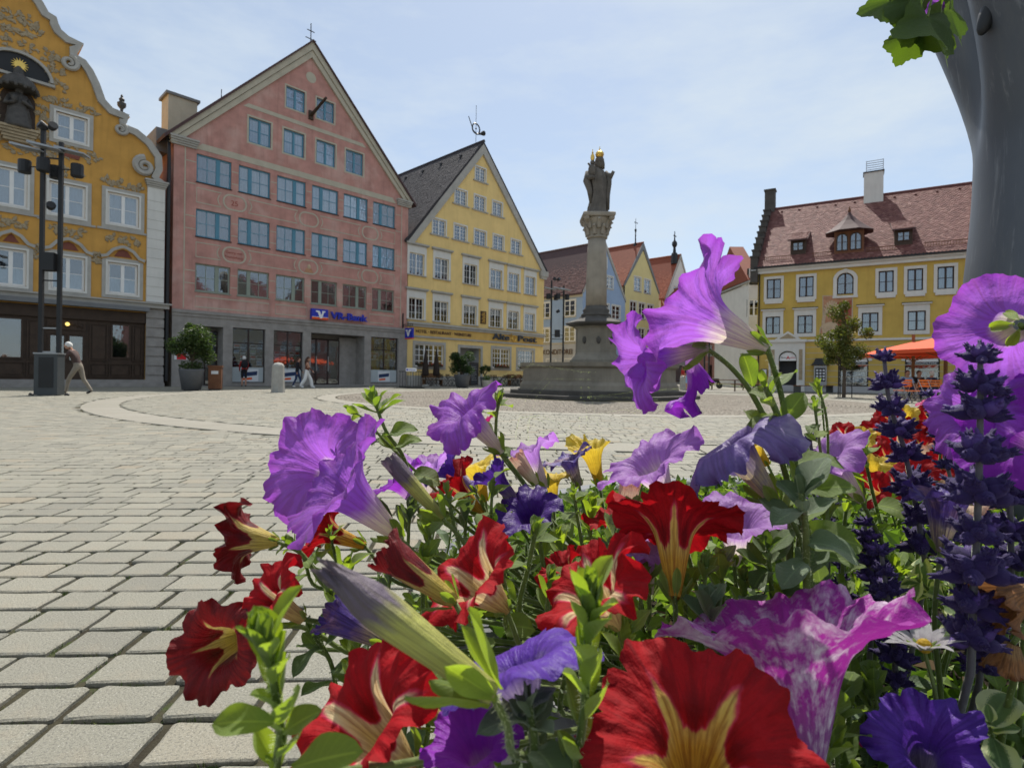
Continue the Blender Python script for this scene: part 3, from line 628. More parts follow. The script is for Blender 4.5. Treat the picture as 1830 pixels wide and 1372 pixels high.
# scroll edge of the gable
mb=MB(); edge=half[2:]
for pts in(edge,[(2*AX-u,z) for u,z in edge]):
    n=len(pts)
    mb.strip([(u+(-.16 if pts is edge else .16),z-.1) for u,z in pts],.34,-.16,.3)
mb.build('gable_scrollwork','trim_grey',org)
def spiral(cx,cz,r,turn,flip,mir=False,w0=.13):
    mb=MB(); p=[]; rad=[]
    for i in range(30):
        a=turn*2*PI*i/29; q=r*(1-i/29*.85); s_=-1 if flip else 1; p.append((cx+s_*q*math.cos(a+PI/2),-.12,cz+q*math.sin(a+PI/2))); rad.append(w0*(1-.5*i/29))
    if mir: p=[(2*AX-x,y,z) for x,y,z in p]
    mb.tube(p,rad,6); mb.build('volute','trim_grey',org)
for m in(0,1):
    spiral(-4.52,15.55,.36,1.6,True,m,.13); spiral(-2.42,13.05,.3,1.6,True,m,.11); spiral(-1.38,11.45,.46,1.7,False,m,.17)
    x=(lambda u:u) if not m else (lambda u:2*AX-u)
    a,b=sorted((x(-.42),x(-1.22)))
    pil=MB().box(a,b,-.12,.02,4.45,10.45).build('pilaster','plaster_white',org); 
    for k in range(11): MB().box(a-.01,b+.01,-.128,-.119,4.75+k*.5,4.765+k*.5).build('joint','trim_grey',pil)
    mb=MB(); [mb.box(a-.04*k-.02,b+.04*k+.02,-.15-.05*k,.03,10.45+k*.1,10.54+k*.1) for k in range(4)]; mb.build('capital','trim_grey',org)
    lo=MB().box(a+.02,b,-.1,.02,0,4.2).build('corner_stones','granite',org)
    for k in range(8): MB().box(a+.0,b+.02,-.15,-.1,.12+k*.5,.52+k*.5).build('stone','granite',lo)
    mb=MB(); mb.lathe([(.16,0),(.16,.08),(.06,.12),(.07,.25),(.19,.4),(.2,.55),(.1,.62),(.13,.75),(.05,.85),(.06,.92),(.015,1.0)],(x(-2.36),.1,13.9),12); mb.build('urn','statue_bronze',org)
MB().box(2*AX+.2,-.2,-.3,.0,4.12,4.32).build('cornice','trim_grey',org); MB().box(2*AX+.1,-.1,-.42,.0,4.322,4.4).build('cornice','trim_grey',org); MB().prism([(2*AX+1.2,3.9),(-1.15,3.9),(-1.15,4.11),(2*AX+1.2,4.11)],-.5,-.05).build('shop_canopy','lead',org)
# stucco
def stucco(cx,cz,w_,h,seed,n=14,mat='stucco',nm='stucco_ornament'):
    mb=MB(); rr=random.Random(seed)
    for k in range(n):
        x=rr.random()**.8*w_/2; z=(rr.random()-.5)*h*(1-.6*(x/(w_/2))); r=.05+rr.random()*.10; a0=rr.random()*6.28; tn=rr.uniform(1.6,4.2); y0=-.012-.02*rr.random()
        for s_ in(1,-1):
            if k%3==0: mb.tube([(cx+s_*(x+r*(1-.08*i)*math.cos(a0+tn*i/8)),y0,cz+z+r*(1-.08*i)*math.sin(a0+tn*i/8)) for i in range(9)],[.022*(1-i/12) for i in range(9)],5)
            for q in range(4):
                a=a0+q*.55*s_+(0 if s_>0 else PI); l=.045+.06*rr.random(); rot=Matrix.Rotation(-a,3,'Y'); mb.ball((cx+s_*x+math.cos(a)*l*.9,y0+.006,cz+z+math.sin(a)*l*.9),l,7,5,(1.15,.34,.42),rot)
    return mb.build(nm,mat,org,True)
MT['stucco_red']=M('stucco_red',(.20,.07,.05),bump=.2)
def pediment(a,b,z):
    pts=[(a-.3,z+.02),(a-.05,z+.1),(a+.2,z+.42),(a+.5,z+.58),((a+b)/2,z+.62),(b-.5,z+.58),(b-.2,z+.42),(b+.05,z+.1),(b+.3,z+.02)]
    MB().strip(pts,.14,-.14,.01).build('window_pediment','trim_grey',org); MB().strip([(x,q-.1) for x,q in pts],.05,-.1,.01).build('pediment_line','plaster_orange',org)
    MB().prism([(a+.25,z+.1),(b-.25,z+.1),(b-.45,z+.4),((a+b)/2,z+.48),(a+.45,z+.4)],-.03,.005).build('pediment_field','stucco_red',org); stucco((a+b)/2,z+.98,1.3,.5,int(a*31),12)
for q in((-2.88,-1.6),(-5.1,-3.8),(-7.05,-5.98),(2*AX+1.6,2*AX+2.88),(2*AX+3.8,2*AX+5.1)): pediment(q[0],q[1],6.5)
for u in(-3.34,-5.55): stucco(u,6.35,.5,.7,int(u*9),8)
stucco(-2.3,10.35,1.7,.55,3,16); stucco(-4.4,10.3,1.2,.4,4,10); stucco(-4.35,13.55,1.9,.6,5,16); stucco(-4.35,11.3,2.2,.8,6,18); MB().prism([(-4.75,11.35),(-4.0,11.3),(-4.1,11.0),(-4.65,11.05)],-.06,.005).build('stucco_ornament','stucco_red',org)
stucco(AX,16.6,1.6,1.6,7,34); stucco(AX,15.6,3.0,.8,8,26); stucco(AX,11.0,2.6,.9,9,30)
for s_ in(-1,1): stucco(AX+s_*.95,12.5,.55,2.4,10+s_,22)
for u,z in((-5.0,15.0),(-4.9,14.3)): stucco(u,z,.6,.5,int(u*z),8)
# niche with statue, canopy and sun disc
mb=MB(); mb.prism([(AX-1.15,14.35),(AX+1.15,14.2)]+[(AX+p,14.3+q) for p,q in arc(0,0,1.15,.95,8,172,12)],-.02,.01); mb.build('lunette','metal_black',org)
MB().strip([(AX+p,14.3+q) for p,q in arc(0,0,1.2,1.0,0,180,14)],.12,-.14,.01).build('lunette_arch','trim_grey',org); MB().box(AX-1.3,AX+1.3,-.2,.01,14.1,14.22).build('lunette_ledge','trim_grey',org)
mb=MB(); mb.lathe([(.2,0),(.2,.03)],(0,0,0),16)
for k in range(16): a=2*PI*k/16; mb.tube([(.2*math.cos(a),.2*math.sin(a),.015),(.32*math.cos(a),.32*math.sin(a),.015)],[.035,.004],4)
o=mb.build('sun_disc','gold',org); o.location=(AX+.05,-.03,14.72); o.rotation_euler=(PI/2,0,0)
nich=MB(); nich.prism(arch(AX-.62,AX+.62,11.75,13.7),-.012,.01); nich.build('niche','wood_dark',org)
mb=MB(); mb.lathe([(.05,1.0),(.18,.85),(.2,.62),(.3,.55),(.55,.35),(.66,.15),(.7,0),(.66,-.06)][::-1],(AX,-.3,13.55),18); [mb.ball((AX+.68*math.cos(k*.45),-.3+.68*math.sin(k*.45),13.5),.08,6,4,(1,1,1.4)) for k in range(14)]; mb.build('niche_canopy','statue_bronze',org)
mb=MB(); mb.lathe([(.5,0),(.46,.15),(.42,.5),(.36,.9),(.34,1.25),(.3,1.5),(.12,1.58)],(AX,-.32,11.75),20,1,.7,lambda a,z:1+.1*math.sin(a*7+z*3)); mb.ball((AX+.02,-.38,13.4),.15,10,8,(1,1,1.2)); mb.tube([(AX-.3,-.3,13.1),(AX-.45,-.5,12.7),(AX-.15,-.65,12.8)],[.11,.1,.07],8); mb.tube([(AX+.3,-.3,13.1),(AX+.42,-.5,12.75),(AX+.1,-.7,12.9)],[.11,.1,.07],8); mb.ball((AX-.15,-.62,12.95),.13,8,6,(1,1,1.5)); mb.build('niche_figure','statue_bronze',org,True)
mb=MB(); [mb.box(AX-.75+.06*k,AX+.75-.06*k,-.55+.05*k,.0,11.66-.13*k,11.77-.13*k) for k in range(5)]; mb.build('niche_bracket','stucco',org)
# wooden shopfront
sf=MB().box(-11.85,-1.22,.1,.18,.36,3.84).build('shopfront','wood_dark',org)
MB().box(-11.85,-1.22,-.06,.1,3.3,3.84).build('fascia','wood_dark',sf)
def panel(a,b,z0,z1,nm='panel'): mb=MB(); mb.strip(rect(a,b,z0,z1),.06,.045,.1,True); mb.box(a+.09,b-.09,.06,.1,z0+.09,z1-.09); mb.build(nm,'wood_dark',sf)
for a,b in((-3.55,-2.85),(-5.9,-5.35),(-1.75,-1.35)): panel(a,b,1.3,3.1); panel(a,b,.5,1.15)
panel(-2.75,-1.85,.5,1.15); panel(-7.4,-6.0,.5,1.15); panel(-9,-7.5,.5,3.1)
for a,b,z0,z1 in((-2.7,-1.85,1.42,3.2),(-7.45,-6.05,1.3,3.2)):
    o=window(sf,a,b,z0,z1,[(0,1,1,1)],'wood_dark',.08,.03,.04,'room_warm',True,name='shop_window',curt=('curtain',.62) if a>-3 else None)
dr=MB().box(-5.2,-3.72,.06,.1,.4,2.65).build('door','wood_dark',sf)
for a,b in((-5.12,-4.52),(-4.4,-3.8)): MB().box(a+.05,b-.05,.04,.058,1.3,2.45).build('pane','glass',dr); MB().strip(rect(a,b,1.22,2.55),.07,.03,.06,True).build('door_frame','wood_dark',dr)
MB().box(-5.2,-3.72,.03,.1,2.75,3.22).build('carved_transom','wood_dark',sf); stucco(-4.46,2.98,1.3,.3,77,10,'wood_dark','carved_transom').location.y=.05
lp=MB().ball((-4.46,-.1,3.02),.09,10,7).build('lit_lamp',(lambda t:(t.b.inputs['Emission Color'].__setattr__('default_value',(1,.72,.2,1)),t.b.inputs['Emission Strength'].__setattr__('default_value',1.2),t.base((.6,.4,.1)))[2])(NT('lamp_glow')),sf)
MB().box(-12.3,-.4,-.35,.05,0,.2).build('plinth_step','granite',org); MB().box(-12.3,-.4,-.16,.05,.2,.36).build('plinth_step','granite',org)
# ================================================================== houses behind the fountain
def gable_house(name,label,origin,rz,w_,ev,ap,depth,wallm,roofm,trim,wins,frame='frame_white',tile=True,tr_w=.35,seed=1,plain=False):
    t=thing(name,label,'house',origin,rz)
    wall(t,[(0,0),(w_,0),(w_,ev),ap,(0,ev)],[(a,b,c,d) for a,b,c,d in wins],wallm,'wall',0,.2)
    body(t,[(0,0),(w_,0),(w_,ev-.05),(ap[0],ap[1]-.12),(0,ev-.05)],.36,depth,wallm)
    rr=random.Random(seed)
    for a,b,c,d in wins:
        o=window(t,a,b,c,d,[(0,.5,1,3),(.5,1,1,3)],frame,.09,.05,.08,'room_dark',False,(.1,.08,.08,trim),curt=rr.choice([None,('curtain_blue',1)]))
        if not plain: surround(o,b-a,d-c,.14,'plaster_white',.03,.08)
    for x0,sg_ in((0,1),(w_,-1)):
        sl=Vector((ap[0]-x0,0,ap[1]-ev)); e=sl.normalized()*.35
        MB().prism([(x0-e.x,ev-e.z+.12),(ap[0],ap[1]+.24),(ap[0],ap[1]+.06),(x0-e.x,ev-e.z-.06)],.02,depth).build('roof',roofm,t)
        MB().prism([(x0-e.x*.5,ev-e.z*.5+.06),(ap[0],ap[1]+.3),(ap[0],ap[1]-tr_w),(x0+e.x*.6,ev-e.z*.5)],-.12,.015).build('gable_trim',trim,t)
        if tile and x0==0: tile_roof(t,(x0-e.x,.02,ev-e.z+.14),(0,1,0),sl,depth-.1,sl.length+.3,.26,.24,roofm,seed=seed)
    MB().tube([(ap[0],-.1,ap[1]+.25),(ap[0],depth,ap[1]+.25)],.14,6).build('ridge',roofm,t)
    return t
def side_window(t,L_,u0,u1,z0,z1,back='room_warm',sill=True):
    o=window(t,u0,u1,z0,z1,[(0,.5,1,3),(.5,1,1,3)],'frame_white',.09,.05,0,back,False,(.15,.1,.08,'plaster_cream') if sill else None); o.location=(-.03,L_-u0,z0); o.rotation_euler=(0,0,-PI/2)
    surround(o,u1-u0,z1-z0,.16,'plaster_white',.03,0.); return o
blue=gable_house('gabled_house','light blue gabled house with brown roof behind the fountain column',(8.24,66,0),FR,9.2,10.9,(4.35,17.35),16,'plaster_blue','tiles_brown','trim_grey',[(4.72,6.3,11.9,13.4),(3.95,4.85,14.3,15.6),(3.9,5.5,8.15,9.9),(6.15,8.0,8.2,9.9),(3.9,5.5,4.9,6.6),(6.15,8.0,4.9,6.6),(1.2,2.8,8.15,9.9)],seed=3)
for z0,z1 in((8.1,10.0),(5.05,6.8)):
    for y in(2.7,6.6): side_window(blue,y,0,1.6,z0,z1)
MB().box(-.1,-.0,.0,16,10.3,10.85).build('frieze','plaster_cream',blue); MB().box(-.06,-.0,.0,16,4.75,4.95).build('string_course','plaster_cream',blue); MB().box(-.05,-.0,.0,16,.0,4.74).build('shop_wall','plaster_grey',blue)
o=text(blue,'KONDITOREI',0,0,0,.85,'letter_brown',.02,.01,4.6); o.location=(-.09,6.0,3.55); o.rotation_euler=(PI/2,0,-PI/2)
for a in(5.4,2.6): side_window(blue,a,0,1.4,1.2,2.9,'room_warm',False)
MB().box(-.12,-.05,6.6,7.5,2.3,4.0).build('wall_board','poster_white',blue)
yel=gable_house('gabled_house','narrow pale yellow gabled house with grey verge, right of blue house',(15.03,76,0),FR,9.55,13.4,(4.85,19.75),16,'plaster_pale_yellow','tiles_orange','lead',[(2.65,4.4,12.95,14.9),(5.35,7.05,12.95,14.9),(1.65,3.35,9.15,11.4),(3.95,5.65,9.15,11.4),(6.3,8.0,9.15,11.4),(1.65,3.35,5.6,7.8),(3.95,5.65,5.6,7.8),(6.3,8.0,5.6,7.8)],tr_w=.75,seed=5)
mb=MB(); mb.lathe([(.35,0),(.28,.7),(.1,.9),(.08,2.4),(.16,2.6),(.16,2.75),(.04,2.9),(.03,4.4)],(4.85,1.23,19.3),8); mb.box(4.5,5.4,1.21,1.25,23.0,23.1); mb.build('ridge_spire','metal_black',yel)
MB().tube([(-.15,-.15,.2),(-.15,-.15,13.2)],.1,6).build('downpipe','metal_black',yel)
whi=gable_house('gabled_house','white gabled house with slender dark spire on its roof, beyond yellow house',(23.4,86,0),FR,9.5,13.2,(4.8,20.3),16,'plaster_white','tiles_orange','trim_grey',[(2.65,4.2,13.4,15.3),(5.35,7.0,13.4,15.3),(1.65,3.3,9.3,11.6),(4,5.6,9.3,11.6),(6.4,8,9.3,11.6)],seed=6)
mb=MB(); mb.lathe([(.55,0),(.5,1.6),(.25,1.9),(.2,2.6),(.42,3.0),(.42,3.4),(.12,3.8),(.06,5.2)],(3.9,.6,19.0),8); mb.box(3.5,4.5,.58,.62,23.4,23.55); mb.build('ridge_spire','metal_black',whi)
# houses closing the street
def flat_house(name,label,px0,px1,Y,pytop,wallm,cols,rows,shop=None,gable=None,roofm='tiles_orange'):
    a,b=at(px0,660,Y),at(px1,660,Y); w_=b.x-a.x; h=at((px0+px1)/2,pytop,Y).z; t=thing(name,label,'house',(a.x,Y,0),0)
    wins=[]; zs=[3.9+3.0*i for i in range(rows)]
    for z in zs:
        for i in range(cols): u=w_*(i+.5)/cols; wins.append((u-.5,u+.5,z,z+1.6))
    ol=[(0,0),(w_,0),(w_,h)]+([gable_pt(w_,h,gable)] if gable else [])+[(0,h)]
    wall(t,ol,wins,wallm,'wall',0,.15); body(t,[(0,0),(w_,0),(w_,h-.1)]+([(w_/2,h+gable-.3)] if gable else [])+[(0,h-.1)],.36,9,wallm)
    for q in wins: o=window(t,*q,[(0,.5,1,2),(.5,1,1,2)],'frame_white',.1,.05,.06,'room_dark',False)
    for k in range(max(1,int(w_/2.6))): u=.3+k*2.6; o=window(t,u,min(u+2.2,w_-.2),.3,2.7,[(0,.5,1,1),(.5,1,1,1)],'frame_dark',.08,.05,-.06,'room_warm',False,name='shop_window')
    if gable:
        for x0 in(0,w_): MB().prism([(x0,h),(w_/2,h+gable+.2),(w_/2,h+gable),(x0,h-.25)],-.2,9).build('roof',roofm,t)
    else: MB().prism([(-.2,h),(w_+.2,h),(w_+.1,h+.2),(-.1,h+.2)],-.3,9).build('cornice','trim_grey',t); MB().add([(-.2,-.3,h+.2),(w_+.2,-.3,h+.2),(w_+.2,4.5,h+4.5),(-.2,4.5,h+4.5),(-.2,9,h+.2),(w_+.2,9,h+.2)],[(0,1,2,3),(3,2,5,4),(0,3,4),(1,5,2)]).build('roof',roofm,t)
    return t
def gable_pt(w_,h,g): return (w_/2,h+g)
flat_house('town_house','grey town house far down the street behind the purple blossom',1190,1262,84,560,'plaster_grey',4,3)
flat_house('town_house','pink town house with shop windows far down the street',1264,1304,78,556,'plaster_pink',3,2)
flat_house('town_house','pale green gabled house seen beside the ochre corner building',1302,1326,74,566,'plaster_green',2,2,gable=3.2)
flat_house('town_house','narrow dusky pink house at the street end beside the ochre building',1320,1342,68,528,'plaster_pink',2,3)
flat_house('town_house','white house end tight against the left corner of ochre building',1337,1356,54,505,'plaster_white',1,3)
# ================================================================== ochre corner house on the right
OO=at(1352,697,40.); OD=Vector((1.6162,-1)).normalized(); OR=math.atan2(OD.y,OD.x)
och=thing('corner_house','long ochre house with red tiled roof, dormers and white window surrounds','house',(OO.x,OO.y,0),OR)
OW=17.5; OE=8.3
w1=[(.59,1.5),(2.63,3.52),(7.23,8.04),(8.75,9.56),(10.27,11.09),(12.0,12.8),(13.9,14.7)]; w2=[(.55,1.48),(2.56,3.5),(6.33,7.25),(8.79,9.72),(12.3,13.2),(14.6,15.5)]
holes=[(a,b,6.5,7.88) for a,b in w1]+[(a,b,4.0,5.23) for a,b in w2]+[arch(4.9,5.85,6.52,7.95)]+[arch(1.43,2.56,.02,2.82,10,.4),arch(5.05,6.74,.42,2.68,10,.3),arch(8.68,10.46,.42,2.68,10,.3),arch(12.5,14.2,.42,2.68,10,.3)]
wall(och,rect(0,OW,0,OE),holes,'plaster_ochre','wall',0,.22); body(och,rect(0,OW,0,OE),.4,13.6,'plaster_ochre')
ro=random.Random(9)
for i,(a,b) in enumerate(w1):
    o=window(och,a,b,6.5,7.88,[(0,.5,1,2),(.5,1,1,2)],'frame_dark',.07,.035,.08,'room_dark',True,curt=('blind',1) if i in(2,3,4) else ('curtain_blue',1) if i==1 else None); surround(o,b-a,1.38,.18,'plaster_white',.05,.08,bb=.2); MB().box(-.1,b-a+.1,-.2,-.06,-.36,-.2).build('apron','plaster_white',o)
for i,(a,b) in enumerate(w2):
    o=window(och,a,b,4.0,5.23,[(0,.5,1,2),(.5,1,1,2)],'frame_dark',.07,.035,.08,'room_dark',True,curt=('curtain_blue',1) if i==2 else ('curtain',1) if i==3 else None); surround(o,b-a,1.23,.2,'plaster_white',.05,.08,bb=.24,bt=.42); MB().box(-.3,b-a+.3,-.26,-.06,1.65,1.73).build('hood','plaster_white',o); MB().box(-.32,b-a+.32,-.28,-.06,1.732,1.77).build('hood_slate','metal_black',o)
o=window(och,4.9,5.85,6.52,7.95,[(0,.5,1,2),(.5,1,1,2)],'frame_dark',.07,.035,.08,'room_dark',True,arched=True)
mb=MB(); mb.strip([(4.79,6.4)]+[(4.79,7.4)]+arc(5.375,7.48,.6,.58,170,10,14)+[(5.96,7.4),(5.96,6.4)],.22,-.06,.01); mb.box(5.27,5.48,-.1,.01,8.05,8.2); mb.box(4.65,6.1,-.1,.01,6.28,6.42); mb.build('arched_surround','plaster_white',och)
MB().box(-.02,OW,-.1,.0,3.42,3.56).build('string_course','plaster_white',och)
for k in range(7): MB().box(3.1,OW,-.012,.004,.62+k*.4,.66+k*.4).build('painted_line','plaster_cream',och)
MB().box(-.0,OW,-.05,.004,.0,.42).build('plinth','plaster_grey',och)
mb=MB(); mb.box(-.1,OW,-.22,.0,8.28,8.5); mb.box(-.15,OW,-.36,.0,8.502,8.68); mb.build('eave_cornice','plaster_white',och); MB().box(-.2,OW,-.5,-.33,8.62,8.76).build('gutter','metal_black',och)
MB().tube([(.12,-.12,.2),(.12,-.12,8.5)],.05,6).build('downpipe','metal_black',och)
# fresco panel
fr=MB().prism([(4.08,6.5),(5.8,6.42),(5.82,3.62),(3.9,3.62),(3.95,4.3),(4.12,4.6)],-.014,.004).build('fresco_panel','fresco_tan',och)
MB().strip([(4.08,6.5),(5.8,6.42),(5.82,3.62),(3.9,3.62),(3.95,4.3),(4.12,4.6)],.05,-.02,-.01,True).build('painted_border','plaster_cream',fr); MB().prism([(4.9,6.0),(5.75,6.1),(5.7,3.9),(5.0,4.2)],-.022,-.0145).build('painted_field','fresco_red',fr)
for k in range(10): a=-60+k*15; MB().strip([(4.62+.3*math.cos(R_(a+90)),5.2+.55*math.sin(R_(a+90))),(4.62+.55*math.cos(R_(a+90)),5.2+.95*math.sin(R_(a+90)))],.1,-.026,-.016).build('painted_ray','fresco_cream',fr)
MB().prism(arc(4.55,4.35,.45,.38,0,350,16),-.026,-.016).build('painted_scroll','fresco_cream',fr); MB().strip(arc(4.45,4.6,.32,1.0,90,260,12),.2,-.03,-.017).build('painted_scroll','fresco_cream',fr)
# portal
pt=MB(); [pt.box(*q) for q in((.8,1.43,-.16,.0,.0,3.42),(2.56,3.06,-.16,.0,.0,3.42))]; pt.prism([(1.43,3.42),(1.43,2.3)]+[(x,z) for x,z in arc(1.995,2.3,.565,.5,180,0,10)]+[(2.56,3.42)],-.16,.0); po=pt.build('portal','plaster_white',och)
mb=MB(); mb.box(.7,3.16,-.3,.0,3.4,3.58); mb.prism([(1.15,3.58),(2.85,3.58),(2.0,4.15)],-.26,.0); mb.build('pediment','plaster_white',po); MB().prism([(1.45,3.64),(2.55,3.64),(2.0,4.0)],-.27,-.255).build('pediment_field','stucco',po)
for x in(.95,2.7): MB().box(x,x+.22,-.18,-.161,.8,2.9).build('pilaster_panel','stucco',po)
dr=MB().box(1.43,2.56,.55,.6,.02,2.1).build('door','print_dark',och); MB().box(1.43,2.56,.0,.5,.0,.03).build('threshold','granite',och)
fl=MB().prism([(1.47,2.12),(2.52,2.12)]+[(x,z) for x,z in arc(1.995,2.26,.52,.46,0,180,10)],.03,.06).build('fanlight_sign','sign_white',och); recess(och,1.43,2.56,.02,2.12,.55,.2,'print_dark')
text(och,'Marien',1.55,.02,2.3,.14,'print_dark',.004,0,.34); text(och,'A',1.9,.02,2.24,.3,'sign_red',.006,.01,.22); text(och,'potheke',2.12,.02,2.3,.14,'sign_red',.004,0,.36)
for a,b,lt in((5.05,6.74,'ALLOPATHIE'),(8.68,10.46,'HOMÖOPATHIE'),(12.5,14.2,'KOSMETIK')):
    h=2.26; o=window(och,a,b,.42,2.68,[(0,1,1,1)],'frame_dark',.07,.03,.1,'room_warm',False,name='shop_window',arched=True)
    MB().prism([(.07,1.62),(b-a-.07,1.62)]+[(x,z) for x,z in arc((b-a)/2,1.66,(b-a)/2-.07,.52,0,180,12)],-.02,.01).build('fanlight_sign','sign_white',o)
    MB().box(.06,b-a-.06,-.024,.012,1.44,1.61).build('name_strip','print_dark',o); 
    q=text(o,lt,.16,-.03,1.47,.15,'poster_white',.004,0,b-a-.32); q=text(o,'A',.62,-.03,1.74,.36,'sign_red',.006,.01,.26); text(o,'potheke',.9,-.03,1.78,.18,'sign_red',.004,0,.55)
    mb=MB(); rr=random.Random(int(a*7))
    for k in range(16): 
        x=.12+rr.random()*(b-a-.4); z=.08+rr.random()*.75; mb.box(x,x+.1+rr.random()*.16,.2+.05*(k%3),.26+.05*(k%3)+k*.001,z,z+.12+rr.random()*.2)
    mb.build('display_goods','poster_white',o); mb=MB()
    for k in range(12):
        x=.12+rr.random()*(b-a-.4); z=.08+rr.random()*.75; mb.box(x,x+.1+rr.random()*.16,.18+.0013*k,.19+.002*k,z,z+.12+rr.random()*.2)
    mb.build('display_goods','cloth_blue',o)
[MB().strip(arc((a+b)/2,2.1,(b-a)/2+.1,.72,0,180,12),.2,-.05,.01).build('window_arch','plaster_white',och) for a,b in((5.05,6.74),(8.68,10.46),(12.5,14.2))]
nc=MB().box(3.62,4.38,-.22,.0,.38,1.78).build('wall_vitrine','metal_grey',och); MB().box(3.7,4.3,-.226,-.221,.72,1.62).build('pane','room_dark',nc); mb=MB(); [mb.box(3.76+.19*i,3.88+.19*i,-.231,-.2265,.8+.2*j,.93+.2*j) for i in range(3) for j in range(4)]; mb.build('shelf_goods','poster_white',nc)
mb=MB(); mb.lathe([(.78,0),(.62,.12),(.5,.3),(.42,.42),(.40,.46)],(4.0,-.12,1.82),4,1,.55,None,PI/4); mb.build('vitrine_roof','metal_black',nc)
q=MB().box(.3,.7,-.06,.0,.95,1.55).build('notice_frame','metal_black',och); MB().box(.35,.65,-.066,-.061,1.0,1.5).build('notice','poster_white',q)
# roof
RD=7.; RZ=14.7; sl=Vector((0,RD+.5,RZ-8.7))
MB().add([(-.1,-.5,8.68),(OW,-.5,8.68),(OW,RD,RZ-.06),(-.1,RD,RZ-.06),(-.1,14,8.68),(OW,14,8.68)],[(0,1,2,3),(3,2,5,4),(0,3,4),(1,5,2)]).build('roof','tiles_red',och)
tile_roof(och,(0,-.5,8.72),(1,0,0),sl,OW,sl.length,.19,.17,'tiles_red',seed=7,lift=.035)
MB().tube([(0,RD,RZ+.02),(OW,RD,RZ+.02)],.14,8).build('ridge','tiles_red',och)
rn=sl.normalized(); rp_=lambda u,s,l=0.:Vector((u,-.5,8.72))+rn*s+Vector((0,-rn.z,rn.y))*l
st=MB()
for k in range(9):
    p=rp_(0,.3+k*.98); st.box(-.45,.02,p.y-.15,p.y+.85,p.z-1.2,p.z+.55); st.box(-.5,.07,p.y-.2,p.y+.5,p.z+.55,p.z+.66)
st.box(-.5,.25,RD-.45,RD+.3,RZ-.8,RZ+1.5); st.box(-.56,.31,RD-.52,RD+.37,RZ+1.5,RZ+1.62)
st.build('stepped_gable','stone_dark',och); MB().prism([(-.5,8.5),(14,8.5),(RD,RZ-.05)],-.4,-.05).build('gable_wall','plaster_white',och).rotation_euler=(0,0,0)
gwall=[o for o in och.children if o.name.startswith('gable_wall')][0]; gwall.data=MB().add([(-.06,-.5,8.5),(-.06,14,8.5),(-.06,RD,RZ-.1),(-.4,-.5,8.5),(-.4,14,8.5),(-.4,RD,RZ-.1)],[(0,1,2),(3,5,4),(0,2,5,3),(1,4,5,2),(0,3,4,1)]).mesh('gable_wall','plaster_white')
p=rp_(6.95,8.6); chm=MB().box(6.38,7.6,p.y-.1,p.y+.9,p.z-1.2,p.z+2.2).build('chimney','plaster_white',och); MB().box(6.32,7.66,p.y-.16,p.y+.96,p.z+2.2,p.z+2.28).build('cap','metal_black',chm)
mb=MB(); [mb.box(6.5,7.6,p.y-.02,p.y+.02,p.z+2.4+k*.16,p.z+2.44+k*.16) for k in range(5)]; [mb.box(x,x+.04,p.y-.03,p.y+.03,p.z+2.25,p.z+3.1) for x in(6.5,7.56)]; mb.build('chimney_grille','metal_grey',chm)
def shed_dormer(u,s):
    p=rp_(u,s); w_=.95; d=MB(); d.box(-w_/2,w_/2,0,2.2,-.1,1.08); o=d.build('dormer','wood_dark',och,loc=tuple(p))
    wn=window(o,-.33,.33,.3,.88,[(0,.5,1,2),(.5,1,1,2)],'wood_dark',.05,.03,-.04,'room_dark',False); 
    MB().add([(-.62,-.35,1.02),(.62,-.35,1.02),(.62,3.0,2.3),(-.62,3.0,2.3),(-.62,-.35,.94),(.62,-.35,.94),(.62,3.0,2.22),(-.62,3.0,2.22)],[(0,1,2,3),(4,7,6,5),(0,4,5,1),(1,5,6,2),(0,3,7,4)]).build('dormer_roof','tiles_brown',o)
    tile_roof(o,(-.62,-.35,1.03),(1,0,0),(0,3.35,1.28),1.24,3.5,.17,.16,'tiles_red','dormer_tiles',4,.02)
shed_dormer(2.5,1.3); shed_dormer(8.55,1.25); shed_dormer(13.5,1.25)
p=rp_(5.55,.85); d=MB(); d.box(-.85,.85,0,2.6,-.3,1.55); do=d.build('dormer','wood_rust',och,loc=tuple(p))
for a in(-.72,.06): window(do,a,a+.66,.2,1.35,[(0,.5,1,2),(.5,1,1,2)],'wood_dark',.06,.03,-.05,'room_dark',True,arched=True,curt=('curtain_blue',1))
mb=MB(); mb.lathe([(1.5,0),(1.42,.06),(1.0,.38),(.55,.78),(.18,1.2),(.05,1.45)],(0,.7,1.5),8,1,1,None,PI/8); mb.build('dormer_roof','tiles_brown',do); MB().lathe([(.06,0),(.1,.1),(.02,.4)],(0,.7,2.9),8).build('finial','wood_rust',do)
mb=MB(); z=rp_(0,.55)
for k in range(120):
    u=.4+k*.14
    if 4.6<u<6.5 or 2.1<u<3.4 or 8.2<u<9.6: continue
    q=rp_(u,.75,.03); mb.box(u-.012,u+.012,q.y-.012,q.y+.012,q.z,q.z+.26)
for a,b in((.4,2.1),(3.4,4.6),(6.5,8.2),(9.6,17)):
    q=rp_(0,.75,.03); mb.box(a,b,q.y-.012,q.y+.012,q.z+.24,q.z+.27); mb.box(a,b,q.y-.012,q.y+.012,q.z+.03,q.z+.06)
mb.build('snow_guard','wood_rust',och)
mb=MB(); [mb.ball(tuple(rp_(.8+k*1.25,sl.length-.75-(k%2)*.02,.06)),.09,6,4,(1,1,.7)) for k in range(14)]; mb.build('vent_tiles','tiles_red',och)
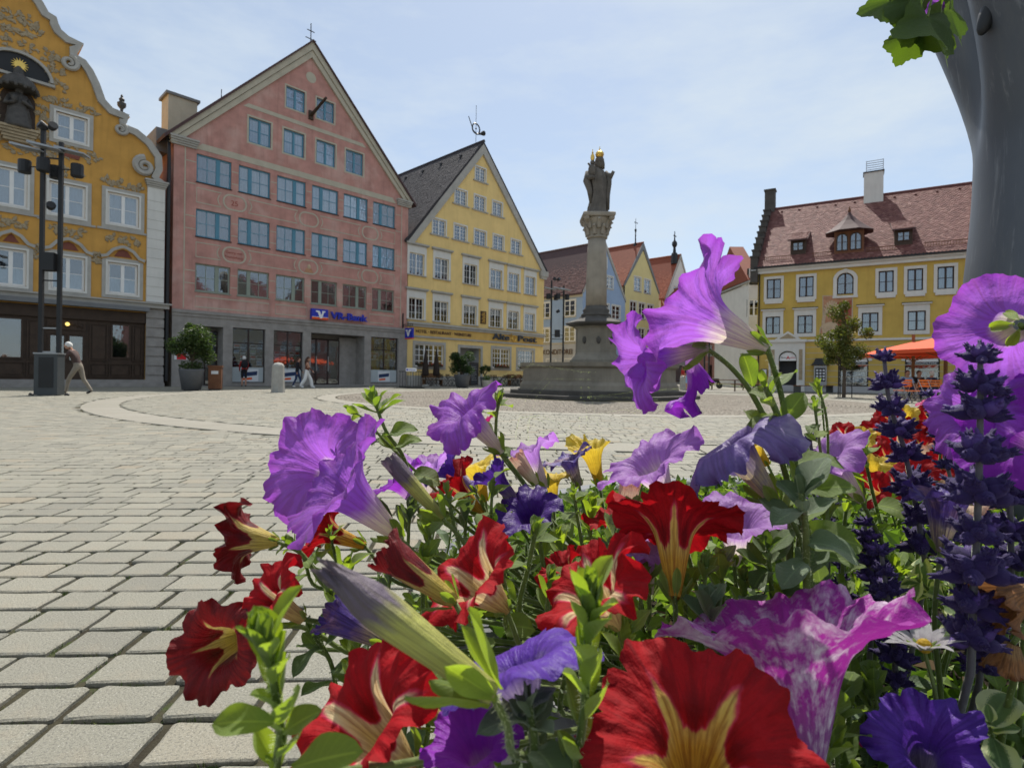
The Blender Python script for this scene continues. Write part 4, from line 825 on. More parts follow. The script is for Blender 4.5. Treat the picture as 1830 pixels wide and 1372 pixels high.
# neighbours further right along the same row (seen mirrored in the bank windows)
for k,(u0,wd,ev,ht,wm,lb) in enumerate(((17.6,12.,10.,17.,'plaster_pink','dusky pink gabled house next right after the ochre house'),(29.7,12.,9.5,16.,'plaster_cream','cream gabled house two doors right of the ochre house'))):
    c=Vector((OO.x+OD.x*u0,OO.y+OD.y*u0,0)); gable_house('gabled_house',lb,c,OR,wd,ev,(wd/2,ht),12,wm,'tiles_red','trim_grey',[(1.2+i*2.6,2.4+i*2.6,z,z+1.6) for i in range(4) for z in(3.6,6.9)],tile=False,seed=20+k)
for k,(y0,wd,ev,ht,wm,lb) in enumerate(((24.,12.,11.,19.,'plaster_red','dull red gabled house closing the square far to the right'),(11.8,12.,10.,17.,'plaster_cream','cream gabled house on the right side of the square'),(-.4,13.,11.,18.,'plaster_pink','pink gabled house on the right side of the square, nearest the viewer'))):
    gable_house('gabled_house',lb,(47,y0,0),-PI/2,wd,ev,(wd/2,ht),12,wm,'tiles_red','trim_grey',[(1.2+i*2.8,2.6+i*2.8,z,z+1.7) for i in range(4) for z in(1.,4.4,7.8)],tile=False,seed=30+k)
# ================================================================== fountain
FC=Vector((3.45,23.2,0)); P8=PI/8
fo=thing('fountain','octagonal grey stone fountain with steps and tall central column','fountain',FC)
MB().lathe([(4.15,0),(4.15,.12),(4.12,.14)],(0,0,0),8,1,1,None,P8).build('step','stone_dark',fo); MB().lathe([(3.8,.142),(3.8,.28),(3.77,.3)],(0,0,0),8,1,1,None,P8).build('step','stone_dark',fo)
MB().lathe([(3.36,.302),(3.34,.5),(3.22,.62),(3.22,1.12),(3.34,1.2),(3.36,1.34),(2.98,1.35),(2.95,.9),(2.9,.7)],(0,0,0),8,1,1,None,P8).build('basin','stone_fountain',fo)
MB().lathe([(2.96,.98),(.1,.985)],(0,0,0),8,1,1,None,P8).build('water',(lambda t:t.base((.03,.05,.05),.06,.6))(NT('fountain_water')),fo)
pd=MB().lathe([(1.1,.6),(1.1,1.5),(1.0,1.62),(.9,1.72),(.86,1.8),(.84,2.78),(.95,2.86)],(0,0,0),8,1,1,None,P8).build('pedestal','stone_fountain',fo)
MB().lathe([(.95,2.862),(1.18,2.95),(1.2,3.02),(1.0,3.1),(.7,3.2),(.62,3.3)],(0,0,0),16,1,1,lambda a,z:1+.05*math.cos(8*a)).build('pedestal_slab','stone_dark',fo)
for a in(-PI/2-.75,-PI/2,-PI/2+.75): MB().ball((.8*math.cos(a),.8*math.sin(a),2.3),.12,10,8,(.7,.7,1.3)).build('medallion','stone_dark',pd)
MB().lathe([(.62,3.3),(.62,3.38),(.52,3.45),(.56,3.55),(.5,3.62),(.46,3.7),(.43,3.74)],(0,0,0),28).build('column_base','stone_dark',fo,True)
MB().lathe([(.43,3.742),(.43,4.6),(.40,5.8),(.365,6.5)],(0,0,0),28).build('column','stone_column',fo,True)
cp=MB(); cp.lathe([(.37,6.5),(.43,6.54),(.43,6.6),(.38,6.63),(.4,6.85),(.5,7.1),(.6,7.3)],(0,0,0),24); 
for k in range(8):
    a=k*PI/4+P8
    for zz,rr_ in((6.65,.4),(6.9,.45)):
        b=a+(0 if zz<6.8 else P8); cp.tube([(rr_*math.cos(b),rr_*math.sin(b),zz),((rr_+.05)*math.cos(b),(rr_+.05)*math.sin(b),zz+.22),((rr_+.16)*math.cos(b),(rr_+.16)*math.sin(b),zz+.34),((rr_+.2)*math.cos(b),(rr_+.2)*math.sin(b),zz+.27)],[.09,.085,.06,.03],6)
for k in range(4): a=k*PI/2+PI/4; cp.ball((.72*math.cos(a),.72*math.sin(a),7.28),.13,8,6)
cp.lathe([(.88,7.32),(.92,7.36),(.92,7.46),(.85,7.5)],(0,0,0),4,1,1,None,PI/4); cp.build('capital','stone_column',fo)
# statue
st=thing('statue','weathered stone Madonna statue with gilded crown holding child atop column','statue',FC+Vector((0,0,7.5)))
def fold(a,z): return 1+.09*math.sin(a*6+2.2*z+1.3*math.sin(z*2))+.06*math.sin(a*11-3*z)
rb=MB(); pr=[(.5,0),(.5,.08),(.44,.12),(.42,.3),(.38,.7),(.34,1.0),(.36,1.25),(.38,1.45),(.36,1.65),(.30,1.85),(.18,1.95),(.1,2.02),(.09,2.1)]
rb.lathe([(r*.94,z) for r,z in pr],(0,0,0),36,1,.8,fold)
for i,(x,y,z) in enumerate(rb.v): rb.v[i]=(x+.10*math.sin(z*1.9)-.02,y,z)
ro_=rb.build('robe','stone_statue',st,True)
mb=MB(); mb.ball((.06,-.06,2.24),.16,14,10,(.9,.95,1.2)); mb.ball((.06,-.2,2.22),.03,6,5); mb.lathe([(.24,1.95),(.24,2.15),(.2,2.35),(.1,2.44)],(.07,.02,0),16,.9,.8,lambda a,z:1+.06*math.sin(a*7)); mb.build('head','stone_statue',st,True)
mb=MB(); mb.tube([(.3,0,1.75),(.52,-.1,1.55),(.62,-.16,1.78)],[.13,.12,.07],10); mb.tube([(-.25,0,1.75),(-.42,-.18,1.5),(-.2,-.38,1.45)],[.14,.12,.07],10); mb.tube([(-.42,0,1.8),(-.46,-.05,1.4),(-.34,-.1,1.0),(-.3,-.1,.5)],[.1,.16,.12,.05],8); mb.tube([(.44,-.05,1.7),(.46,-.1,1.3),(.4,-.15,.8),(.42,-.12,.2)],[.12,.1,.09,.06],8); mb.build('mantle','stone_statue',st,True)
mb=MB(); mb.lathe([(.1,0),(.15,.12),(.16,.3),(.13,.42),(.06,.48)],(-.27,-.2,1.55),12); mb.ball((-.26,-.23,2.1),.1,10,8); mb.tube([(-.35,-.25,1.95),(-.45,-.3,2.05)],.04,6); mb.build('child','stone_statue',st,True)
def crown(c,r,nm): mb=MB(); mb.lathe([(r*.9,0),(r,.03),(r*1.2,.12),(r*1.1,.2),(r*.6,.27),(.02,.3)],c,14); mb.ball((c[0],c[1],c[2]+.33),.04); mb.box(c[0]-.012,c[0]+.012,c[1]-.012,c[1]+.012,c[2]+.33,c[2]+.46); mb.build(nm,'gold',st)
crown((.06,-.04,2.38),.15,'crown'); crown((-.26,-.23,2.18),.07,'child_crown')
# ================================================================== people
def person(label,loc,rz,J,hair,mats,group=None,rad=None,extra=None,hair_long=0):
    """J: joints (local, x right, y forward, z up). mats: dict region->material. one continuous skinned body."""
    t=thing('person',label,'person',loc,rz,group)
    names=['pelvis','waist','chest','neck','head','top','shL','elL','haL','shR','elR','haR','hipL','knL','anL','toL','hipR','knR','anR','toR','fiL','fiR']
    E_=[('pelvis','waist'),('waist','chest'),('chest','neck'),('neck','head'),('head','top'),('chest','shL'),('shL','elL'),('elL','haL'),('haL','fiL'),('chest','shR'),('shR','elR'),('elR','haR'),('haR','fiR'),('pelvis','hipL'),('hipL','knL'),('knL','anL'),('anL','toL'),('pelvis','hipR'),('hipR','knR'),('knR','anR'),('anR','toR')]
    for s_ in'LR':
        h,e=Vector(J['ha'+s_]),Vector(J['el'+s_]); J['fi'+s_]=tuple(h+(h-e).normalized()*.12)
    rd={'pelvis':.145,'waist':.125,'chest':.15,'neck':.06,'head':.085,'top':.07,'sh':.075,'el':.048,'ha':.036,'fi':.02,'hip':.095,'kn':.065,'an':.045,'to':.035}
    if rad: rd.update(rad)
    me=bpy.data.meshes.new('b'); me.from_pydata([J[n] for n in names],[(names.index(a),names.index(b)) for a,b in E_],[])
    o=bpy.data.objects.new('b',me); COL.objects.link(o); m=o.modifiers.new('s','SKIN'); sv_=me.skin_vertices[0].data
    for i,n in enumerate(names): r=rd.get(n,rd.get(n[:-1],.06)); sv_[i].radius=(r,r*.85 if n in('pelvis','waist','chest') else r)
    sv_[0].use_root=True; m.use_smooth_shade=True; ss=o.modifiers.new('u','SUBSURF'); ss.levels=1; ss.render_levels=1
    bm_=bpy.data.meshes.new_from_object(o.evaluated_get(bpy.context.evaluated_depsgraph_get())); bpy.data.objects.remove(o)
    keys=['skin','top','bottom','shoe']; bm_.materials.clear()
    for k in keys: bm_.materials.append(MT[mats[k]])
    def seg(p,a,b): ab=b-a; q=max(0,min(1,(p-a).dot(ab)/max(ab.length_squared,1e-9))); return (a+ab*q-p).length,q
    reg={('neck','head'):0,('head','top'):0,('haL','fiL'):0,('haR','fiR'):0}
    for a,b in E_:
        if (a,b) in reg: continue
        reg[(a,b)]=3 if b[:2]=='to' else 2 if a[:3] in('hip',) or a[:2]=='kn' or b[:3]=='hip' else 1
    for p in bm_.polygons:
        c=p.center; best=min(((seg(c,Vector(J[a]),Vector(J[b])),(a,b)) for a,b in E_),key=lambda z:z[0][0]); (d,q),e=best; r=reg[e]
        if e[0][:2]=='el' and mats.get('short_sleeve'): r=0
        if e[0][:2]=='sh' and mats.get('sleeveless'): r=0
        if e[0][:2]=='kn' and mats.get('shorts') and q>.0: r=0
        if e[0][:2]=='an': r=3
        if e==('pelvis','waist') and q<.25: r=2
        if e==('chest','neck') and q>.75: r=0
        p.material_index=r; p.use_smooth=True
    bd=ob('body',bm_,t)
    hd=Vector(J['head']); tp=Vector(J['top']); ax=(tp-hd).normalized(); rot=ax.to_track_quat('Z','Y').to_matrix(); cc=hd.lerp(tp,.55)
    hb=MB(); hb.ball(tuple(cc+rot@Vector((0,0,0))),.098,12,9,(.88,1.0,1.22),rot); hb.ball(tuple(cc+Vector((0,.1,-.01))),.022,6,5)
    for s_ in(-1,1): hb.ball(tuple(cc+Vector((s_*.086,0,-.005))),.024,6,5,(.5,.8,1.2)); hb.ball(tuple(cc+Vector((s_*.034,.088,.02))),.012,5,4)
    hb.build('head',mats['skin'],t,True)
    hr=MB(); hr.ball(tuple(cc+Vector((0,-.022,.03))),.107,12,9,(.93,.98,1.12),rot)
    if hair_long: hr.tube([tuple(cc+Vector((0,-.07,.03))),tuple(cc+Vector((0,-.11,-.15))),tuple(cc+Vector((0,-.12,-.15-hair_long)))],[.085,.095,.05],8)
    hr.build('hair',hair,t,True)
    if extra: extra(t,J)
    return t
def stand(lean=0,stride=.0,h=1.72,arms=(0,0),shrug=0.):
    k=h/1.72; s_=math.sin(lean); c=math.cos(lean)
    def up(z,x=0,y=0): d=z-.95; return (x*k,(y+d*s_)*k,(.95+d*c)*k)
    J=dict(pelvis=(0,0,.95*k),waist=up(1.1),chest=up(1.33),neck=up(1.47),head=up(1.56,0,.02+lean*.02),top=up(1.66,0,.04+lean*.03))
    for n,x,a,f in(('L',-1,arms[0],stride),('R',1,arms[1],-stride)):
        J['sh'+n]=up(1.40,.17*x); sx,sy,sz=J['sh'+n]; J['el'+n]=(sx+.05*x,sy+math.sin(a)*.28*k,sz-math.cos(a)*.28*k); b=a+.35; J['ha'+n]=(sx+.04*x,J['el'+n][1]+math.sin(b)*.25*k,J['el'+n][2]-math.cos(b)*.25*k)
        J['hip'+n]=(.09*x*k,0,.9*k); J['kn'+n]=(.095*x*k,(f*.5+.03+abs(f)*.12)*k,.49*k); J['an'+n]=(.095*x*k,(f-.02)*k,(.075+max(0,-f)*.10)*k); J['to'+n]=(.10*x*k,(f+.15)*k,(.035+max(0,-f)*.0)*k)
    return J
def sit(h=1.7):
    J=stand(.05,0,h,(.5,.5)); dz=-.45
    for n in J: x,y,z=J[n]; J[n]=(x,y,z+dz)
    for s_,x in(('L',-1),('R',1)): J['hip'+s_]=(.09*x,0,.5); J['kn'+s_]=(.1*x,.42,.52); J['an'+s_]=(.1*x,.4,.08); J['to'+s_]=(.1*x,.55,.04)
    return J
def yaw(px,py,tx,ty):
    a,b=gnd(px,py),gnd(tx,ty); d=b-a; return math.atan2(d.y,d.x)-PI/2
p=gnd(140,704.5); person('white-haired man in brown shirt leaning forward as he walks past lamp mast',p,R_(100),stand(.42,.33,1.78,(.5,-.2)),'hair_white',dict(skin='skin',top='cloth_brown',bottom='cloth_khaki',shoe='cloth_black',short_sleeve=1))
def backpack(t,J):
    mb=MB(); mb.ball((0,-.24,1.3),.2,12,9,(.95,.62,1.3)); mb.build('backpack','cloth_black',t,True)
    mb=MB(); [mb.tube([(x,-.1,1.46),(x,.13,1.4),(x,.14,1.2),(x,-.05,1.1)],.022,6) for x in(-.12,.12)]; mb.build('strap','cloth_black',t)
p=gnd(436,690.5); person('man in red shirt and dark shorts with black backpack facing bank window',p,R_(32),stand(.03,.02,1.72,(.3,.5)),'hair_white',dict(skin='skin',top='cloth_red',bottom='cloth_black',shoe='cloth_black',shorts=1),extra=backpack)
def bag(t,J): x,y,z=J['haL']; MB().ball((x,y,z-.12),.12,10,8,(.6,1,1.1)).build('handbag','cloth_khaki',t)
p=gnd(548,693.5); person('woman in rust top and wide white trousers walking past the bank',p,R_(-75),stand(.08,.30,1.68,(-.2,.4)),'hair_brown',dict(skin='skin',top='cloth_rust',bottom='cloth_white',shoe='cloth_white',sleeveless=1),rad={'kn':.10,'an':.10},hair_long=.25,extra=bag)
p=gnd(531,692.2); person('dark-clad woman with long hair walking half hidden beside woman in white trousers',p,R_(-75),stand(.05,.22,1.68,(.3,-.2)),'hair_brown',dict(skin='skin',top='cloth_black',bottom='cloth_navy',shoe='cloth_white'),hair_long=.25)
p=gnd(1230,698); person('person in light blue shorts and black top standing beyond the fountain',p,R_(10),stand(0,.05,1.75),'hair_brown',dict(skin='skin',top='cloth_black',bottom='cloth_blue',shoe='cloth_black',shorts=1,short_sleeve=1))
p=gnd(1221,695); person('person in red clothes beside the one in light blue shorts',p,R_(40),stand(0,.1,1.7),'hair_brown',dict(skin='skin',top='cloth_red',bottom='cloth_red',shoe='cloth_black',short_sleeve=1))
# ================================================================== street furniture
def bar(mb,a,b,r,n=6): mb.tube([a,b],r,n)
def lamp_mast(label,loc,rz,h,gap=.5,box=True,spk=True):
    t=thing('lamp_mast',label,'street lamp',loc,rz)
    for x in(-gap/2,gap/2): MB().box(x-.055,x+.055,-.05,.05,0,h-(.35 if x>0 else 0)).build('post','metal_black',t)
    for k,z in enumerate((1.35,2.1,3.6,3.9,h-.55,h-.9)):
        MB().box(-gap/2+.055,gap/2-.055,-.02,.02,z,z+.04).build('crossbar','metal_grey' if k<2 else 'metal_black',t)
    if box:
        q=MB().box(-gap/2-.07,gap/2+.07,-.2,.2,.02,1.3).build('base_cabinet','metal_anthracite',t); MB().box(-gap/2+.06,gap/2-.04,-.21,-.201,.25,1.2).build('cabinet_door','metal_black',q); MB().box(-gap/2-.09,gap/2+.09,-.22,.22,1.3,1.34).build('cabinet_top','metal_grey',q)
        for x in(-gap/2-.24,gap/2+.24): MB().lathe([(.07,0),(.07,.05),(.04,.08)],(x,0,0),8).build('anchor','metal_black',t)
    for x,dy in((-.62,-.05),(-.02,-.3),(.58,-.05)): o=MB().prism([(-.42,0),(.42,-.1),(.42,-.06),(-.42,.07)],-.2,.2).build('lamp_reflector','metal_grey',t,loc=(x,dy,h-.62)); o.rotation_euler=(0,.05,0)
    if spk:
        for x,y in((-.72,-.05),(-.05,-.36),(-.05,.3),(.72,-.05)):
            o=MB().lathe([(.16,0),(.17,.03),(.17,.37),(.16,.4)],(x,y,h-1.42),12).build('lamp_head','metal_black',t)
            m=MB(); bar(m,(x*.35,y*.3,h-1.2),(x*.8,y*.75,h-1.2),.02); m.build('lamp_arm','metal_black',t)
        for x in(-.12,.12): o=MB().lathe([(.05,-.12),(.1,-.05),(.13,.1),(.12,.14)],(0,0,0),12).build('spotlight','metal_black',t,loc=(x-.1,-.05,h+.08)); o.rotation_euler=(1.2,0,x*6)
        MB().box(-.17,.17,-.2,.1,2.3 if h<5 else h*.47,h*.47+.55).build('loudspeaker','metal_black',t); o=MB().lathe([(.05,-.12),(.1,-.05),(.13,.1),(.12,.14)],(0,0,0),12).build('spotlight','metal_black',t,loc=(0,-.05,h*.71)); o.rotation_euler=(1.2,0,.6)
    return t
p=gnd(88,706.5); lamp_mast('dark twin-post lamp mast with cabinet base before the orange house',p,R_(12),8.35,.5)
lp=at(995,660,42); lamp_mast('slender black lamp mast standing before the blue house',(lp.x,42,0),R_(10),8.0,.95,False)
lp=at(1263,660,44); lamp_mast('thin black lamp mast far down the street right of the column',(lp.x,44,0),0,5.2,.35,False,False)
p=gnd(497,701); bo=thing('bollard','pale stone bollard standing before the bank entrance','bollard',p); MB().lathe([(.27,0),(.235,1.1),(.2,1.16),(.12,1.22),(.0,1.24)],(0,0,0),8,1,1,None,P8).build('post','concrete',bo)
p=gnd(1222,696.5); bo=thing('bollard','grey stone bollard right of the fountain steps','bollard',p); MB().lathe([(.3,0),(.26,.85),(.2,.95),(.0,1.0)],(0,0,0),8,1,1,None,P8).build('post','concrete',bo)
p=gnd(385,697); bn=thing('litter_bin','brown rust-coloured litter bin beside the potted tree','bin',p,R_(20)); MB().box(-.26,.26,-.22,.22,.06,1.02).build('casing','wood_rust',bn); MB().box(-.29,.29,-.25,.25,1.02,1.1).build('lid','wood_rust',bn); MB().box(-.14,.14,-.226,-.221,.72,.86).build('sticker','poster_white',bn); MB().box(-.24,.24,-.2,.2,0,.06).build('foot','metal_black',bn)
# potted trees
LFM={}
def leafmat(name,a,b,c,tr=.35,rough=.5):
    t=NT(name); uv=t.n('UVMap').outputs[0]; sx=t.n('SeparateXYZ'); t.set(sx.inputs[0],uv); col=t.ramp(sx.outputs[0],[(0,a),(.5,b),(1,c)]); t.base(col,rough,.35)
    tl=t.n('BsdfTranslucent'); t.set(tl.inputs[0],t.mix(1.,col,(1.5,1.7,.6),'MULTIPLY')); m=t.n('MixShader'); m.inputs[0].default_value=tr; t.set(m.inputs[1],t.b.outputs[0]); t.set(m.inputs[2],tl.outputs[0]); t.t.links.new(m.outputs[0],t.out.inputs[0]); return t.m
MT['leaf_tree']=leafmat('leaf_tree',(.05,.065,.014),(.10,.115,.026),(.18,.175,.045)); MT['leaf_olive']=leafmat('leaf_olive',(.025,.05,.015),(.05,.085,.025),(.10,.13,.045)); MT['leaf_dark']=leafmat('leaf_dark',(.015,.035,.012),(.03,.06,.02),(.06,.09,.03))
def leafcloud(mb,cs,n,size,seed,flat=.5):
    rr=random.Random(seed)
    for i in range(n):
        c,r=cs[rr.randrange(len(cs))]; d=Vector((rr.gauss(0,1),rr.gauss(0,1),rr.gauss(0,1))).normalized()*r*rr.random()**.42; p=Vector(c)+d
        s_=size*rr.uniform(.6,1.3); u=Vector((rr.gauss(0,1),rr.gauss(0,1),rr.gauss(0,flat))).normalized(); v=u.orthogonal().normalized(); v=Matrix.Rotation(rr.random()*6.28,3,u)@v
        mb.cu=(rr.random(),rr.random()); mb.add([p-u*s_,p-u*s_*.1+v*s_*.42,p+u*s_,p-u*s_*.1-v*s_*.42],[(0,1,2,3)])
def limbs(mb,base,tips,r0,seed):
    rr=random.Random(seed)
    for t_ in tips:
        b,t_=Vector(base),Vector(t_); m=b.lerp(t_,.5)+Vector((rr.uniform(-.1,.1),rr.uniform(-.1,.1),rr.uniform(0,.12))); mb.tube([b,m,t_],[r0,r0*.6,r0*.2],6)
def potted(label,px,py,h_pot,r_pot,trunk_h,crown,leafm,n,size,seed,under=True,group='potted shrubs'):
    p=gnd(px,py); t=thing('potted_tree',label,'potted tree',p,0)
    MB().lathe([(r_pot*.74,.04),(r_pot*.97,h_pot*.93),(r_pot,h_pot),(r_pot*.93,h_pot),(r_pot*.9,h_pot*.9)],(0,0,0),24).build('pot','pot_grey',t,True)
    MB().lathe([(r_pot*.6,0),(r_pot*.6,.04)],(0,0,0),16).build('pot_foot','metal_black',t)
    mb=MB(); mb.tube([(0,0,h_pot*.8),(.03,0,h_pot+trunk_h*.5),(0,.02,h_pot+trunk_h)],[.05,.045,.035],8); limbs(mb,(0,.02,h_pot+trunk_h),[c for c,_ in crown],.03,seed); mb.build('trunk','tree_bark',t)
    mb=MB(); leafcloud(mb,crown,n,size,seed); mb.build('crown',leafm,t)
    if under: mb=MB(); leafcloud(mb,[((r_pot*.5*math.cos(k),r_pot*.5*math.sin(k),h_pot+.1),r_pot*.55) for k in range(6)],900,.05,seed+1); mb.build('underplanting',leafm,t)
    return t
rr=random.Random(2)
cr=[((rr.uniform(-.55,.55),rr.uniform(-.5,.5),1.75+rr.uniform(-.35,.75)),rr.uniform(.32,.46)) for k in range(22)]+[((-.1,0,2.75),.2)]
potted('bushy potted tree in tall grey pot by the red house corner',342,697.5,.92,.5,.35,cr,'leaf_olive',9500,.06,21)
cr=[((rr.uniform(-.55,.55),rr.uniform(-.5,.5),1.6+rr.uniform(-.5,.6)),rr.uniform(.25,.45)) for k in range(14)]
potted('rounded oleander in grey tub before the inn door',826,692.5,.85,.55,.1,cr,'leaf_dark',4000,.07,22,False)
cr=[((rr.uniform(-.3,.3),rr.uniform(-.3,.3),1.3+rr.uniform(-.2,.2)),.2) for k in range(6)]
potted('small potted shrub right of the inn door',866,690.5,.7,.35,.1,cr,'leaf_dark',900,.06,23,False)
# inn forecourt
def closed_umbrella(label,u,out,h=2.75):
    p=fac(u)+Vector((.725,-.689,0))*out; t=thing('closed_umbrella',label,'umbrella',p,0,'closed umbrellas before the inn'); MB().tube([(0,0,0),(0,0,h)],.03,8).build('pole','wood_dark',t)
    MB().lathe([(.12,.75),(.26,.8),(.24,1.2),(.15,1.9),(.07,2.5),(.02,h-.02)],(0,0,0),16,1,1,lambda a,z:1+.22*math.sin(a*8)).build('canopy','umbrella_brown',t); MB().lathe([(.3,0),(.3,.08),(.06,.12)],(0,0,0),12).build('foot','concrete',t)
closed_umbrella('closed dark brown umbrella nearest the bank, left of its twin',15.9,1.6); closed_umbrella('closed dark brown umbrella standing right before the inn window',16.9,1.6)
def folding_chair(label,loc,rz,mat,group,legs='metal_black',arms=False):
    t=thing('chair',label,'chair',loc,rz,group)
    for k in range(5): MB().box(-.21,.21,-.2+k*.085,-.13+k*.085,.44,.462).build('seat_slat',mat,t)
    for k in range(3): MB().box(-.2,.2,-.235,-.215,.6+k*.1,.67+k*.1).build('back_slat',mat,t)
    for x in(-.21,.21):
        MB().tube([(x,-.25,.88),(x,.18,0)],.013,6).build('leg',legs,t); MB().tube([(x,.2,.45),(x,-.25,0)],.013,6).build('leg',legs,t)
    return t
def bistro_table(label,loc,group):
    t=thing('table',label,'table',loc,.5,group); MB().box(-.38,.38,-.38,.38,.71,.74).build('table_top','wood_dark',t)
    for s_ in(-1,1): MB().tube([(.3,s_*.3,0),(-.3,s_*.3,.7)],.014,6).build('leg','metal_black',t); MB().tube([(-.3,s_*.3,0),(.3,s_*.3,.7)],.014,6).build('leg','metal_black',t)
rf=random.Random(6)
for k,u in enumerate([16.6,17.7,18.9,22.9,23.9,25.0,26.2,27.3]):
    q=fac(u)+Vector((.725,-.689,0))*(1.5+.5*(k%2))
    bistro_table('small bistro table in the row along the inn wall',q,'bistro tables at the inn')
    for s_ in(-1,1): folding_chair('black folding bistro chair at the tables along the inn wall',q+Vector((.689,.725,0))*s_*.62,FR+s_*PI/2,'wood_dark','bistro chairs at the inn')
for u,lb in((17.4,'wooden bench standing against the inn wall below the left window'),(26.6,'wooden bench standing against the inn wall below the right windows')):
    q=fac(u)+Vector((.725,-.689,0))*.55; t=thing('wall_bench',lb,'bench',q,FR)
    MB().box(-.9,.9,-.2,.2,.42,.46).build('seat','wood_mid',t); MB().box(-.9,.9,.14,.18,.62,.95).build('backrest','wood_mid',t)
    for x in(-.8,.8): MB().box(x-.03,x+.03,-.18,.18,0,.42).build('leg','wood_mid',t); MB().box(x-.025,x+.025,.12,.14,.42,.9).build('back_post','wood_mid',t)
q=fac(21.8)+Vector((.725,-.689,0))*.35; t=thing('menu_board','tall dark menu board leaning beside the inn door','menu board',q,FR); MB().box(-.42,.42,-.03,.03,.05,1.85).build('board','print_dark',t); MB().strip(rect(-.42,.42,.05,1.85),.06,-.05,.04,True).build('frame','wood_dark',t)
for k in range(8): MB().box(-.3,.3-.1*(k%3),-.036,-.031,.45+k*.15,.475+k*.15).build('chalk_line','plaster_grey',t)
p=gnd(731,693); t=thing('bicycle_rack','black railing-like bicycle rack with blue and white sign by bank corner','bicycle rack',p,R_(10))
for k in range(9): MB().tube([(-.55+k*.16,0,.05),(-.55+k*.16,0,1.0)],.012,6).build('bar','metal_black',t)
for z in(.06,1.0): MB().box(-.62,.8,-.02,.02,z-.02,z+.02).build('rail','metal_black',t)
MB().box(-.75,.95,-.3,.3,.0,.04).build('foot_plate','metal_black',t); q=MB().box(-.2,.45,-.06,-.03,1.0,1.22).build('sign','sign_white',t); MB().box(-.17,-.07,-.066,-.061,1.06,1.16).build('emblem','sign_blue',q); text(q,'VR-Bank',-.04,-.064,1.06,.13,'sign_blue',.002,0,.42); MB().tube([(.2,-.045,.05),(.2,-.045,1.0)],.02,6).build('sign_post','metal_grey',t)
p=gnd(870,692.5); t=thing('planter_tub','low round stone tub near the inn tables','planter',p); MB().lathe([(.28,0),(.34,.35),(.36,.5),(.3,.5),(.28,.42)],(0,0,0),16).build('tub','concrete',t); mb=MB(); leafcloud(mb,[((0,0,.6),.28)],300,.06,5); mb.build('plant','leaf_dark',t)
# right side: benches, tree, umbrellas, chairs
def bench(label,px0,px1,py):
    a,b=gnd(px0,py),gnd(px1,py-1); d=b-a; L_=d.length; t=thing('bench',label,'bench',a.lerp(b,.5),math.atan2(d.y,d.x),'slatted benches by the ochre house')
    for k in range(3): MB().box(-L_/2,L_/2,-.22+k*.15,-.09+k*.15,.43,.47).build('seat_slat','wood_rust',t)
    for x in(-L_/2+.12,L_/2-.12): MB().box(x-.05,x+.05,-.2,.2,0,.43).build('leg','metal_anthracite',t)
bench('backless bench left of the pharmacy portal',1350,1405,699); bench('backless bench below the vitrine, right of the portal',1423,1484,702.5)
p=gnd(1508,710); tr=thing('street_tree','slim young street tree with sparse olive crown before the ochre house','tree',p)
tk=MB(); tk.tube([(0,0,0),(.02,0,1.2),(-.02,.02,2.2),(.05,0,3.4),(-.1,0,4.3)],[.085,.07,.06,.04,.015],8); rr=random.Random(14); tips=[]
for k in range(26): z=1.55+rr.random()*2.5; a=rr.random()*6.28; r=(1.15 if z<2.6 else 1.15-(z-2.6)*.42)*rr.uniform(.45,1.); tips.append((r*math.cos(a)+(.15 if z>3 else -.1),r*math.sin(a),z+rr.uniform(-.1,.3)))
for q in tips: b=(0,0,max(1.3,q[2]-.55)); limbs(tk,b,[q],.022,int(q[0]*100))
tk.build('trunk','tree_bark',tr); mb=MB(); leafcloud(mb,[(q,rr.uniform(.24,.42)) for q in tips]+[((0,0,2.2),.5),((-.1,0,3.0),.4)],9500,.066,15,.8); mb.build('crown','leaf_tree',tr)
for dx,dy in((-.32,-.1),(.32,-.1),(.0,.3)): MB().tube([(dx,dy,0),(dx,dy,1.9)],.022,6).build('stake','metal_black',tr)
def parasol(label,px,Y,half,hgt,rz):
    c=at(px,660,Y); t=thing('parasol',label,'umbrella',(c.x,Y,0),rz,'orange parasols'); MB().box(-.05,.05,-.05,.05,0,hgt+.35).build('pole','wood_mid',t)
    mb=MB(); n=len(mb.v); s_=half; zr=hgt-.62; mb.add([(0,0,hgt),(s_,s_,zr),(-s_,s_,zr),(-s_,-s_,zr),(s_,-s_,zr),(0,0,hgt-.03),(s_,s_,zr-.16),(-s_,s_,zr-.16),(-s_,-s_,zr-.16),(s_,-s_,zr-.16),(s_,s_,zr-.02),(-s_,s_,zr-.02),(-s_,-s_,zr-.02),(s_,-s_,zr-.02)],[(0,1,2),(0,2,3),(0,3,4),(0,4,1),(1,6,7,2),(2,7,8,3),(3,8,9,4),(4,9,6,1),(5,11,10),(5,12,11),(5,13,12),(5,10,13)]); mb.build('canopy','umbrella_orange',t)
    for x,y in((1,1),(-1,1),(-1,-1),(1,-1),(0,1),(1,0),(-1,0),(0,-1)): MB().tube([(x*.05,y*.05,hgt-.95),(x*s_*.55,y*s_*.55,zr+.2)],.018,5).build('strut','wood_mid',t)
    MB().box(-.35,.35,-.35,.35,0,.09).build('foot','concrete',t)
parasol('orange parasol farther left, tip hanging before the shop window',1632,27.5,1.62,2.75,R_(14)); parasol('larger orange parasol on the right with thick wooden pole',1690,23.5,1.75,2.75,R_(8))
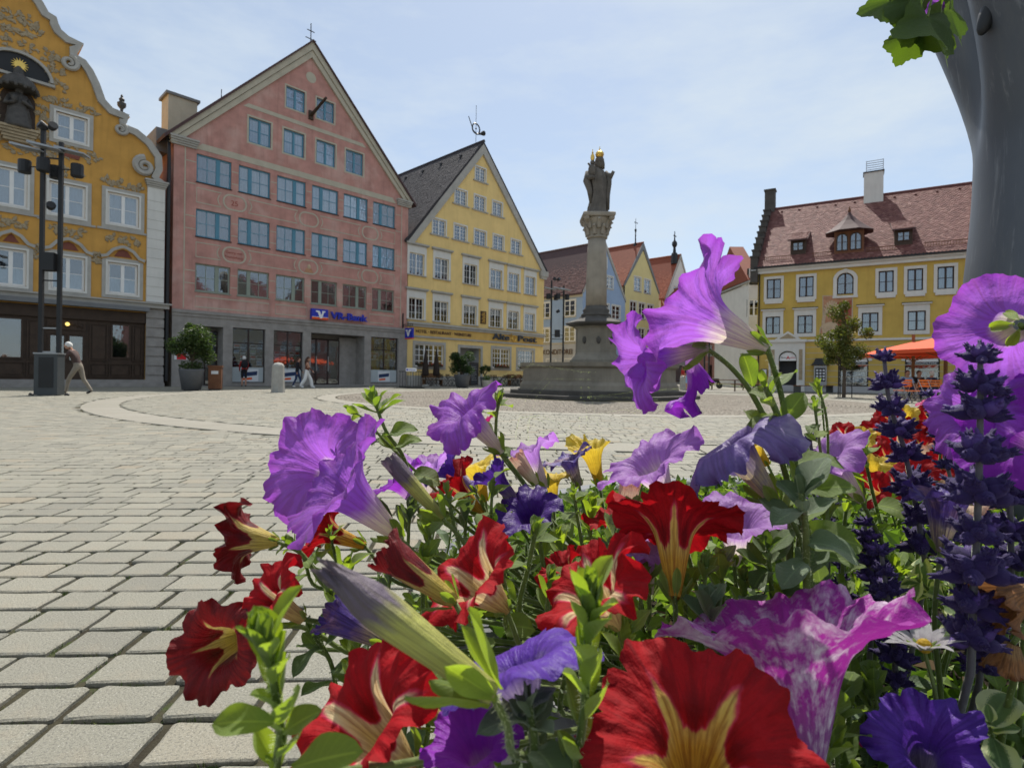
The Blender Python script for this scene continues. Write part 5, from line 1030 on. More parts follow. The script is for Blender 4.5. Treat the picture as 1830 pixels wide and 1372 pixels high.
for k,(px,py) in enumerate(((1612,719),(1628,720.5),(1645,720),(1660,721.5),(1668,717),(1622,714))):
    p=gnd(px,py); folding_chair('bright orange slatted cafe chair, %s under the parasols'%('leftmost in the front row','second from left in the front row','third from left in the front row','rightmost in the front row','rear one on the right','rear one on the left')[k],p,rr.uniform(-.4,.4)+(PI if k%2 else 0),'plastic_orange','orange cafe chairs','metal_grey')
for k,(px,py) in enumerate(((1636,716),(1656,716))): bistro_table('small cafe table among the orange chairs, %s one'%('left','right')[k],gnd(px,py),'cafe tables under parasols')
for lb,px,py,tm,hm in(('seated guest in pale shirt under parasols, leftmost of three',1620,714,'cloth_blue','hair_brown'),('seated guest in black under the parasols, middle of three',1641,714,'cloth_black','hair_brown'),('seated guest in blue shirt under parasols, rightmost of three',1664,713,'cloth_navy','hair_white')):
    p=gnd(px,py); person(lb,p,R_(170 if tm!='cloth_navy' else -60),sit(),hm,dict(skin='skin',top=tm,bottom='cloth_navy',shoe='cloth_black',short_sleeve=1))
def cafe_set(label,px,py,L_):
    p=gnd(px,py); t=thing('picnic_table',label,'table',p,R_(-25)); MB().box(-L_/2,L_/2,-.3,.3,.7,.75).build('table_top','wood_rust',t)
    for s_ in(-1,1): MB().box(-L_/2,L_/2,s_*.62-.13,s_*.62+.13,.42,.46).build('seat','wood_rust',t)
    for x in(-L_/2+.2,L_/2-.2): MB().box(x-.03,x+.03,-.7,.7,.36,.42).build('crossbar','wood_dark',t); [MB().box(x-.03,x+.03,y-.03,y+.03,0,.7).build('leg','wood_dark',t) for y in(-.28,.28)]
cafe_set('long brown wooden table with benches in the street left of bench',1300,696,2.6); cafe_set('short brown wooden table beside the long one near ochre corner',1325,699,1.2)
for (px,py,lb) in((1272,694,'black parked scooter beyond the fountain, left of wooden tables'),(1342,694,'dark parked scooter near the ochre house corner')):
    p=gnd(px,py); t=thing('scooter',lb,'scooter',p,R_(60))
    for y in(-.6,.6): o=MB().lathe([(.2,-.05),(.25,-.03),(.25,.03),(.2,.05)],(0,0,0),16).build('wheel','metal_black',t,loc=(0,y,.25)); o.rotation_euler=(0,PI/2,0)
    MB().tube([(0,-.6,.35),(0,-.45,.65),(0,-.1,.62),(0,.05,.3),(0,.4,.3),(0,.52,.85)],[.12,.17,.15,.12,.12,.1],8).build('body','metal_black',t,True); MB().tube([(-.3,.5,1.0),(0,.52,.95),(.3,.5,1.0)],.02,6).build('handlebar','metal_black',t); MB().ball((0,-.3,.78),.2,10,6,(.8,1.6,.35)).build('seat','print_dark',t)
# ================================================================== foreground planter
PC=Vector((.46,.68,0)); PR=.52; SOIL=.53
pl_=thing('planter','large round grey planter full of flowers in the foreground','planter',PC)
MB().lathe([(.36,0),(.40,.03),(.50,.45),(.53,.56),(.545,.575),(.535,.585),(.51,.58),(.50,.52)],(0,0,0),64).build('bowl',M('planter_grey',(.15,.155,.165),.55,.1,8,.1,120),pl_,True)
t=NT('soil'); o=t.coord(); cs=t.ramp(t.noise(o,60,5,.7),[(.3,(.012,.009,.006)),(.6,(.035,.026,.018)),(.8,(.08,.06,.04))]); t.bump(t.noise(o,90,5,.7),.8,.02); MT['soil']=t.base(cs,.95,.15)
mb=MB(); n=40; rs=random.Random(1)
for i in range(12):
    for k in range(n): r=.51*i/11; a=2*PI*k/n; mb.v.append((r*math.cos(a),r*math.sin(a),SOIL+.02*noise.noise(Vector((r*math.cos(a)*9,r*math.sin(a)*9,3)))))
for i in range(11):
    for k in range(n): mb.face((i*n+k,(i+1)*n+k,(i+1)*n+(k+1)%n,i*n+(k+1)%n))
mb.build('soil','soil',pl_,True)
# ---------------- petal materials
def petal(name,limb,edge,throat,vein,star=None,speck=None,tr=.45,tw=1.0,rough=.5,vd=.5,pink=None,patch=None,tp=(.30,.5),sheen=.12):
    t=NT(name); uv=t.n('UVMap').outputs[0]; sx=t.n('SeparateXYZ'); t.set(sx.inputs[0],uv); u,v=sx.outputs[0],sx.outputs[1]; o=t.coord()
    wob=t.math('MULTIPLY_ADD',t.noise(o,90,3),.16,-.08); vv=t.math('ADD',v,wob)
    col=t.ramp(vv,[(tp[0],throat),(tp[1],limb),(.84,limb),(1.,edge)])
    f=t.math('FRACT',t.math('MULTIPLY',u,5.)); m=t.math('ABSOLUTE',t.math('MULTIPLY_ADD',f,2.,-1.))       # 0 on the petal midline, 1 between petals
    if star:
        wd=t.math('MULTIPLY_ADD',v,-1.38,1.15*tw); k=t.math('ADD',t.math('SUBTRACT',wd,m),t.math('MULTIPLY',wob,2.2))
        k=t.math('MAXIMUM',k,t.math('MULTIPLY_ADD',v,-5.,2.2))
        col=t.ramp(k,[(.0,limb),(.09,pink or limb),(.2,star),(.75,throat)])
        col=t.mix(t.ramp(t.math('SUBTRACT',t.math('MULTIPLY',m,1.),t.math('ABSOLUTE',t.math('MULTIPLY_ADD',v,3.,-1.6))),[(.35,0.),(.8,.75)]),col,sc3(limb,.3))
    if speck: col=t.mix(t.ramp(t.math('ADD',t.math('MULTIPLY',t.noise(t.map(uv,(30,9,1)),1.,5,.7),.55),t.math('MULTIPLY',t.noise(t.map(uv,(9,4,1)),1.,3,.6),.45)),[(.47,0.),(.63,.92)]),col,speck[0])
    if patch: col=t.mix(t.ramp(t.noise(o,patch[1],4,.6),[(.5,0.),(.66,.85)]),col,patch[0])
    ln=t.noise(t.map(uv,(46,2.3,1)),1.,3,.6); col=t.mix(t.ramp(ln,[(.42,vd),(.56,0.)]),col,vein)
    mid=t.math('SUBTRACT',1.,m); col=t.mix(t.ramp(m,[(.0,vd*1.1),(.05,0.)]),col,vein)
    col=t.mix(t.ramp(t.noise(o,38,4,.6),[(.35,.0),(.7,.22)]),col,t.mix(1.,col,(.7,.66,.75),'MULTIPLY'))
    h=t.math('ADD',t.math('MULTIPLY',ln,.6),t.math('MULTIPLY',t.noise(o,150,4,.6),.7)); bn=t.bump(h,.75,.0026)
    t.base(col,rough,.25); t.b.inputs['Sheen Weight'].default_value=sheen; t.b.inputs['Sheen Roughness'].default_value=.4
    tl=t.n('BsdfTranslucent'); t.set(tl.inputs[0],t.mix(.0,col,col)); t.set(tl.inputs['Normal'],bn); ms=t.n('MixShader'); ms.inputs[0].default_value=tr
    t.set(ms.inputs[1],t.b.outputs[0]); t.set(ms.inputs[2],tl.outputs[0]); t.t.links.new(ms.outputs[0],t.out.inputs[0]); MT[name]=t.m
PU=(.43,.135,.70)
petal('petal_purple',PU,(.36,.07,.56),(.80,.74,.56),(.29,.08,.33),tr=.58,vd=.45)
petal('petal_lilac',(.54,.27,.72),(.46,.16,.64),(.82,.76,.62),(.33,.14,.42),tr=.58,vd=.4)
petal('petal_deep',(.34,.04,.54),(.29,.03,.48),(.55,.30,.60),(.22,.03,.42),tr=.5,vd=.3)
petal('petal_red',(.42,.006,.010),(.36,.004,.008),(.72,.42,.05),(.17,.004,.006),star=(.76,.52,.12),tr=.42,rough=.75,sheen=.0,vd=.5,pink=(.62,.05,.09))
petal('petal_redpink',(.46,.006,.012),(.42,.005,.01),(.74,.56,.22),(.20,.01,.01),star=(.80,.62,.36),tr=.45,rough=.75,sheen=.0,vd=.45,pink=(.72,.06,.13),tw=1.12)
petal('petal_maroon',(.17,.006,.008),(.12,.004,.006),(.62,.48,.10),(.06,.003,.004),star=(.58,.44,.13),tr=.3,vd=.4,pink=(.28,.02,.02))
petal('petal_indigo',(.11,.035,.36),(.08,.025,.30),(.34,.26,.42),(.045,.012,.15),tr=.35,vd=.4)
petal('petal_night',(.05,.008,.17),(.04,.006,.14),(.10,.03,.2),(.02,.004,.07),tr=.25,vd=.4)
petal('petal_yellow',(.82,.58,.05),(.80,.62,.10),(.62,.42,.04),(.40,.22,.01),tr=.45,vd=.3)
petal('petal_sky',(.40,.03,.34),(.34,.02,.30),(.26,.08,.27),(.20,.02,.22),speck=((.78,.74,.78),60),tr=.32,vd=.35)
petal('petal_faded',(.20,.14,.36),(.13,.09,.28),(.66,.55,.28),(.11,.08,.2),tr=.35,vd=.5,patch=((.33,.29,.42),40))
petal('petal_wilt_grey',(.17,.135,.175),(.13,.10,.14),(.50,.50,.13),(.14,.12,.07),tr=.25,vd=.4,tp=(.55,.68))
petal('petal_wilt_brown',(.34,.15,.05),(.25,.10,.04),(.38,.22,.09),(.10,.045,.02),tr=.3,vd=.6)
petal('petal_wilt_purple',(.09,.055,.26),(.07,.04,.24),(.42,.34,.22),(.04,.02,.10),tr=.2,vd=.7,patch=((.28,.16,.18),70))
petal('petal_peach',(.70,.50,.36),(.66,.30,.24),(.76,.70,.44),(.40,.20,.12),tr=.4,vd=.4)
petal('petal_daisy',(.74,.72,.74),(.80,.80,.78),(.62,.58,.62),(.45,.42,.50),tr=.35,vd=.4)
petal('petal_magenta',(.62,.02,.20),(.6,.02,.18),(.7,.2,.3),(.3,.01,.1),tr=.4)
def greenmat(name,c,hi,tr=.38,sheen=.5,edge=None):
    t=NT(name); uv=t.n('UVMap').outputs[0]; sx=t.n('SeparateXYZ'); t.set(sx.inputs[0],uv); o=t.coord(); oi=t.n('ObjectInfo').outputs['Random']
    col=t.mix(t.math('MULTIPLY',oi,.8),c,hi); col=t.mix(t.ramp(t.noise(o,140,4,.6),[(.35,.45),(.65,0.)]),col,sc3(c,.55))
    m=t.math('ABSOLUTE',t.math('MULTIPLY_ADD',sx.outputs[0],2.,-1.)); col=t.mix(t.ramp(m,[(.0,.5),(.10,0.)]),col,sc3(hi,1.5))
    sid=t.math('ABSOLUTE',t.math('SINE',t.math('ADD',t.math('MULTIPLY',sx.outputs[1],26.),t.math('MULTIPLY',m,-7.)))); col=t.mix(t.ramp(sid,[(.0,.25),(.16,0.)]),col,sc3(hi,1.25))
    if edge: col=t.mix(t.ramp(t.math('ADD',m,t.math('MULTIPLY_ADD',t.noise(o,60,2),.6,-.3)),[(.5,0.),(.62,.9)]),col,edge)
    bn=t.bump(t.math('ADD',t.noise(o,260,3),t.math('MULTIPLY',sid,.5)),.35,.0018); t.base(col,.55,.35); t.b.inputs['Sheen Weight'].default_value=sheen; t.b.inputs['Sheen Roughness'].default_value=.35; t.b.inputs['Sheen Tint'].default_value=(.85,.95,.7,1)
    tl=t.n('BsdfTranslucent'); t.set(tl.inputs[0],t.mix(1.,col,(2.7,2.6,.7),'MULTIPLY')); ms=t.n('MixShader'); ms.inputs[0].default_value=tr
    t.set(ms.inputs[1],t.b.outputs[0]); t.set(ms.inputs[2],tl.outputs[0]); t.t.links.new(ms.outputs[0],t.out.inputs[0]); MT[name]=t.m
greenmat('leaf_petunia',(.095,.155,.032),(.19,.27,.055),.42); greenmat('leaf_bright',(.13,.20,.03),(.22,.30,.05),.45); greenmat('leaf_bluegreen',(.07,.115,.055),(.13,.19,.10),.25,.8)
greenmat('leaf_deep',(.05,.09,.022),(.10,.16,.038),.34); greenmat('leaf_variegated',(.10,.17,.06),(.16,.24,.09),.35,.3,edge=(.55,.58,.34)); greenmat('leaf_geranium',(.04,.075,.018),(.07,.12,.025),.4,.2)
greenmat('stem_green',(.10,.15,.035),(.17,.22,.06),.2,.8); greenmat('stem_grey',(.12,.115,.13),(.16,.15,.18),.1,.7)
MT['hair']=leafmat('stem_hair',(.60,.64,.42),(.70,.72,.52),(.76,.77,.62),.5,.4); MT['foliage']=leafmat('foliage',(.045,.08,.016),(.11,.175,.032),(.21,.28,.06),.42,.5)
MT['salvia']=M('salvia_bud',(.02,.009,.07),.6,.5,90,.4,300,.25); MT['salvia'].node_tree.nodes['Principled BSDF'].inputs['Sheen Weight'].default_value=.25; MT['salvia'].node_tree.nodes['Principled BSDF'].inputs['Sheen Tint'].default_value=(.5,.4,.9,1)
MT['salvia_light']=M('salvia_light',(.075,.04,.19),.55,.4,80,.3,300)
# ---------------- petunia generator
def corolla(L_,Rl,flare,notch,ruf,seed,dr,lob,r0,r1,curl,nu=90,nv=30,twist=0.):
    rr=random.Random(seed); ph=[rr.random()*6.28 for _ in range(6)]; mb=MB(); nu=int(nu); tears=[(rr.random()*6.28,rr.uniform(.08,.3),rr.uniform(.03,.07)) for _ in range(rr.choice((1,2,3)))]; no=rr.random()*50
    for k in range(nu):
        th=2*PI*k/nu; x=(th/(2*PI)*5)%5; i=int(x); fr=x-i; wgt=.5-.5*math.cos(2*PI*fr)        # 1 on the midline of petal i
        d=dr[i]*wgt+(1-wgt)*.5*(dr[i]+dr[(i+(1 if fr>.5 else -1))%5]); lb=lob[i]*wgt+(1-wgt)*.5*(lob[i]+lob[(i+(1 if fr>.5 else -1))%5])
        c5=math.cos(5*th+PI)            # +1 midline
        tear=sum(tw_[1]*math.exp(-(((th-tw_[0]+PI)%(2*PI)-PI)/tw_[2])**2) for tw_ in tears)
        rim=1-tear-notch*((1-c5)/2)**4-.022*math.sin(17*th+ph[0])-.02*math.sin(31*th+ph[1])-.012*math.sin(53*th+ph[3])+.05*math.sin(3*th+ph[2])
        A=L_+Rl*lb*rim; r=r0; z=0.; ds=A/(nv-1)
        for j in range(nv):
            s_=j*ds; q=s_/max(L_,1e-6); e=max(0,(s_-L_*.72)/(Rl*.62+L_*.28)); e=min(1,e); e=e*e*(3-2*e); y=max(0,(s_-L_)/Rl)
            base_=math.atan2(r1-r0,L_)*(1.25 if s_<L_ else .8)
            phi=base_+(R_(flare+d)-base_)*e+R_(curl)*y*y+ruf*y*(math.sin(5*th+ph[3]+y*2)*.5+.7*math.sin(11*th+ph[4]+3*y)*y+.35*math.sin(23*th+ph[5])*y)
            t2=th+twist*y+.03*ruf*math.sin(7*th+ph[2])*y
            pleat=1-.10*(1-c5)/2*min(1,q)*(1-y*.5); rad=r*pleat
            pk=(noise.noise(Vector((math.cos(t2)*r*190+no,math.sin(t2)*r*190,z*190)))*.0011+noise.noise(Vector((math.cos(t2)*r*420,math.sin(t2)*r*420+no,z*420)))*.0005)*min(1,y*2.2)*Rl/.03; rad+=pk*math.cos(phi)
            mb.v.append((rad*math.cos(t2),rad*math.sin(t2),z-pk*math.sin(phi))); r+=math.sin(phi)*ds; z+=math.cos(phi)*ds; r=max(r,r0*.35)
    for k in range(nu):
        k2=(k+1)%nu
        for j in range(nv-1):
            a,b=k/nu,(k+1)/nu; v0,v1=j/(nv-1),(j+1)/(nv-1)
            mb.face((k*nv+j,k2*nv+j,k2*nv+j+1,k*nv+j+1),[(a,v0),(b,v0),(b,v1),(a,v1)])
    return mb
def leafmesh(w_,cup,bend,wav,tip,seed,nx=6,ny=10):
    mb=MB(); rr=random.Random(seed); p1=rr.random()*6
    for j in range(ny+1):
        v=j/ny; hw=w_*.5*(math.sin(PI*min(1,v**tip))**.62 if 0<v<1 else 0); hw=max(hw,.035*(1-v)); a=bend*v; 
        yy=math.sin(a)/bend if abs(bend)>1e-3 else v; zz=-(1-math.cos(a))/bend if abs(bend)>1e-3 else 0
        for i in range(nx+1):
            u=i/nx*2-1; mb.v.append((u*hw,yy,zz+cup*abs(u)**1.5*hw+wav*math.sin(v*9+p1+u*2)*abs(u)*.12))
    for j in range(ny):
        for i in range(nx):
            q=j*(nx+1)+i; mb.face((q,q+1,q+nx+2,q+nx+1),[(i/nx,j/ny),((i+1)/nx,j/ny),((i+1)/nx,(j+1)/ny),(i/nx,(j+1)/ny)])
    return mb
LV=[(.54,.4,.5,.4,1.3),(.48,.55,-.5,.3,1.45),(.60,.3,.9,.5,1.2),(.44,.7,.25,.2,1.5),(.72,.35,1.2,.5,1.1),(.32,.6,-.3,.2,1.3)]
def leafm(i,mat): return cmesh(('leaf',i,mat),lambda:leafmesh(*LV[i],i).mesh('leaf',mat,True))
def place(o,p,d,up,size,wd=1.,parent_loc=Vector((0,0,0))):
    y=Vector(d).normalized(); z=Vector(up)-y*Vector(up).dot(y); z=z.normalized() if z.length>1e-4 else y.orthogonal().normalized(); x=y.cross(z)
    m=Matrix((x*size*wd,y*size,z*size)).transposed().to_4x4(); m.translation=Vector(p)-parent_loc; o.matrix_local=m
def soilpt(p,k=.82,seed=0):
    rr=random.Random(seed+int(p.x*1e4)); d=Vector((p.x-PC.x,p.y-PC.y)); m=PR*k
    if d.length>m: d=d.normalized()*m*rr.uniform(.85,1)
    return Vector((PC.x+d.x+rr.uniform(-.02,.02),PC.y+d.y+rr.uniform(0,.03),SOIL))
def smooth(pts,n=5):
    pts=[Vector(p) for p in pts]; out=[]
    for i in range(len(pts)-1):
        p0,p1,p2,p3=pts[max(i-1,0)],pts[i],pts[i+1],pts[min(i+2,len(pts)-1)]
        L1=(p2-p1).length; T1=(p2-p0); T2=(p3-p1); T1=T1.normalized()*L1 if T1.length>1e-9 else p2-p1; T2=T2.normalized()*L1 if T2.length>1e-9 else p2-p1
        for k in range(n): t_=k/n; a=t_*t_; c=a*t_; out.append(p1*(2*c-3*a+1)+T1*(c-2*a+t_)+p2*(3*a-2*c)+T2*(c-a))
    return out+[pts[-1]]
def stemmesh(pts,r0,r1,hairs=0,seed=1,nm='stem',mat='stem_green',parent=None,hl=.0022):
    n=len(pts); mb=MB(); mb.tube(pts,[r0+(r1-r0)*i/(n-1) for i in range(n)],8); o=mb.build(nm,mat,parent,True)
    if hairs:
        rr=random.Random(seed); hb=MB()
        for k in range(hairs):
            i=rr.random()**1.3*(n-1.001); a=int(i); p=pts[a].lerp(pts[a+1],i-a); d=(pts[a+1]-pts[a]).normalized(); e=Matrix.Rotation(rr.random()*6.28,3,d)@d.orthogonal().normalized(); l=hl*rr.uniform(.5,1.2); w_=d.cross(e)*.00011; q=p+e*(r0+(r1-r0)*i/n)*.95; hb.cu=(rr.random(),0); hb.add([q-w_,q+w_,q+e*l+d*l*rr.uniform(-.3,.3)],[(0,1,2)])
        hb.build('stem_hairs','hair',parent,kind='stuff')
    return o
FLW=[]; USED=set()
def near_label(kind,px,py,skip=0):
    for _,x,y,sh in sorted((math.hypot(px-x,py-y),x,y,sh) for x,y,sh in FLW):
        dx,dy=px-x,py-y; w=('right of' if dx>0 else 'left of') if abs(dx)>abs(dy) else ('below' if dy>0 else 'above'); l='%s %s the %s'%(kind,w,sh); l=' '.join(l.split()[:16])
        if l not in USED: USED.add(l); return l
    return kind
def short(label):
    w=re_split(label); return w
def re_split(l):
    for k in(',',' with ',' in the ',' of the ',' behind ',' below ',' above ',' beside ',' at ',' under ',' right of ',' left of '):
        i=l.find(k)
        if i>0 and len(l[:i].split())>=3: l=l[:i]
    return ' '.join(l.split()[:8])
def flower(label,base,mouth,Rl,mat,flare=75,notch=.16,ruf=.35,rot=0.,dr=(0,0,0,0,0),lob=(1,1,1,1,1),curl=20,r0=.0032,r1=None,seed=1,sep=1.,via=None,twist=0.,stem=True,nm='petunia',cat='flower',group=None,res=1.,sepm='leaf_petunia',hairs=60,sr=.0016):
    rj=random.Random(seed*7+1); dr=[x+rj.uniform(-9,9) for x in dr]; lob=[x*rj.uniform(.9,1.1) for x in lob]; Rl*=.86; ruf*=1.15
    if group is None: FLW.append((mouth[0],mouth[1],short(label)))
    b,m=at(*base),at(*mouth); d=m-b; L_=d.length; r1=r1 or min(.0125,Rl*.32)
    t=thing(nm,label,cat,b,0,group); q=d.to_track_quat('Z','Y'); 
    co=corolla(L_,Rl,flare,notch,ruf,seed,dr,lob,r0,r1,curl,90*res,30,twist).build('corolla',mat,t,True); co.rotation_mode='QUATERNION'; co.rotation_quaternion=q@Euler((0,0,R_(rot))).to_quaternion()
    ax=d.normalized(); rr=random.Random(seed+5); e0=ax.orthogonal().normalized()
    if sep:
        sl_=sep*min(.02,L_*.42)
        for k in range(5):
            e=Matrix.Rotation(k*1.257+rr.uniform(-.2,.2),3,ax)@e0; o=ob('sepal',leafm(5,sepm),t); place(o,b-ax*.001+e*r0*.8,ax*1.0+e*rr.uniform(.25,.55),e,sl_*rr.uniform(.85,1.15),1.0,b)
    if stem:
        pts=[b]+[at(*v) for v in (via or [])]; e=soilpt(pts[-1],.82,seed); 
        if not via: pts.append(b-ax*.03+Vector((0,0,-.02)))
        pts+=[pts[-1].lerp(e,.5)+Vector((0,0,.015)),e]; pts=smooth(pts,5); stemmesh([p-b for p in pts],sr*.85,sr*1.25,hairs,seed,'stem','stem_green',t)
    return t
def shoot(label,path,r,ls,n,ncl,mat='leaf_petunia',seed=1,hairs=160,group=None,root=True,spread=1.,nm='petunia_shoot',lv=None,explicit=None,clk=.8,pair=True,upb=(.2,.9)):
    "path: pixels from tip down; leaves along the stem, a tuft of ncl leaves at the tip"
    pts=[at(*p) for p in path]; tip=pts[0]; rr=random.Random(seed)
    if root: e=soilpt(pts[-1],.85,seed); pts+=[pts[-1].lerp(e,.55)+Vector((0,0,.01)),e]
    pts=smooth(pts,5); t=thing(nm,label,'plant',pts[-1],0,group); b=pts[-1]; stemmesh([p-b for p in pts],r*.75,r*1.15,hairs,seed,'stem','stem_green',t)
    N=len(pts); vis=N-1-(10 if root else 0); ax=(pts[0]-pts[2]).normalized()
    for k in range(ncl):
        a=k*2.4+rr.random()*.4; f=k/max(1,ncl-1); e=Matrix.Rotation(a,3,ax)@ax.orthogonal().normalized(); til=(.15+f*1.0)*spread
        o=ob('leaf',leafm((lv or (0,1,3,0,5))[k%5 if not lv else k%len(lv)],mat),t); place(o,tip-ax*(f*ls*.55),ax*math.cos(til)+e*math.sin(til),-e*1.0+ax*.3,ls*clk*(.55+.5*f)*rr.uniform(.85,1.15),1.0,b)
    for k in range(n):
        i=(k+.6)/n*vis; a_=int(i); p=pts[a_].lerp(pts[a_+1],i-a_); d=(pts[a_]-pts[a_+1]).normalized(); e=Matrix.Rotation((k//2)*1.57+PI*(k%2)+rr.uniform(-.35,.35),3,d)@d.orthogonal().normalized() if pair else Matrix.Rotation(k*2.4,3,d)@d.orthogonal().normalized()
        o=ob('leaf',leafm((lv or (0,2,1,4,0))[k%(5 if not lv else len(lv))],mat),t); place(o,p,e*1.0+d*rr.uniform(*upb),d*.3-e,ls*rr.uniform(.8,1.2),1.0,b)
    def fuzz():
        hb=MB(); rh=random.Random(seed+3)
        for o in t.children:
            if not o.name.startswith('leaf'): continue
            me=o.data; M_=o.matrix_local; vs_=me.vertices; W=7
            for j in range(len(vs_)//W):
                for i in(0,6,3,1,5):
                    for q in range(9 if i in(0,6) else 4):
                        v=vs_[j*W+i].co; v2=vs_[min(j+1,len(vs_)//W-1)*W+i].co; c=vs_[j*W+3].co; p=M_@v.lerp(v2,rh.random()); out=(M_.to_3x3()@(v-c)); out=out.normalized() if out.length>1e-9 else Vector((0,0,1)); nn=(M_.to_3x3()@vs_[j*W+i].normal).normalized(); e=(out*(.9 if i in(0,6) else .2)+nn*rh.choice((-.6,.6))+Vector((rh.uniform(-.4,.4),rh.uniform(-.4,.4),rh.uniform(-.4,.4)))).normalized(); l=.0019*rh.uniform(.5,1.2); w2=e.orthogonal().normalized()*.0001; hb.cu=(rh.random(),0); hb.add([p-w2,p+w2,p+e*l],[(0,1,2)])
        hb.build('leaf_hairs','hair',t,kind='stuff')
    for (px,py,Y,dx,dy,dz,s_,v) in (explicit or []):
        o=ob('leaf',leafm(v,mat),t); p=at(px,py,Y); place(o,p,(dx,dy,dz),(rr.uniform(-.3,.3),-.6,.8),s_,1.,b)
    if hairs>=200: fuzz()
    return t
# ================================================================== blossoms, each placed on the photograph's rays
P,LI='petal_purple','petal_lilac'
flower('large open purple petunia facing left, farthest left of the purple ones',(632,866,.44),(574,836,.405),.038,P,80,.14,.28,20,(0,0,10,0,-10),(1.05,1.1,1.05,1,1),15,r1=.011,seed=3,via=[(690,905,.45),(720,980,.46)],res=1.4)
flower('purple trumpet petunia below the leftmost one, seen from its side',(716,962,.37),(622,880,.355),.038,P,66,.18,.3,64,(-8,0,12,8,0),(1.15,1,.9,1.1,1.25),14,r1=.0115,seed=9,via=[(760,1010,.38),(800,1090,.4)],res=1.4)
flower('purple petunia with upswept petal tips above the yellow one, facing left',(897,808,.43),(838,742,.425),.036,P,82,.22,.38,10,(10,20,-18,-10,30),(1.1,.75,1.25,.8,1.2),25,r1=.0085,seed=14,via=[(935,860,.44),(985,930,.45)],res=1.3)
flower('lilac petunia half hidden behind the two left purple ones',(770,900,.52),(765,842,.52),.030,LI,60,.2,.4,0,(0,0,0,-20,0),(1.4,.7,.8,1.1,1),20,seed=22)
flower('dark violet petunia petal peeping right of the lower left trumpet',(745,900,.47),(722,868,.47),.026,'petal_deep',70,.2,.4,40,seed=24)
flower('violet petunia lying low left of the first yellow one',(850,880,.5),(805,842,.5),.024,'petal_indigo',65,.2,.4,80,seed=25)
flower('mottled violet petunia with crumpled dark top behind tall stem',(975,872,.48),(948,812,.48),.026,'petal_lilac',70,.2,.5,15,(0,30,0,-20,0),(1,1.2,.8,1,1),30,seed=27)
flower('violet petunia drooping under the yellow one beside tall stem',(930,905,.46),(892,862,.46),.022,'petal_indigo',45,.25,.4,50,seed=28)
flower('bright yellow petunia in the middle of the bed, left of tall stem',(868,895,.56),(852,845,.56),.029,'petal_yellow',72,.16,.35,0,seed=31)
flower('yellow petunia seen edge-on beside the mottled violet one',(1072,868,.54),(1060,818,.54),.026,'petal_yellow',50,.2,.4,30,(0,0,0,0,0),(.8,.8,1.5,.8,.9),10,seed=33)
flower('yellow petunia with violet blotches low behind the tall stem',(990,905,.53),(985,868,.53),.024,'petal_yellow',70,.2,.4,10,seed=34)
flower('yellow petunia peeping out right of the wilted blue bell',(1372,830,.56),(1350,800,.56),.022,'petal_yellow',75,.2,.3,10,seed=35)
flower('violet speckled petunia between the two yellow ones',(1035,868,.52),(1020,830,.52),.024,'petal_wilt_purple',70,.25,.5,0,seed=36)
flower('red petunia with yellow throat opening upward under the lilac one',(862,918,.44),(818,872,.44),.023,'petal_red',52,.25,0.72,30,(0,10,-10,0,10),(1,1.2,1,.8,1),30,seed=41)
flower('red and yellow petunia trumpet hanging over the paving at far left',(497,968,.40),(446,962,.40),.027,'petal_maroon',68,.2,0.65,18,(15,-20,0,20,-10),(1.3,.7,1,1.1,.8),25,r1=.009,seed=44,via=[(540,990,.41),(600,1060,.42)])
flower('red petunia with striped throat just right of the hanging one',(652,975,.46),(592,952,.46),.026,'petal_red',62,.25,0.72,40,(0,20,0,-10,0),(1,.8,1.2,1,.9),25,seed=46)
flower('dark red petunia with yellow star facing left over the paving',(446,1128,.335),(380,1160,.295),.014,'petal_maroon',84,.40,1.0,12,(0,10,-15,20,0),(1.2,1,.9,1.25,.9),20,r1=.010,seed=50,via=[(540,1120,.35),(640,1170,.37)],res=1.3)
flower('crimson and cream petunia right above the dark red star',(540,1105,.31),(488,1072,.30),.021,'petal_redpink',75,.2,0.72,62,(0,-20,10,30,0),(1.2,1,.8,.9,1.1),30,seed=52,via=[(600,1120,.33),(660,1170,.36)])
flower('closed grey-lilac petunia bud with long yellow-green tube, very near lens',(880,1240,.185),(650,1068,.185),.022,'petal_wilt_grey',-22,.35,.5,0,(0,0,0,0,0),(1,1,1,1,1),-4,r0=.0036,r1=.0068,seed=60,twist=.8,via=[(905,1290,.19),(930,1350,.21)],sep=1.3,sepm='leaf_bright',hairs=200)
flower('dark folded petunia with yellow stripes behind the grey-lilac bud',(812,1075,.27),(715,1005,.27),.014,'petal_maroon',5,.3,0.43,0,curl=-5,seed=62,r1=.007,twist=.9)
flower('red and yellow petunia behind the folded bud, throat towards viewer',(905,1090,.30),(842,1030,.29),.024,'petal_redpink',82,.18,0.65,10,(0,0,20,0,-10),(1,1.1,1,1.2,1),25,seed=64,r1=.012)
flower('crimson petunia with cream pink bands in the middle of bed',(1105,1120,.29),(1062,1058,.285),.027,'petal_redpink',70,.2,0.72,44,(-20,0,25,0,-10),(1.25,1,.9,1.1,1.2),28,seed=66,r1=.011,res=1.2)
flower('small dark red petunia behind the crimson and cream one',(1040,1062,.36),(1012,1022,.36),.018,'petal_red',60,.2,0.72,30,seed=67)
flower('near-black violet petunia in the shadow left of the bed centre',(965,965,.42),(948,925,.41),.026,'petal_night',80,.2,.45,0,seed=69)
flower('deep indigo petunia lying face down in front, behind fuzzy shoot',(945,1275,.215),(915,1190,.22),.026,'petal_indigo',86,.12,.3,0,(0,30,0,0,30),(1,1.1,1.1,1,1),30,seed=71,r1=.012,res=1.3)
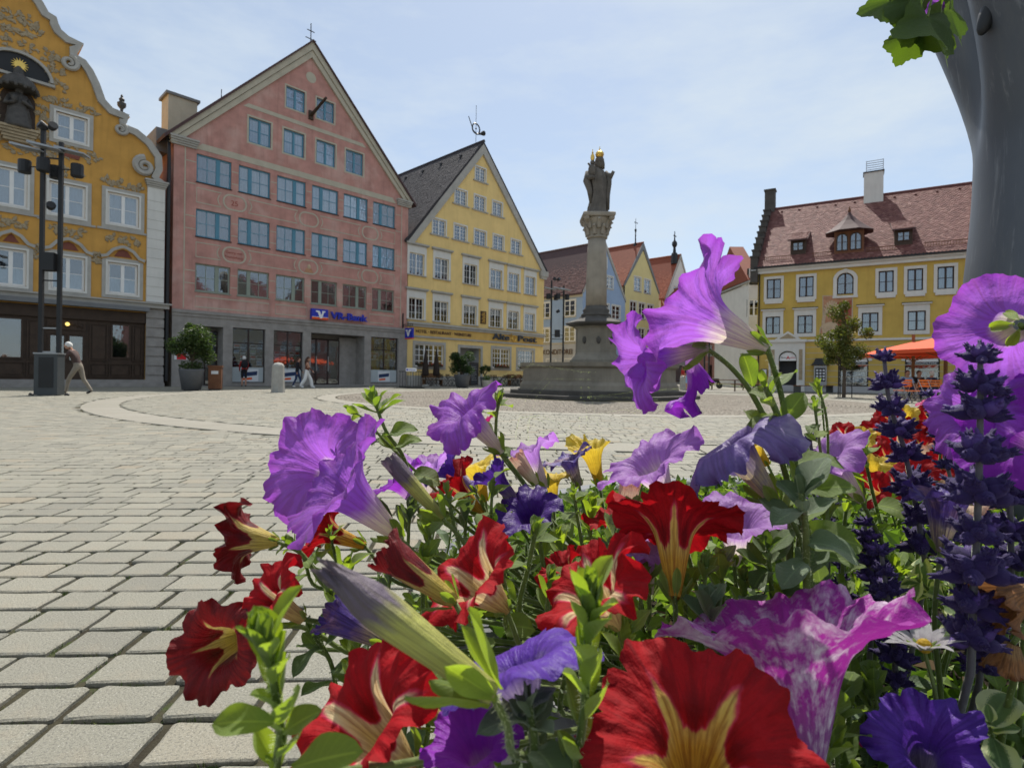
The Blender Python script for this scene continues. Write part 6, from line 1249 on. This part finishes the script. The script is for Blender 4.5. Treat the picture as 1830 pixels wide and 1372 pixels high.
flower('big purple petunia standing highest, in front of the ochre house',(1372,624,.338),(1276,576,.352),.050,P,74,.18,.34,12,(0,14,0,-6,-6),(1.05,.9,1.0,1.15,1.2),14,r1=.011,seed=78,via=[(1395,700,.352),(1412,790,.355),(1432,890,.36)],res=1.6,hairs=240,sr=.002)
flower('purple ruffled petunia pointing left before the fountain, on long curved stem',(1262,622,.37),(1140,648,.36),.027,P,84,.26,.6,25,(10,-10,15,0,5),(1.1,.9,1.1,1,1),20,r1=.0085,seed=81,via=[(1305,655,.37),(1345,705,.368),(1385,790,.365),(1412,890,.365)],res=1.5,hairs=240,sr=.0019)
flower('wilted purple petunia dangling limp below the highest one',(1232,640,.40),(1245,672,.40),.024,'petal_deep',20,.5,.8,0,(0,-10,0,10,0),(.5,.5,.5,1.5,1.2),10,seed=83,stem=False,sep=0)
flower('pale lilac petunia with white sheen left of wilted blue bell',(1196,890,.385),(1162,835,.38),.034,LI,82,.2,.45,20,(0,10,10,-10,0),(1.1,1.2,1,.9,1.),18,seed=85,r1=.011,res=1.3)
flower('wilted slate-blue petunia bell drooping beside the tall stem',(1388,900,.345),(1305,788,.352),.032,'petal_faded',126,.25,.7,8,(10,-10,25,10,-15),(1.25,1.,1.1,1.2,1.1),38,r1=.011,seed=87,via=[(1420,940,.345),(1440,1000,.35)],res=1.4)
flower('red petunia with yellow rays seen from the side, opening upward',(1206,1068,.318),(1203,948,.345),.036,'petal_red',76,.15,0.51,-18,(0,0,5,0,8),(1.05,1,1,1.05,1),12,r1=.0105,seed=91,res=1.5,via=[(1208,1110,.33),(1205,1180,.35)])
flower('lilac petunia behind the red one with yellow rays, pale tube',(1312,1008,.40),(1316,936,.395),.031,LI,74,.18,.35,0,seed=93,r1=.011,via=[(1316,1050,.4),(1320,1120,.42)])
flower('pale violet petunia under the red one with yellow rays',(1160,1060,.37),(1152,992,.37),.022,LI,80,.2,.4,40,seed=95)
flower('pink and white marbled petunia, large and near, right of the red one',(1450,1420,.262),(1410,1180,.276),.047,'petal_sky',38,.13,.28,8,(0,6,0,8,30),(1.05,1.1,1.0,.9,1.1),14,r1=.020,seed=97,res=1.7,sep=0,via=[(1432,1385,.21),(1440,1450,.22)])
flower('big scarlet petunia with dark rays facing the viewer at the bottom',(1240,1420,.215),(1250,1355,.202),.037,'petal_red',72,.13,.30,-54,(0,5,0,10,0),(1.05,1.0,1.05,1,1),20,r1=.012,seed=99,res=1.7,sep=0)
flower('crumpled red and cream petunia at the bottom, left of fuzzy shoots',(735,1372,.235),(640,1290,.22),.024,'petal_redpink',76,.2,1.00,12,(10,0,30,-10,0),(1.2,1,1.1,.9,1),40,r1=.012,seed=103,res=1.3)
flower('crimson crumpled petunia behind the bottom red and cream one',(790,1290,.28),(720,1235,.28),.022,'petal_redpink',70,.25,1.00,50,seed=104)
flower('violet petunia petal at the bottom edge between fuzzy shoots',(880,1420,.22),(852,1345,.215),.020,'petal_deep',58,.2,.35,0,seed=106,sep=0)
flower('indigo petunia with frilled rim at the lower right, facing viewer',(1650,1395,.31),(1652,1340,.285),.026,'petal_indigo',70,.22,.85,10,seed=108,res=1.3,sep=0)
flower('drooping mottled indigo bud left of the fuzzy near shoot',(690,1150,.30),(612,1105,.30),.016,'petal_wilt_purple',25,.4,.8,0,(0,0,30,0,0),(1,1,1.6,.8,.8),20,seed=110,r1=.008)
flower('large light purple petunia at right edge under the grey tower',(1824,580,.300),(1794,592,.335),.026,P,80,.15,.3,30,(0,10,0,0,10),(1.2,1,1,1.1,1),18,r1=.011,seed=112,via=[(1860,660,.35),(1850,800,.36)],res=1.4,sepm='leaf_bright')
flower('purple petunia hanging below it, left of thick salvia spike',(1790,750,.36),(1738,735,.352),.027,P,88,.2,.42,12,(10,0,30,0,0),(1.3,1,1,1.1,.9),25,r1=.01,seed=114,via=[(1830,820,.37),(1840,900,.38)],res=1.3)
flower('vivid purple petunia cut by right image edge, facing left',(1900,820,.33),(1835,770,.32),.031,'petal_deep',84,.14,.3,50,(0,0,0,0,0),(1,1.1,1,1,1),18,r1=.011,seed=116,via=[(1890,900,.34),(1880,1000,.36)],res=1.4)
flower('slender purple petunia with tan tube right of the tall stems',(1540,895,.42),(1478,815,.42),.026,LI,88,.2,.4,30,(0,0,40,0,0),(1,.6,1,.7,1.3),20,seed=118,r1=.009)
flower('withered petunia, brown at base and violet on top, by salvia',(1680,985,.37),(1690,900,.37),.020,'petal_wilt_purple',42,.3,.8,0,(0,20,0,-20,0),(1,1,1,1.2,.8),30,seed=120,r1=.010)
flower('dried brown petunia at the right edge near thick salvia spike',(1850,1050,.30),(1800,1070,.30),.016,'petal_wilt_brown',30,.4,.9,0,seed=122,r1=.009,nm='dried_flower')
flower('crumbling tan dead blossom below the dried brown one',(1810,1150,.31),(1800,1185,.31),.010,'petal_wilt_brown',20,.5,1.2,0,seed=124,r1=.008,nm='dried_flower',sep=0)
flower('magenta blossom fragment behind the bud beside upswept petunia',(880,790,.5),(868,758,.5),.012,'petal_magenta',60,.3,.4,0,seed=126)
flower('small magenta blossom on the ground at lower right',(1585,1360,.36),(1570,1335,.36),.010,'petal_magenta',60,.3,.4,0,seed=127,sep=0)
flower('peach closed blossom standing left of the crimson one',(1112,940,.43),(1122,885,.43),.012,'petal_peach',8,.3,.4,0,seed=128,r1=.007,curl=-10)
flower('white closed petunia bud on stem in the middle of bed',(958,865,.45),(930,828,.45),.010,'petal_peach',2,.3,.3,0,seed=129,r1=.006,curl=-10)
flower('greenish closed petunia bud rising right of the lower left trumpet',(790,925,.38),(710,838,.375),.012,'petal_wilt_grey',-3,.3,.2,0,seed=130,r0=.003,r1=.0058,curl=-4,twist=.8,via=[(830,970,.385),(870,1040,.39)])
flower('red petunia with yellow throat left of the tall right stem',(1110,985,.44),(1095,935,.44),.022,'petal_red',66,.2,0.72,0,seed=132)
# mass of small blooms at the back right
rb=random.Random(77); k=0
spots=[(1505,775),(1540,785),(1570,770),(1600,790),(1625,765),(1648,800),(1670,775),(1580,815),(1615,835),(1560,840),(1530,815),(1640,850),(1690,830),(1715,800),(1740,820),(1660,820),(1600,870),(1560,875),(1700,865),(1525,860),(1620,745),(1660,750),(1750,860),(1780,830),(1800,860),(1735,890),(1585,745),(1490,840)]
for (px,py) in spots:
    Y=max(.5,min(1.05,.62+(900-py)/300.+rb.uniform(-.04,.08))); m=rb.choice(['petal_red','petal_redpink','petal_redpink','petal_red','petal_yellow','petal_peach'])
    flower(near_label('small %s petunia'%{'petal_red':'red','petal_redpink':'crimson and cream','petal_yellow':'yellow','petal_peach':'peach'}[m],px,py),(px+rb.uniform(5,25),py+22/Y*.7,Y+.02),(px,py,Y),.021+rb.random()*.006,m,rb.uniform(55,90),.18,.45,rb.uniform(0,72),seed=200+k,group='small blooms massed at back right',res=.6,hairs=0,sr=.0013); k+=1
for j,(px,py,m) in enumerate([(1695,755,'petal_magenta'),(1655,722,'petal_magenta'),(1668,705,'petal_deep')]): flower('small %s blossom at the top of the back right mass, %s'%(('magenta','magenta','violet')[j],('lowest of three','left of the salvia tip','topmost')[j]),(px+10,py+20,.8),(px,py,.8),.012,m,80,.1,.3,0,seed=240+j,res=.6,hairs=0)
# ================================================================== leafy shoots
shoot('leafy bud cluster rising above the leftmost purple petunia',[(668,712,.425),(690,770,.425),(718,810,.43),(745,870,.44)],.0017,.024,4,11,seed=301,explicit=[(692,778,.422,.8,-.2,.5,.024,2),(705,800,.42,.9,-.3,.7,.022,2)])
shoot('curled bud stalk beside the leafy cluster over leftmost petunia',[(628,732,.43),(655,752,.43),(690,790,.43)],.0012,.016,2,5,seed=302,spread=.5)
shoot('upright green buds beside the upswept purple petunia',[(893,712,.44),(887,750,.44),(890,800,.44),(925,850,.445)],.0015,.018,5,7,seed=303,spread=.5)
shoot('tall right stem with broad leaf pairs below the highest petunia',[(1368,690,.35),(1395,755,.352),(1425,850,.356),(1440,960,.36),(1445,1060,.37)],.0026,.026,8,5,seed=304,hairs=420,explicit=[(1345,690,.35,-.3,-.3,.9,.022,0),(1395,760,.352,.5,-.2,.9,.026,0),(1405,770,.352,-.9,-.3,.5,.026,2),(1440,880,.355,.8,-.5,.5,.03,2),(1432,970,.352,.7,-.6,.5,.036,4),(1430,875,.352,-.7,-.4,.6,.03,1)])
shoot('second tall stem with small round leaves right of the first',[(1455,720,.42),(1462,770,.42),(1470,840,.43),(1480,930,.44)],.0013,.015,6,6,seed=305)
shoot('bright bud pair on thin stem near the right stems',[(1462,690,.38),(1475,735,.38),(1480,800,.39)],.001,.014,2,5,'leaf_bright',306,spread=.4)
shoot('fuzzy bright green shoot at lower left, very near the lens',[(478,1150,.165),(490,1220,.166),(502,1300,.17),(515,1390,.18)],.0015,.0165,18,12,'leaf_bright',307,500,upb=(1.1,2.2),spread=.3,clk=1.05,lv=(3,5,1),explicit=[(490,1290,.162,-.9,-.3,.25,.017,0),(505,1310,.165,.75,-.2,.7,.014,0),(520,1372,.16,.95,-.1,.4,.021,0)])
shoot('fuzzy bright green shoot in front of the indigo petunia',[(1055,1075,.19),(1050,1160,.192),(1045,1260,.195),(1040,1390,.205)],.0017,.0185,20,12,'leaf_bright',308,500,upb=(1.1,2.2),spread=.32,clk=1.05,lv=(3,5,1))
shoot('broad grey-green leaf tuft at the bottom centre',[(945,1260,.205),(955,1320,.206),(960,1400,.21)],.002,.020,6,9,'leaf_bluegreen',309,200)
shoot('upright buds on thick stem in front of the dark violet petunia',[(958,945,.33),(945,1010,.332),(935,1100,.34)],.0018,.020,3,7,seed=310,spread=.4)
shoot('round leafed bud shoot left of the upright buds',[(890,1000,.31),(905,1060,.312),(912,1130,.32)],.0016,.018,4,6,seed=311,spread=.7)
shoot('small shoot standing between greenish bud and upright buds',[(880,870,.42),(878,930,.42),(885,1010,.43)],.0014,.017,4,6,seed=312,spread=.5)
shoot('leafy shoot behind the greenish closed bud',[(800,885,.40),(815,950,.40),(850,1040,.41)],.0017,.022,5,6,seed=313)
shoot('shoot with dark leaves in front of the peach blossom',[(1025,880,.43),(1035,940,.43),(1050,1010,.43)],.0016,.020,5,7,seed=314)
shoot('leafy shoot left of red petunia with yellow rays',[(1130,905,.38),(1100,960,.385),(1060,1030,.39)],.0017,.022,5,6,seed=315)
shoot('cluster of upright leaves right of red petunia tube',[(1262,1010,.33),(1258,1060,.33),(1255,1130,.34)],.0016,.018,3,10,seed=316,spread=.6)
shoot('dark leafy shoot below the wilted blue bell',[(1372,980,.35),(1378,1040,.355),(1385,1120,.36)],.0018,.026,5,7,'leaf_deep',317)
shoot('broad leafed stem right of the wilted blue bell',[(1432,880,.32),(1440,950,.325),(1442,1050,.335)],.0024,.030,6,6,'leaf_bluegreen',318,300)
shoot('bright green shoot with long stalk left of the first salvia spike',[(1540,790,.43),(1555,860,.43),(1575,960,.44)],.0015,.022,5,6,'leaf_bright',319)
shoot('leafy tuft left of the hanging red trumpet stem',[(515,965,.41),(540,990,.41),(570,1050,.42)],.0015,.014,6,12,seed=320)
shoot('pale narrow leafed tuft below the leftmost petunias',[(590,950,.45),(600,1000,.45),(620,1070,.45)],.0013,.016,5,9,seed=321)
shoot('leafy shoot between dark red star and the grey bud',[(560,1130,.33),(590,1180,.335),(620,1250,.34)],.0016,.022,6,6,'leaf_deep',322)
shoot('single seed bud on wiry stem at right, before the paving',[(1465,700,.5),(1470,735,.5),(1475,800,.51)],.001,.014,3,5,'leaf_bright',323,spread=.35)
shoot('variegated scalloped plant right of salvia spikes',[(1640,1035,.40),(1665,1060,.40),(1700,1120,.41)],.0014,.026,5,5,'leaf_variegated',324,60,lv=(4,2,4),nm='variegated_plant')
shoot('variegated pale leaves in the lower right corner',[(1770,1290,.32),(1775,1330,.325),(1780,1400,.33)],.0015,.026,5,5,'leaf_variegated',325,60,lv=(4,2,4),nm='variegated_plant')
shoot('variegated leaves near the top right salvia',[(1700,990,.42),(1710,1030,.42),(1720,1090,.43)],.0014,.028,4,5,'leaf_variegated',326,60,lv=(4,2),nm='variegated_plant')
rq=random.Random(31)
for k in range(46):
    px=rq.uniform(560,1800); py=rq.uniform(860,1260); Y=max(.26,min(.8,.62-(py-860)*.00075+rq.uniform(-.03,.08)))
    shoot(near_label('leafy filler shoot',px,py),[(px,py,Y),(px+rq.uniform(-10,10),py+50,Y),(px+rq.uniform(-15,15),py+110,Y+.01)],.0014,rq.uniform(.016,.026),5,7,rq.choice(['leaf_petunia','leaf_petunia','leaf_bright','leaf_deep','leaf_bluegreen']),400+k,0,'filler shoots in the bed',spread=rq.uniform(.5,1))
rq=random.Random(58)
for k,(px,py,Y) in enumerate([(735,905,.44),(770,930,.42),(835,905,.43),(905,915,.42),(965,900,.44),(1000,960,.40),(1060,900,.45),(1095,955,.41),(760,990,.38),(700,1010,.40),(850,1080,.33),(985,1030,.34),(1020,1110,.29),(640,1130,.33),(700,1180,.31),(760,1230,.29),(1150,1030,.36),(1290,1000,.37),(1330,1030,.36),(1270,1075,.31),(1225,1040,.34),(1335,1090,.34),(1395,1060,.36),(1480,900,.42),(1500,960,.41),(1520,840,.47),(1560,930,.43),(1600,1010,.42),(1465,1030,.38),(1510,1120,.36),(1640,960,.45),(1700,1010,.43),(1560,1210,.33),(1500,1250,.31),(1480,1320,.28),(620,1010,.40),(590,1040,.40),(1120,1130,.29),(670,1290,.25),(800,1340,.23)]):
    m=rq.choice(['leaf_petunia','leaf_bright','leaf_bright','leaf_petunia','leaf_bluegreen']); nl=rq.choice([5,6,7])
    shoot(near_label('upright %s shoot'%{'leaf_petunia':'green','leaf_bright':'bright green','leaf_bluegreen':'grey-green'}[m],px,py),[(px,py,Y),(px+rq.uniform(-8,8),py+22/Y,Y),(px+rq.uniform(-14,14),py+48/Y,Y+.01)],.0016,rq.uniform(.017,.024),nl,8,m,700+k,120 if Y<.4 else 0,'upright shoots in the bed',upb=(.7,1.6),spread=rq.uniform(.35,.7),lv=(0,1,3,0,1))
# ================================================================== salvia spikes
def budm(i):
    def f():
        mb=MB(); rr=random.Random(i)
        for k in range(20):
            a=2*PI*k/20*2.0+rr.uniform(-.25,.25); el=rr.uniform(-.15,.35) if k%2 else rr.uniform(.5,1.05); d=Vector((math.cos(a)*math.cos(el),math.sin(a)*math.cos(el),math.sin(el))); q=d.to_track_quat('Z','Y').to_matrix(); mb.cm=1 if rr.random()<.2 else 0
            l=rr.uniform(.8,1.1); mb.ball(d*.52,.38*l,7,6,(.8,.8,1.1),q); mb.ball(d*.86*l,.19,6,5,(.9,.9,.85),q)
            for w_ in range(3): e=(d+Vector((rr.uniform(-.6,.6),rr.uniform(-.6,.6),rr.uniform(-.3,.7)))).normalized(); mb.tube([d*.82*l,d*.95*l+e*.14,d*1.0*l+e*.27],[.085,.07,.015],5)
        return mb.mesh('whorl',['salvia','salvia_light'],True)
    return cmesh(('whorl',i),f)
def spike(label,path,whorls,size,seed):
    pts=smooth([at(*p) for p in path],6); e=soilpt(pts[-1],.8,seed); pts+=smooth([pts[-1],pts[-1].lerp(e,.5),e],3)[1:]; b=pts[-1]; t=thing('salvia_spike',label,'flower',b,0,'dark purple salvia spikes'); stemmesh([p-b for p in pts],.0013,.0022,0,seed,'stem','stem_grey',t)
    N=(len(path)-1)*6; rr=random.Random(seed)
    for k in range(whorls):
        f=(k/(whorls))**.92; i=f*N; a=min(int(i),N-1); p=pts[a].lerp(pts[a+1],i-a); d=(pts[a]-pts[a+1]).normalized(); s_=size*1.12*(.62+.5*min(1,k/3.)); o=ob('whorl',budm(rr.randrange(4)),t); x=d.orthogonal().normalized(); d=(d+Vector((rr.uniform(-.18,.18),rr.uniform(-.18,.18),0))).normalized(); x=d.orthogonal().normalized(); x=Matrix.Rotation(rr.random()*6.28,3,d)@x; y=d.cross(x); s_*=rr.uniform(.85,1.15)
        m=Matrix((x*s_,y*s_,d*s_*.95)).transposed().to_4x4(); m.translation=p-b; o.matrix_local=m
    return t
spike('dark purple salvia spike in front of the orange parasols',[(1580,640,.40),(1590,720,.40),(1615,800,.405),(1640,920,.41),(1655,1020,.415)],8,.0108,501)
spike('tallest and thickest salvia spike near the right edge',[(1752,640,.30),(1752,740,.30),(1748,900,.30),(1740,1060,.305),(1735,1200,.31)],9,.0118,502)
spike('salvia spike cut by the right edge behind the thickest one',[(1790,640,.37),(1800,760,.37),(1805,900,.37),(1808,1060,.38)],8,.0118,503)
spike('small distant salvia tip left of the hanging purple petunia',[(1658,705,.62),(1672,745,.62),(1685,800,.62),(1700,860,.62)],6,.009,504)
spike('low salvia spike left of the first parasol spike',[(1448,785,.44),(1455,840,.44),(1470,900,.44),(1480,980,.45)],6,.008,505)
spike('salvia spike between marbled petunia and the white daisy',[(1575,985,.37),(1585,1060,.37),(1598,1150,.375),(1600,1260,.38)],7,.009,506)
spike('short salvia spike above the variegated plant',[(1545,935,.42),(1555,990,.42),(1560,1060,.42)],5,.0085,507)
spike('salvia spike rising through the withered petunia',[(1680,880,.5),(1690,960,.5),(1700,1060,.5)],6,.009,508)
spike('low salvia spike right of the white daisy',[(1765,1000,.34),(1760,1100,.345),(1750,1220,.35)],8,.0095,509)
spike('salvia spike low in the gap behind the marbled petunia',[(1500,1010,.44),(1510,1070,.44),(1520,1140,.45)],5,.008,510)
# ================================================================== daisy
b=at(1652,1160,.315); da=thing('daisy','white daisy among the salvia spikes, right of the marbled petunia','flower',b); ax=Vector((-.1,.15,.95)).normalized(); e0=ax.orthogonal().normalized()
for k in range(13):
    e=Matrix.Rotation(k*2*PI/13+.1*math.sin(k*5),3,ax)@e0; o=ob('petal',cmesh(('daisy',k%3),lambda:leafmesh(.30,.3,.35+.15*(k%3),.2,.8,k).mesh('petal','petal_daisy',True)),da); place(o,b+e*.003,e*.9+ax*.65,ax,.021,1,b)
for k in range(8): e=Matrix.Rotation(k*.785,3,ax)@e0; o=ob('sepal',leafm(5,'leaf_bright'),da); place(o,b,e*.7+ax*.5,-ax,.009,1,b)
MB().ball((0,0,.002),.004,10,7).build('disc','petal_yellow',da); e=soilpt(b,.8,9); stemmesh([p-b for p in smooth([b,b-ax*.03,e],5)],.001,.0014,0,1,'stem','stem_green',da)
# ================================================================== grey flower tower at the right
TW=Vector((.80,.74,0)); tw=thing('flower_tower','tall grey plastic flower tower with flared pockets at the right edge','planter tower',TW)
t=NT('tower_plastic'); o=t.coord(); ct=t.ramp(t.noise(o,5,4),[(.3,(.06,.068,.084)),(.7,(.09,.10,.12))]); ct=t.mix(t.ramp(t.noise(t.map(o,(30,30,2.5)),3,4,.7),[(.58,0.),(.72,.6)]),ct,(.22,.23,.25)); ct=t.mix(t.ramp(t.noise(t.map(o,(60,60,60)),2,2,.8),[(.74,0.),(.78,.7)]),ct,(.02,.02,.025)); ct=t.mix(t.ramp(t.noise(t.map(o,(9,9,1.2)),2,5,.7),[(.5,0.),(.75,.4)]),ct,(.16,.155,.14)); t.bump(t.noise(o,400,2),.06,.002); MT['tower']=t.base(ct,.42,.45)
mb=MB(); nz_=60; na=120; ang0=math.atan2(-TW.y,-TW.x)
for i in range(nz_+1):
    z=.5+i/nz_*1.1
    for k in range(na):
        a=2*PI*k/na; rel=(a-ang0+.55)%(2*PI); lobe=abs(math.cos(2.5*(rel)))**.8
        r=.150+.012*math.exp(-((z-.9)/.12)**2)-.02*max(0,.72-z)/.22
        fl=max(0,z-1.13)/.2; r+=.058*min(1.6,fl)**1.2*(.05+.95*lobe)-(.02*min(1,fl)*(1-lobe))
        mb.v.append((r*math.cos(a),r*math.sin(a),z))
for i in range(nz_):
    for k in range(na): mb.face((i*na+k,i*na+(k+1)%na,(i+1)*na+(k+1)%na,(i+1)*na+k))
mb.build('tower_body','tower',tw,True)
for rel in(.55,1.2,-.1,-.7): 
    a=ang0+rel; q=Vector((math.cos(a),math.sin(a),-.35)); o=MB().ball((0,0,0),.02,14,10,(.55,.5,1.7)).build('drain_slot','metal_black',tw,True,loc=(math.cos(a)*.182,math.sin(a)*.182,1.285)); o.rotation_euler=(0,-.35*math.cos(a),0)
# geranium hanging from the tower pocket
g0=at(1690,-40,.60); ge=thing('geranium','hanging geranium with lobed green leaves at the top right','plant',g0)
def gmesh(seed):
    mb=MB(); n=60; rr=random.Random(seed); mb.v.append((0,0,0)); ph=rr.random()*6
    for ring in(.5,1.):
        for k in range(n+1): 
            a=-2.75+5.5*k/n; r=ring*(1+.13*math.cos(5*a)+.045*math.cos(21*a)); mb.v.append((r*math.sin(a)*.55,.25+r*math.cos(a)*.55 if ring==1 else .12+r*math.cos(a)*.55,.10*ring*math.sin(3*a+ph)+.12*ring*ring*math.cos(2*a)))
    for k in range(n):
        mb.face((0,1+k,2+k),[(.5,0),(.3,.5),(.35,.5)]); mb.face((1+k,n+2+k,n+3+k,2+k),[(.25,.5),(.2,1),(.2,1),(.25,.5)])
    return mb.mesh('leaf','leaf_geranium',True)
for k,(px,py,Y,dx,dz,s_,ty) in enumerate(((1668,-25,.60,-.25,-1,.048,.3),(1690,5,.59,-.1,-1,.062,-.35),(1712,10,.605,.25,-1,.058,.2),(1622,-25,.61,-.5,-1,.042,-.1),(1660,35,.60,-.25,-1,.036,.5),(1648,-40,.62,.2,-.8,.045,.0),(1730,-10,.62,.3,-.9,.05,.1))):
    o=ob('leaf',cmesh(('ger',k%4),lambda:gmesh(k)),ge); p=at(px-32,py+26,Y); place(o,p,(dx,ty,dz),(.25,-.9,.3+.2*k%1),s_,1,g0)
    mb=MB(); mb.tube([p-g0,(p-g0)*.4+Vector((0,0,.03)),Vector((.06,.03,.05))],.0012,6); mb.build('stalk','stem_green',ge)
flower('purple geranium petal glowing behind the hanging leaves at top right',(1690,-40,.63),(1650,10,.625),.020,P,70,.3,.3,0,seed=140,stem=False,sep=0,nm='geranium_blossom')
# ================================================================== dense foliage low in the bed
fl=MB(); rf=random.Random(99)
for k in range(12500):
    a=rf.random()*6.283; r=.575*rf.random()**.5; x=PC.x+r*math.cos(a); y=PC.y+r*math.sin(a)
    if y<.2 or math.hypot(x,y)<.26: continue
    px=915+x/y*1000; top=.625+.03*noise.noise(Vector((x*14,y*14,1)))+(.02 if px<1400 else -.005)+(min(.05,max(0,y-.55)*.12) if px>1400 else -min(.05,max(0,y-.5)*.1))-(.05 if (px>1430 and y<.5) else 0)-.10*max(0,(r-.46)/.115)**2
    z=SOIL-.0+(top-SOIL)*rf.random()**.55; p=Vector((x,y,z)); s_=rf.uniform(.011,.027)
    u=Vector((rf.gauss(0,1),rf.gauss(0,1),rf.gauss(.35,.7))).normalized(); v=Matrix.Rotation(rf.random()*6.28,3,u)@u.orthogonal().normalized(); nn=u.cross(v); w_=s_*rf.uniform(.22,.36); fl.cu=(rf.random()**1.2,rf.random()); 
    fl.add([p,p+u*s_*.45+v*w_+nn*w_*.35,p+u*s_*.5,p+u*s_*.45-v*w_+nn*w_*.35,p+u*s_-nn*s_*.12],[(0,2,1),(0,3,2),(1,2,4),(2,3,4)])
fo_=fl.build('bedding_foliage','foliage',None,kind='stuff',label='dense small green foliage covering the soil of the planter',cat='foliage')
dl=MB()
for k in range(500):
    a=rf.random()*6.283; r=.48*rf.random()**.5; p=Vector((PC.x+r*math.cos(a),PC.y+r*math.sin(a),SOIL+rf.uniform(.01,.04))); u=Vector((rf.gauss(0,1),rf.gauss(0,1),rf.gauss(0,.4))).normalized()*rf.uniform(.006,.018); v=u.orthogonal().normalized()*.004; dl.cu=(rf.random(),0); dl.add([p-u,p+v,p+u,p-v],[(0,1,2,3)])
MT['litter']=rndmat('litter',[(0,(.06,.035,.02)),(.5,(.16,.10,.05)),(1,(.34,.24,.13))],.9,60,0,.1)
dl.build('dry_litter','litter',None,kind='stuff',label='dry brown petals and leaves scattered on the soil',cat='litter')
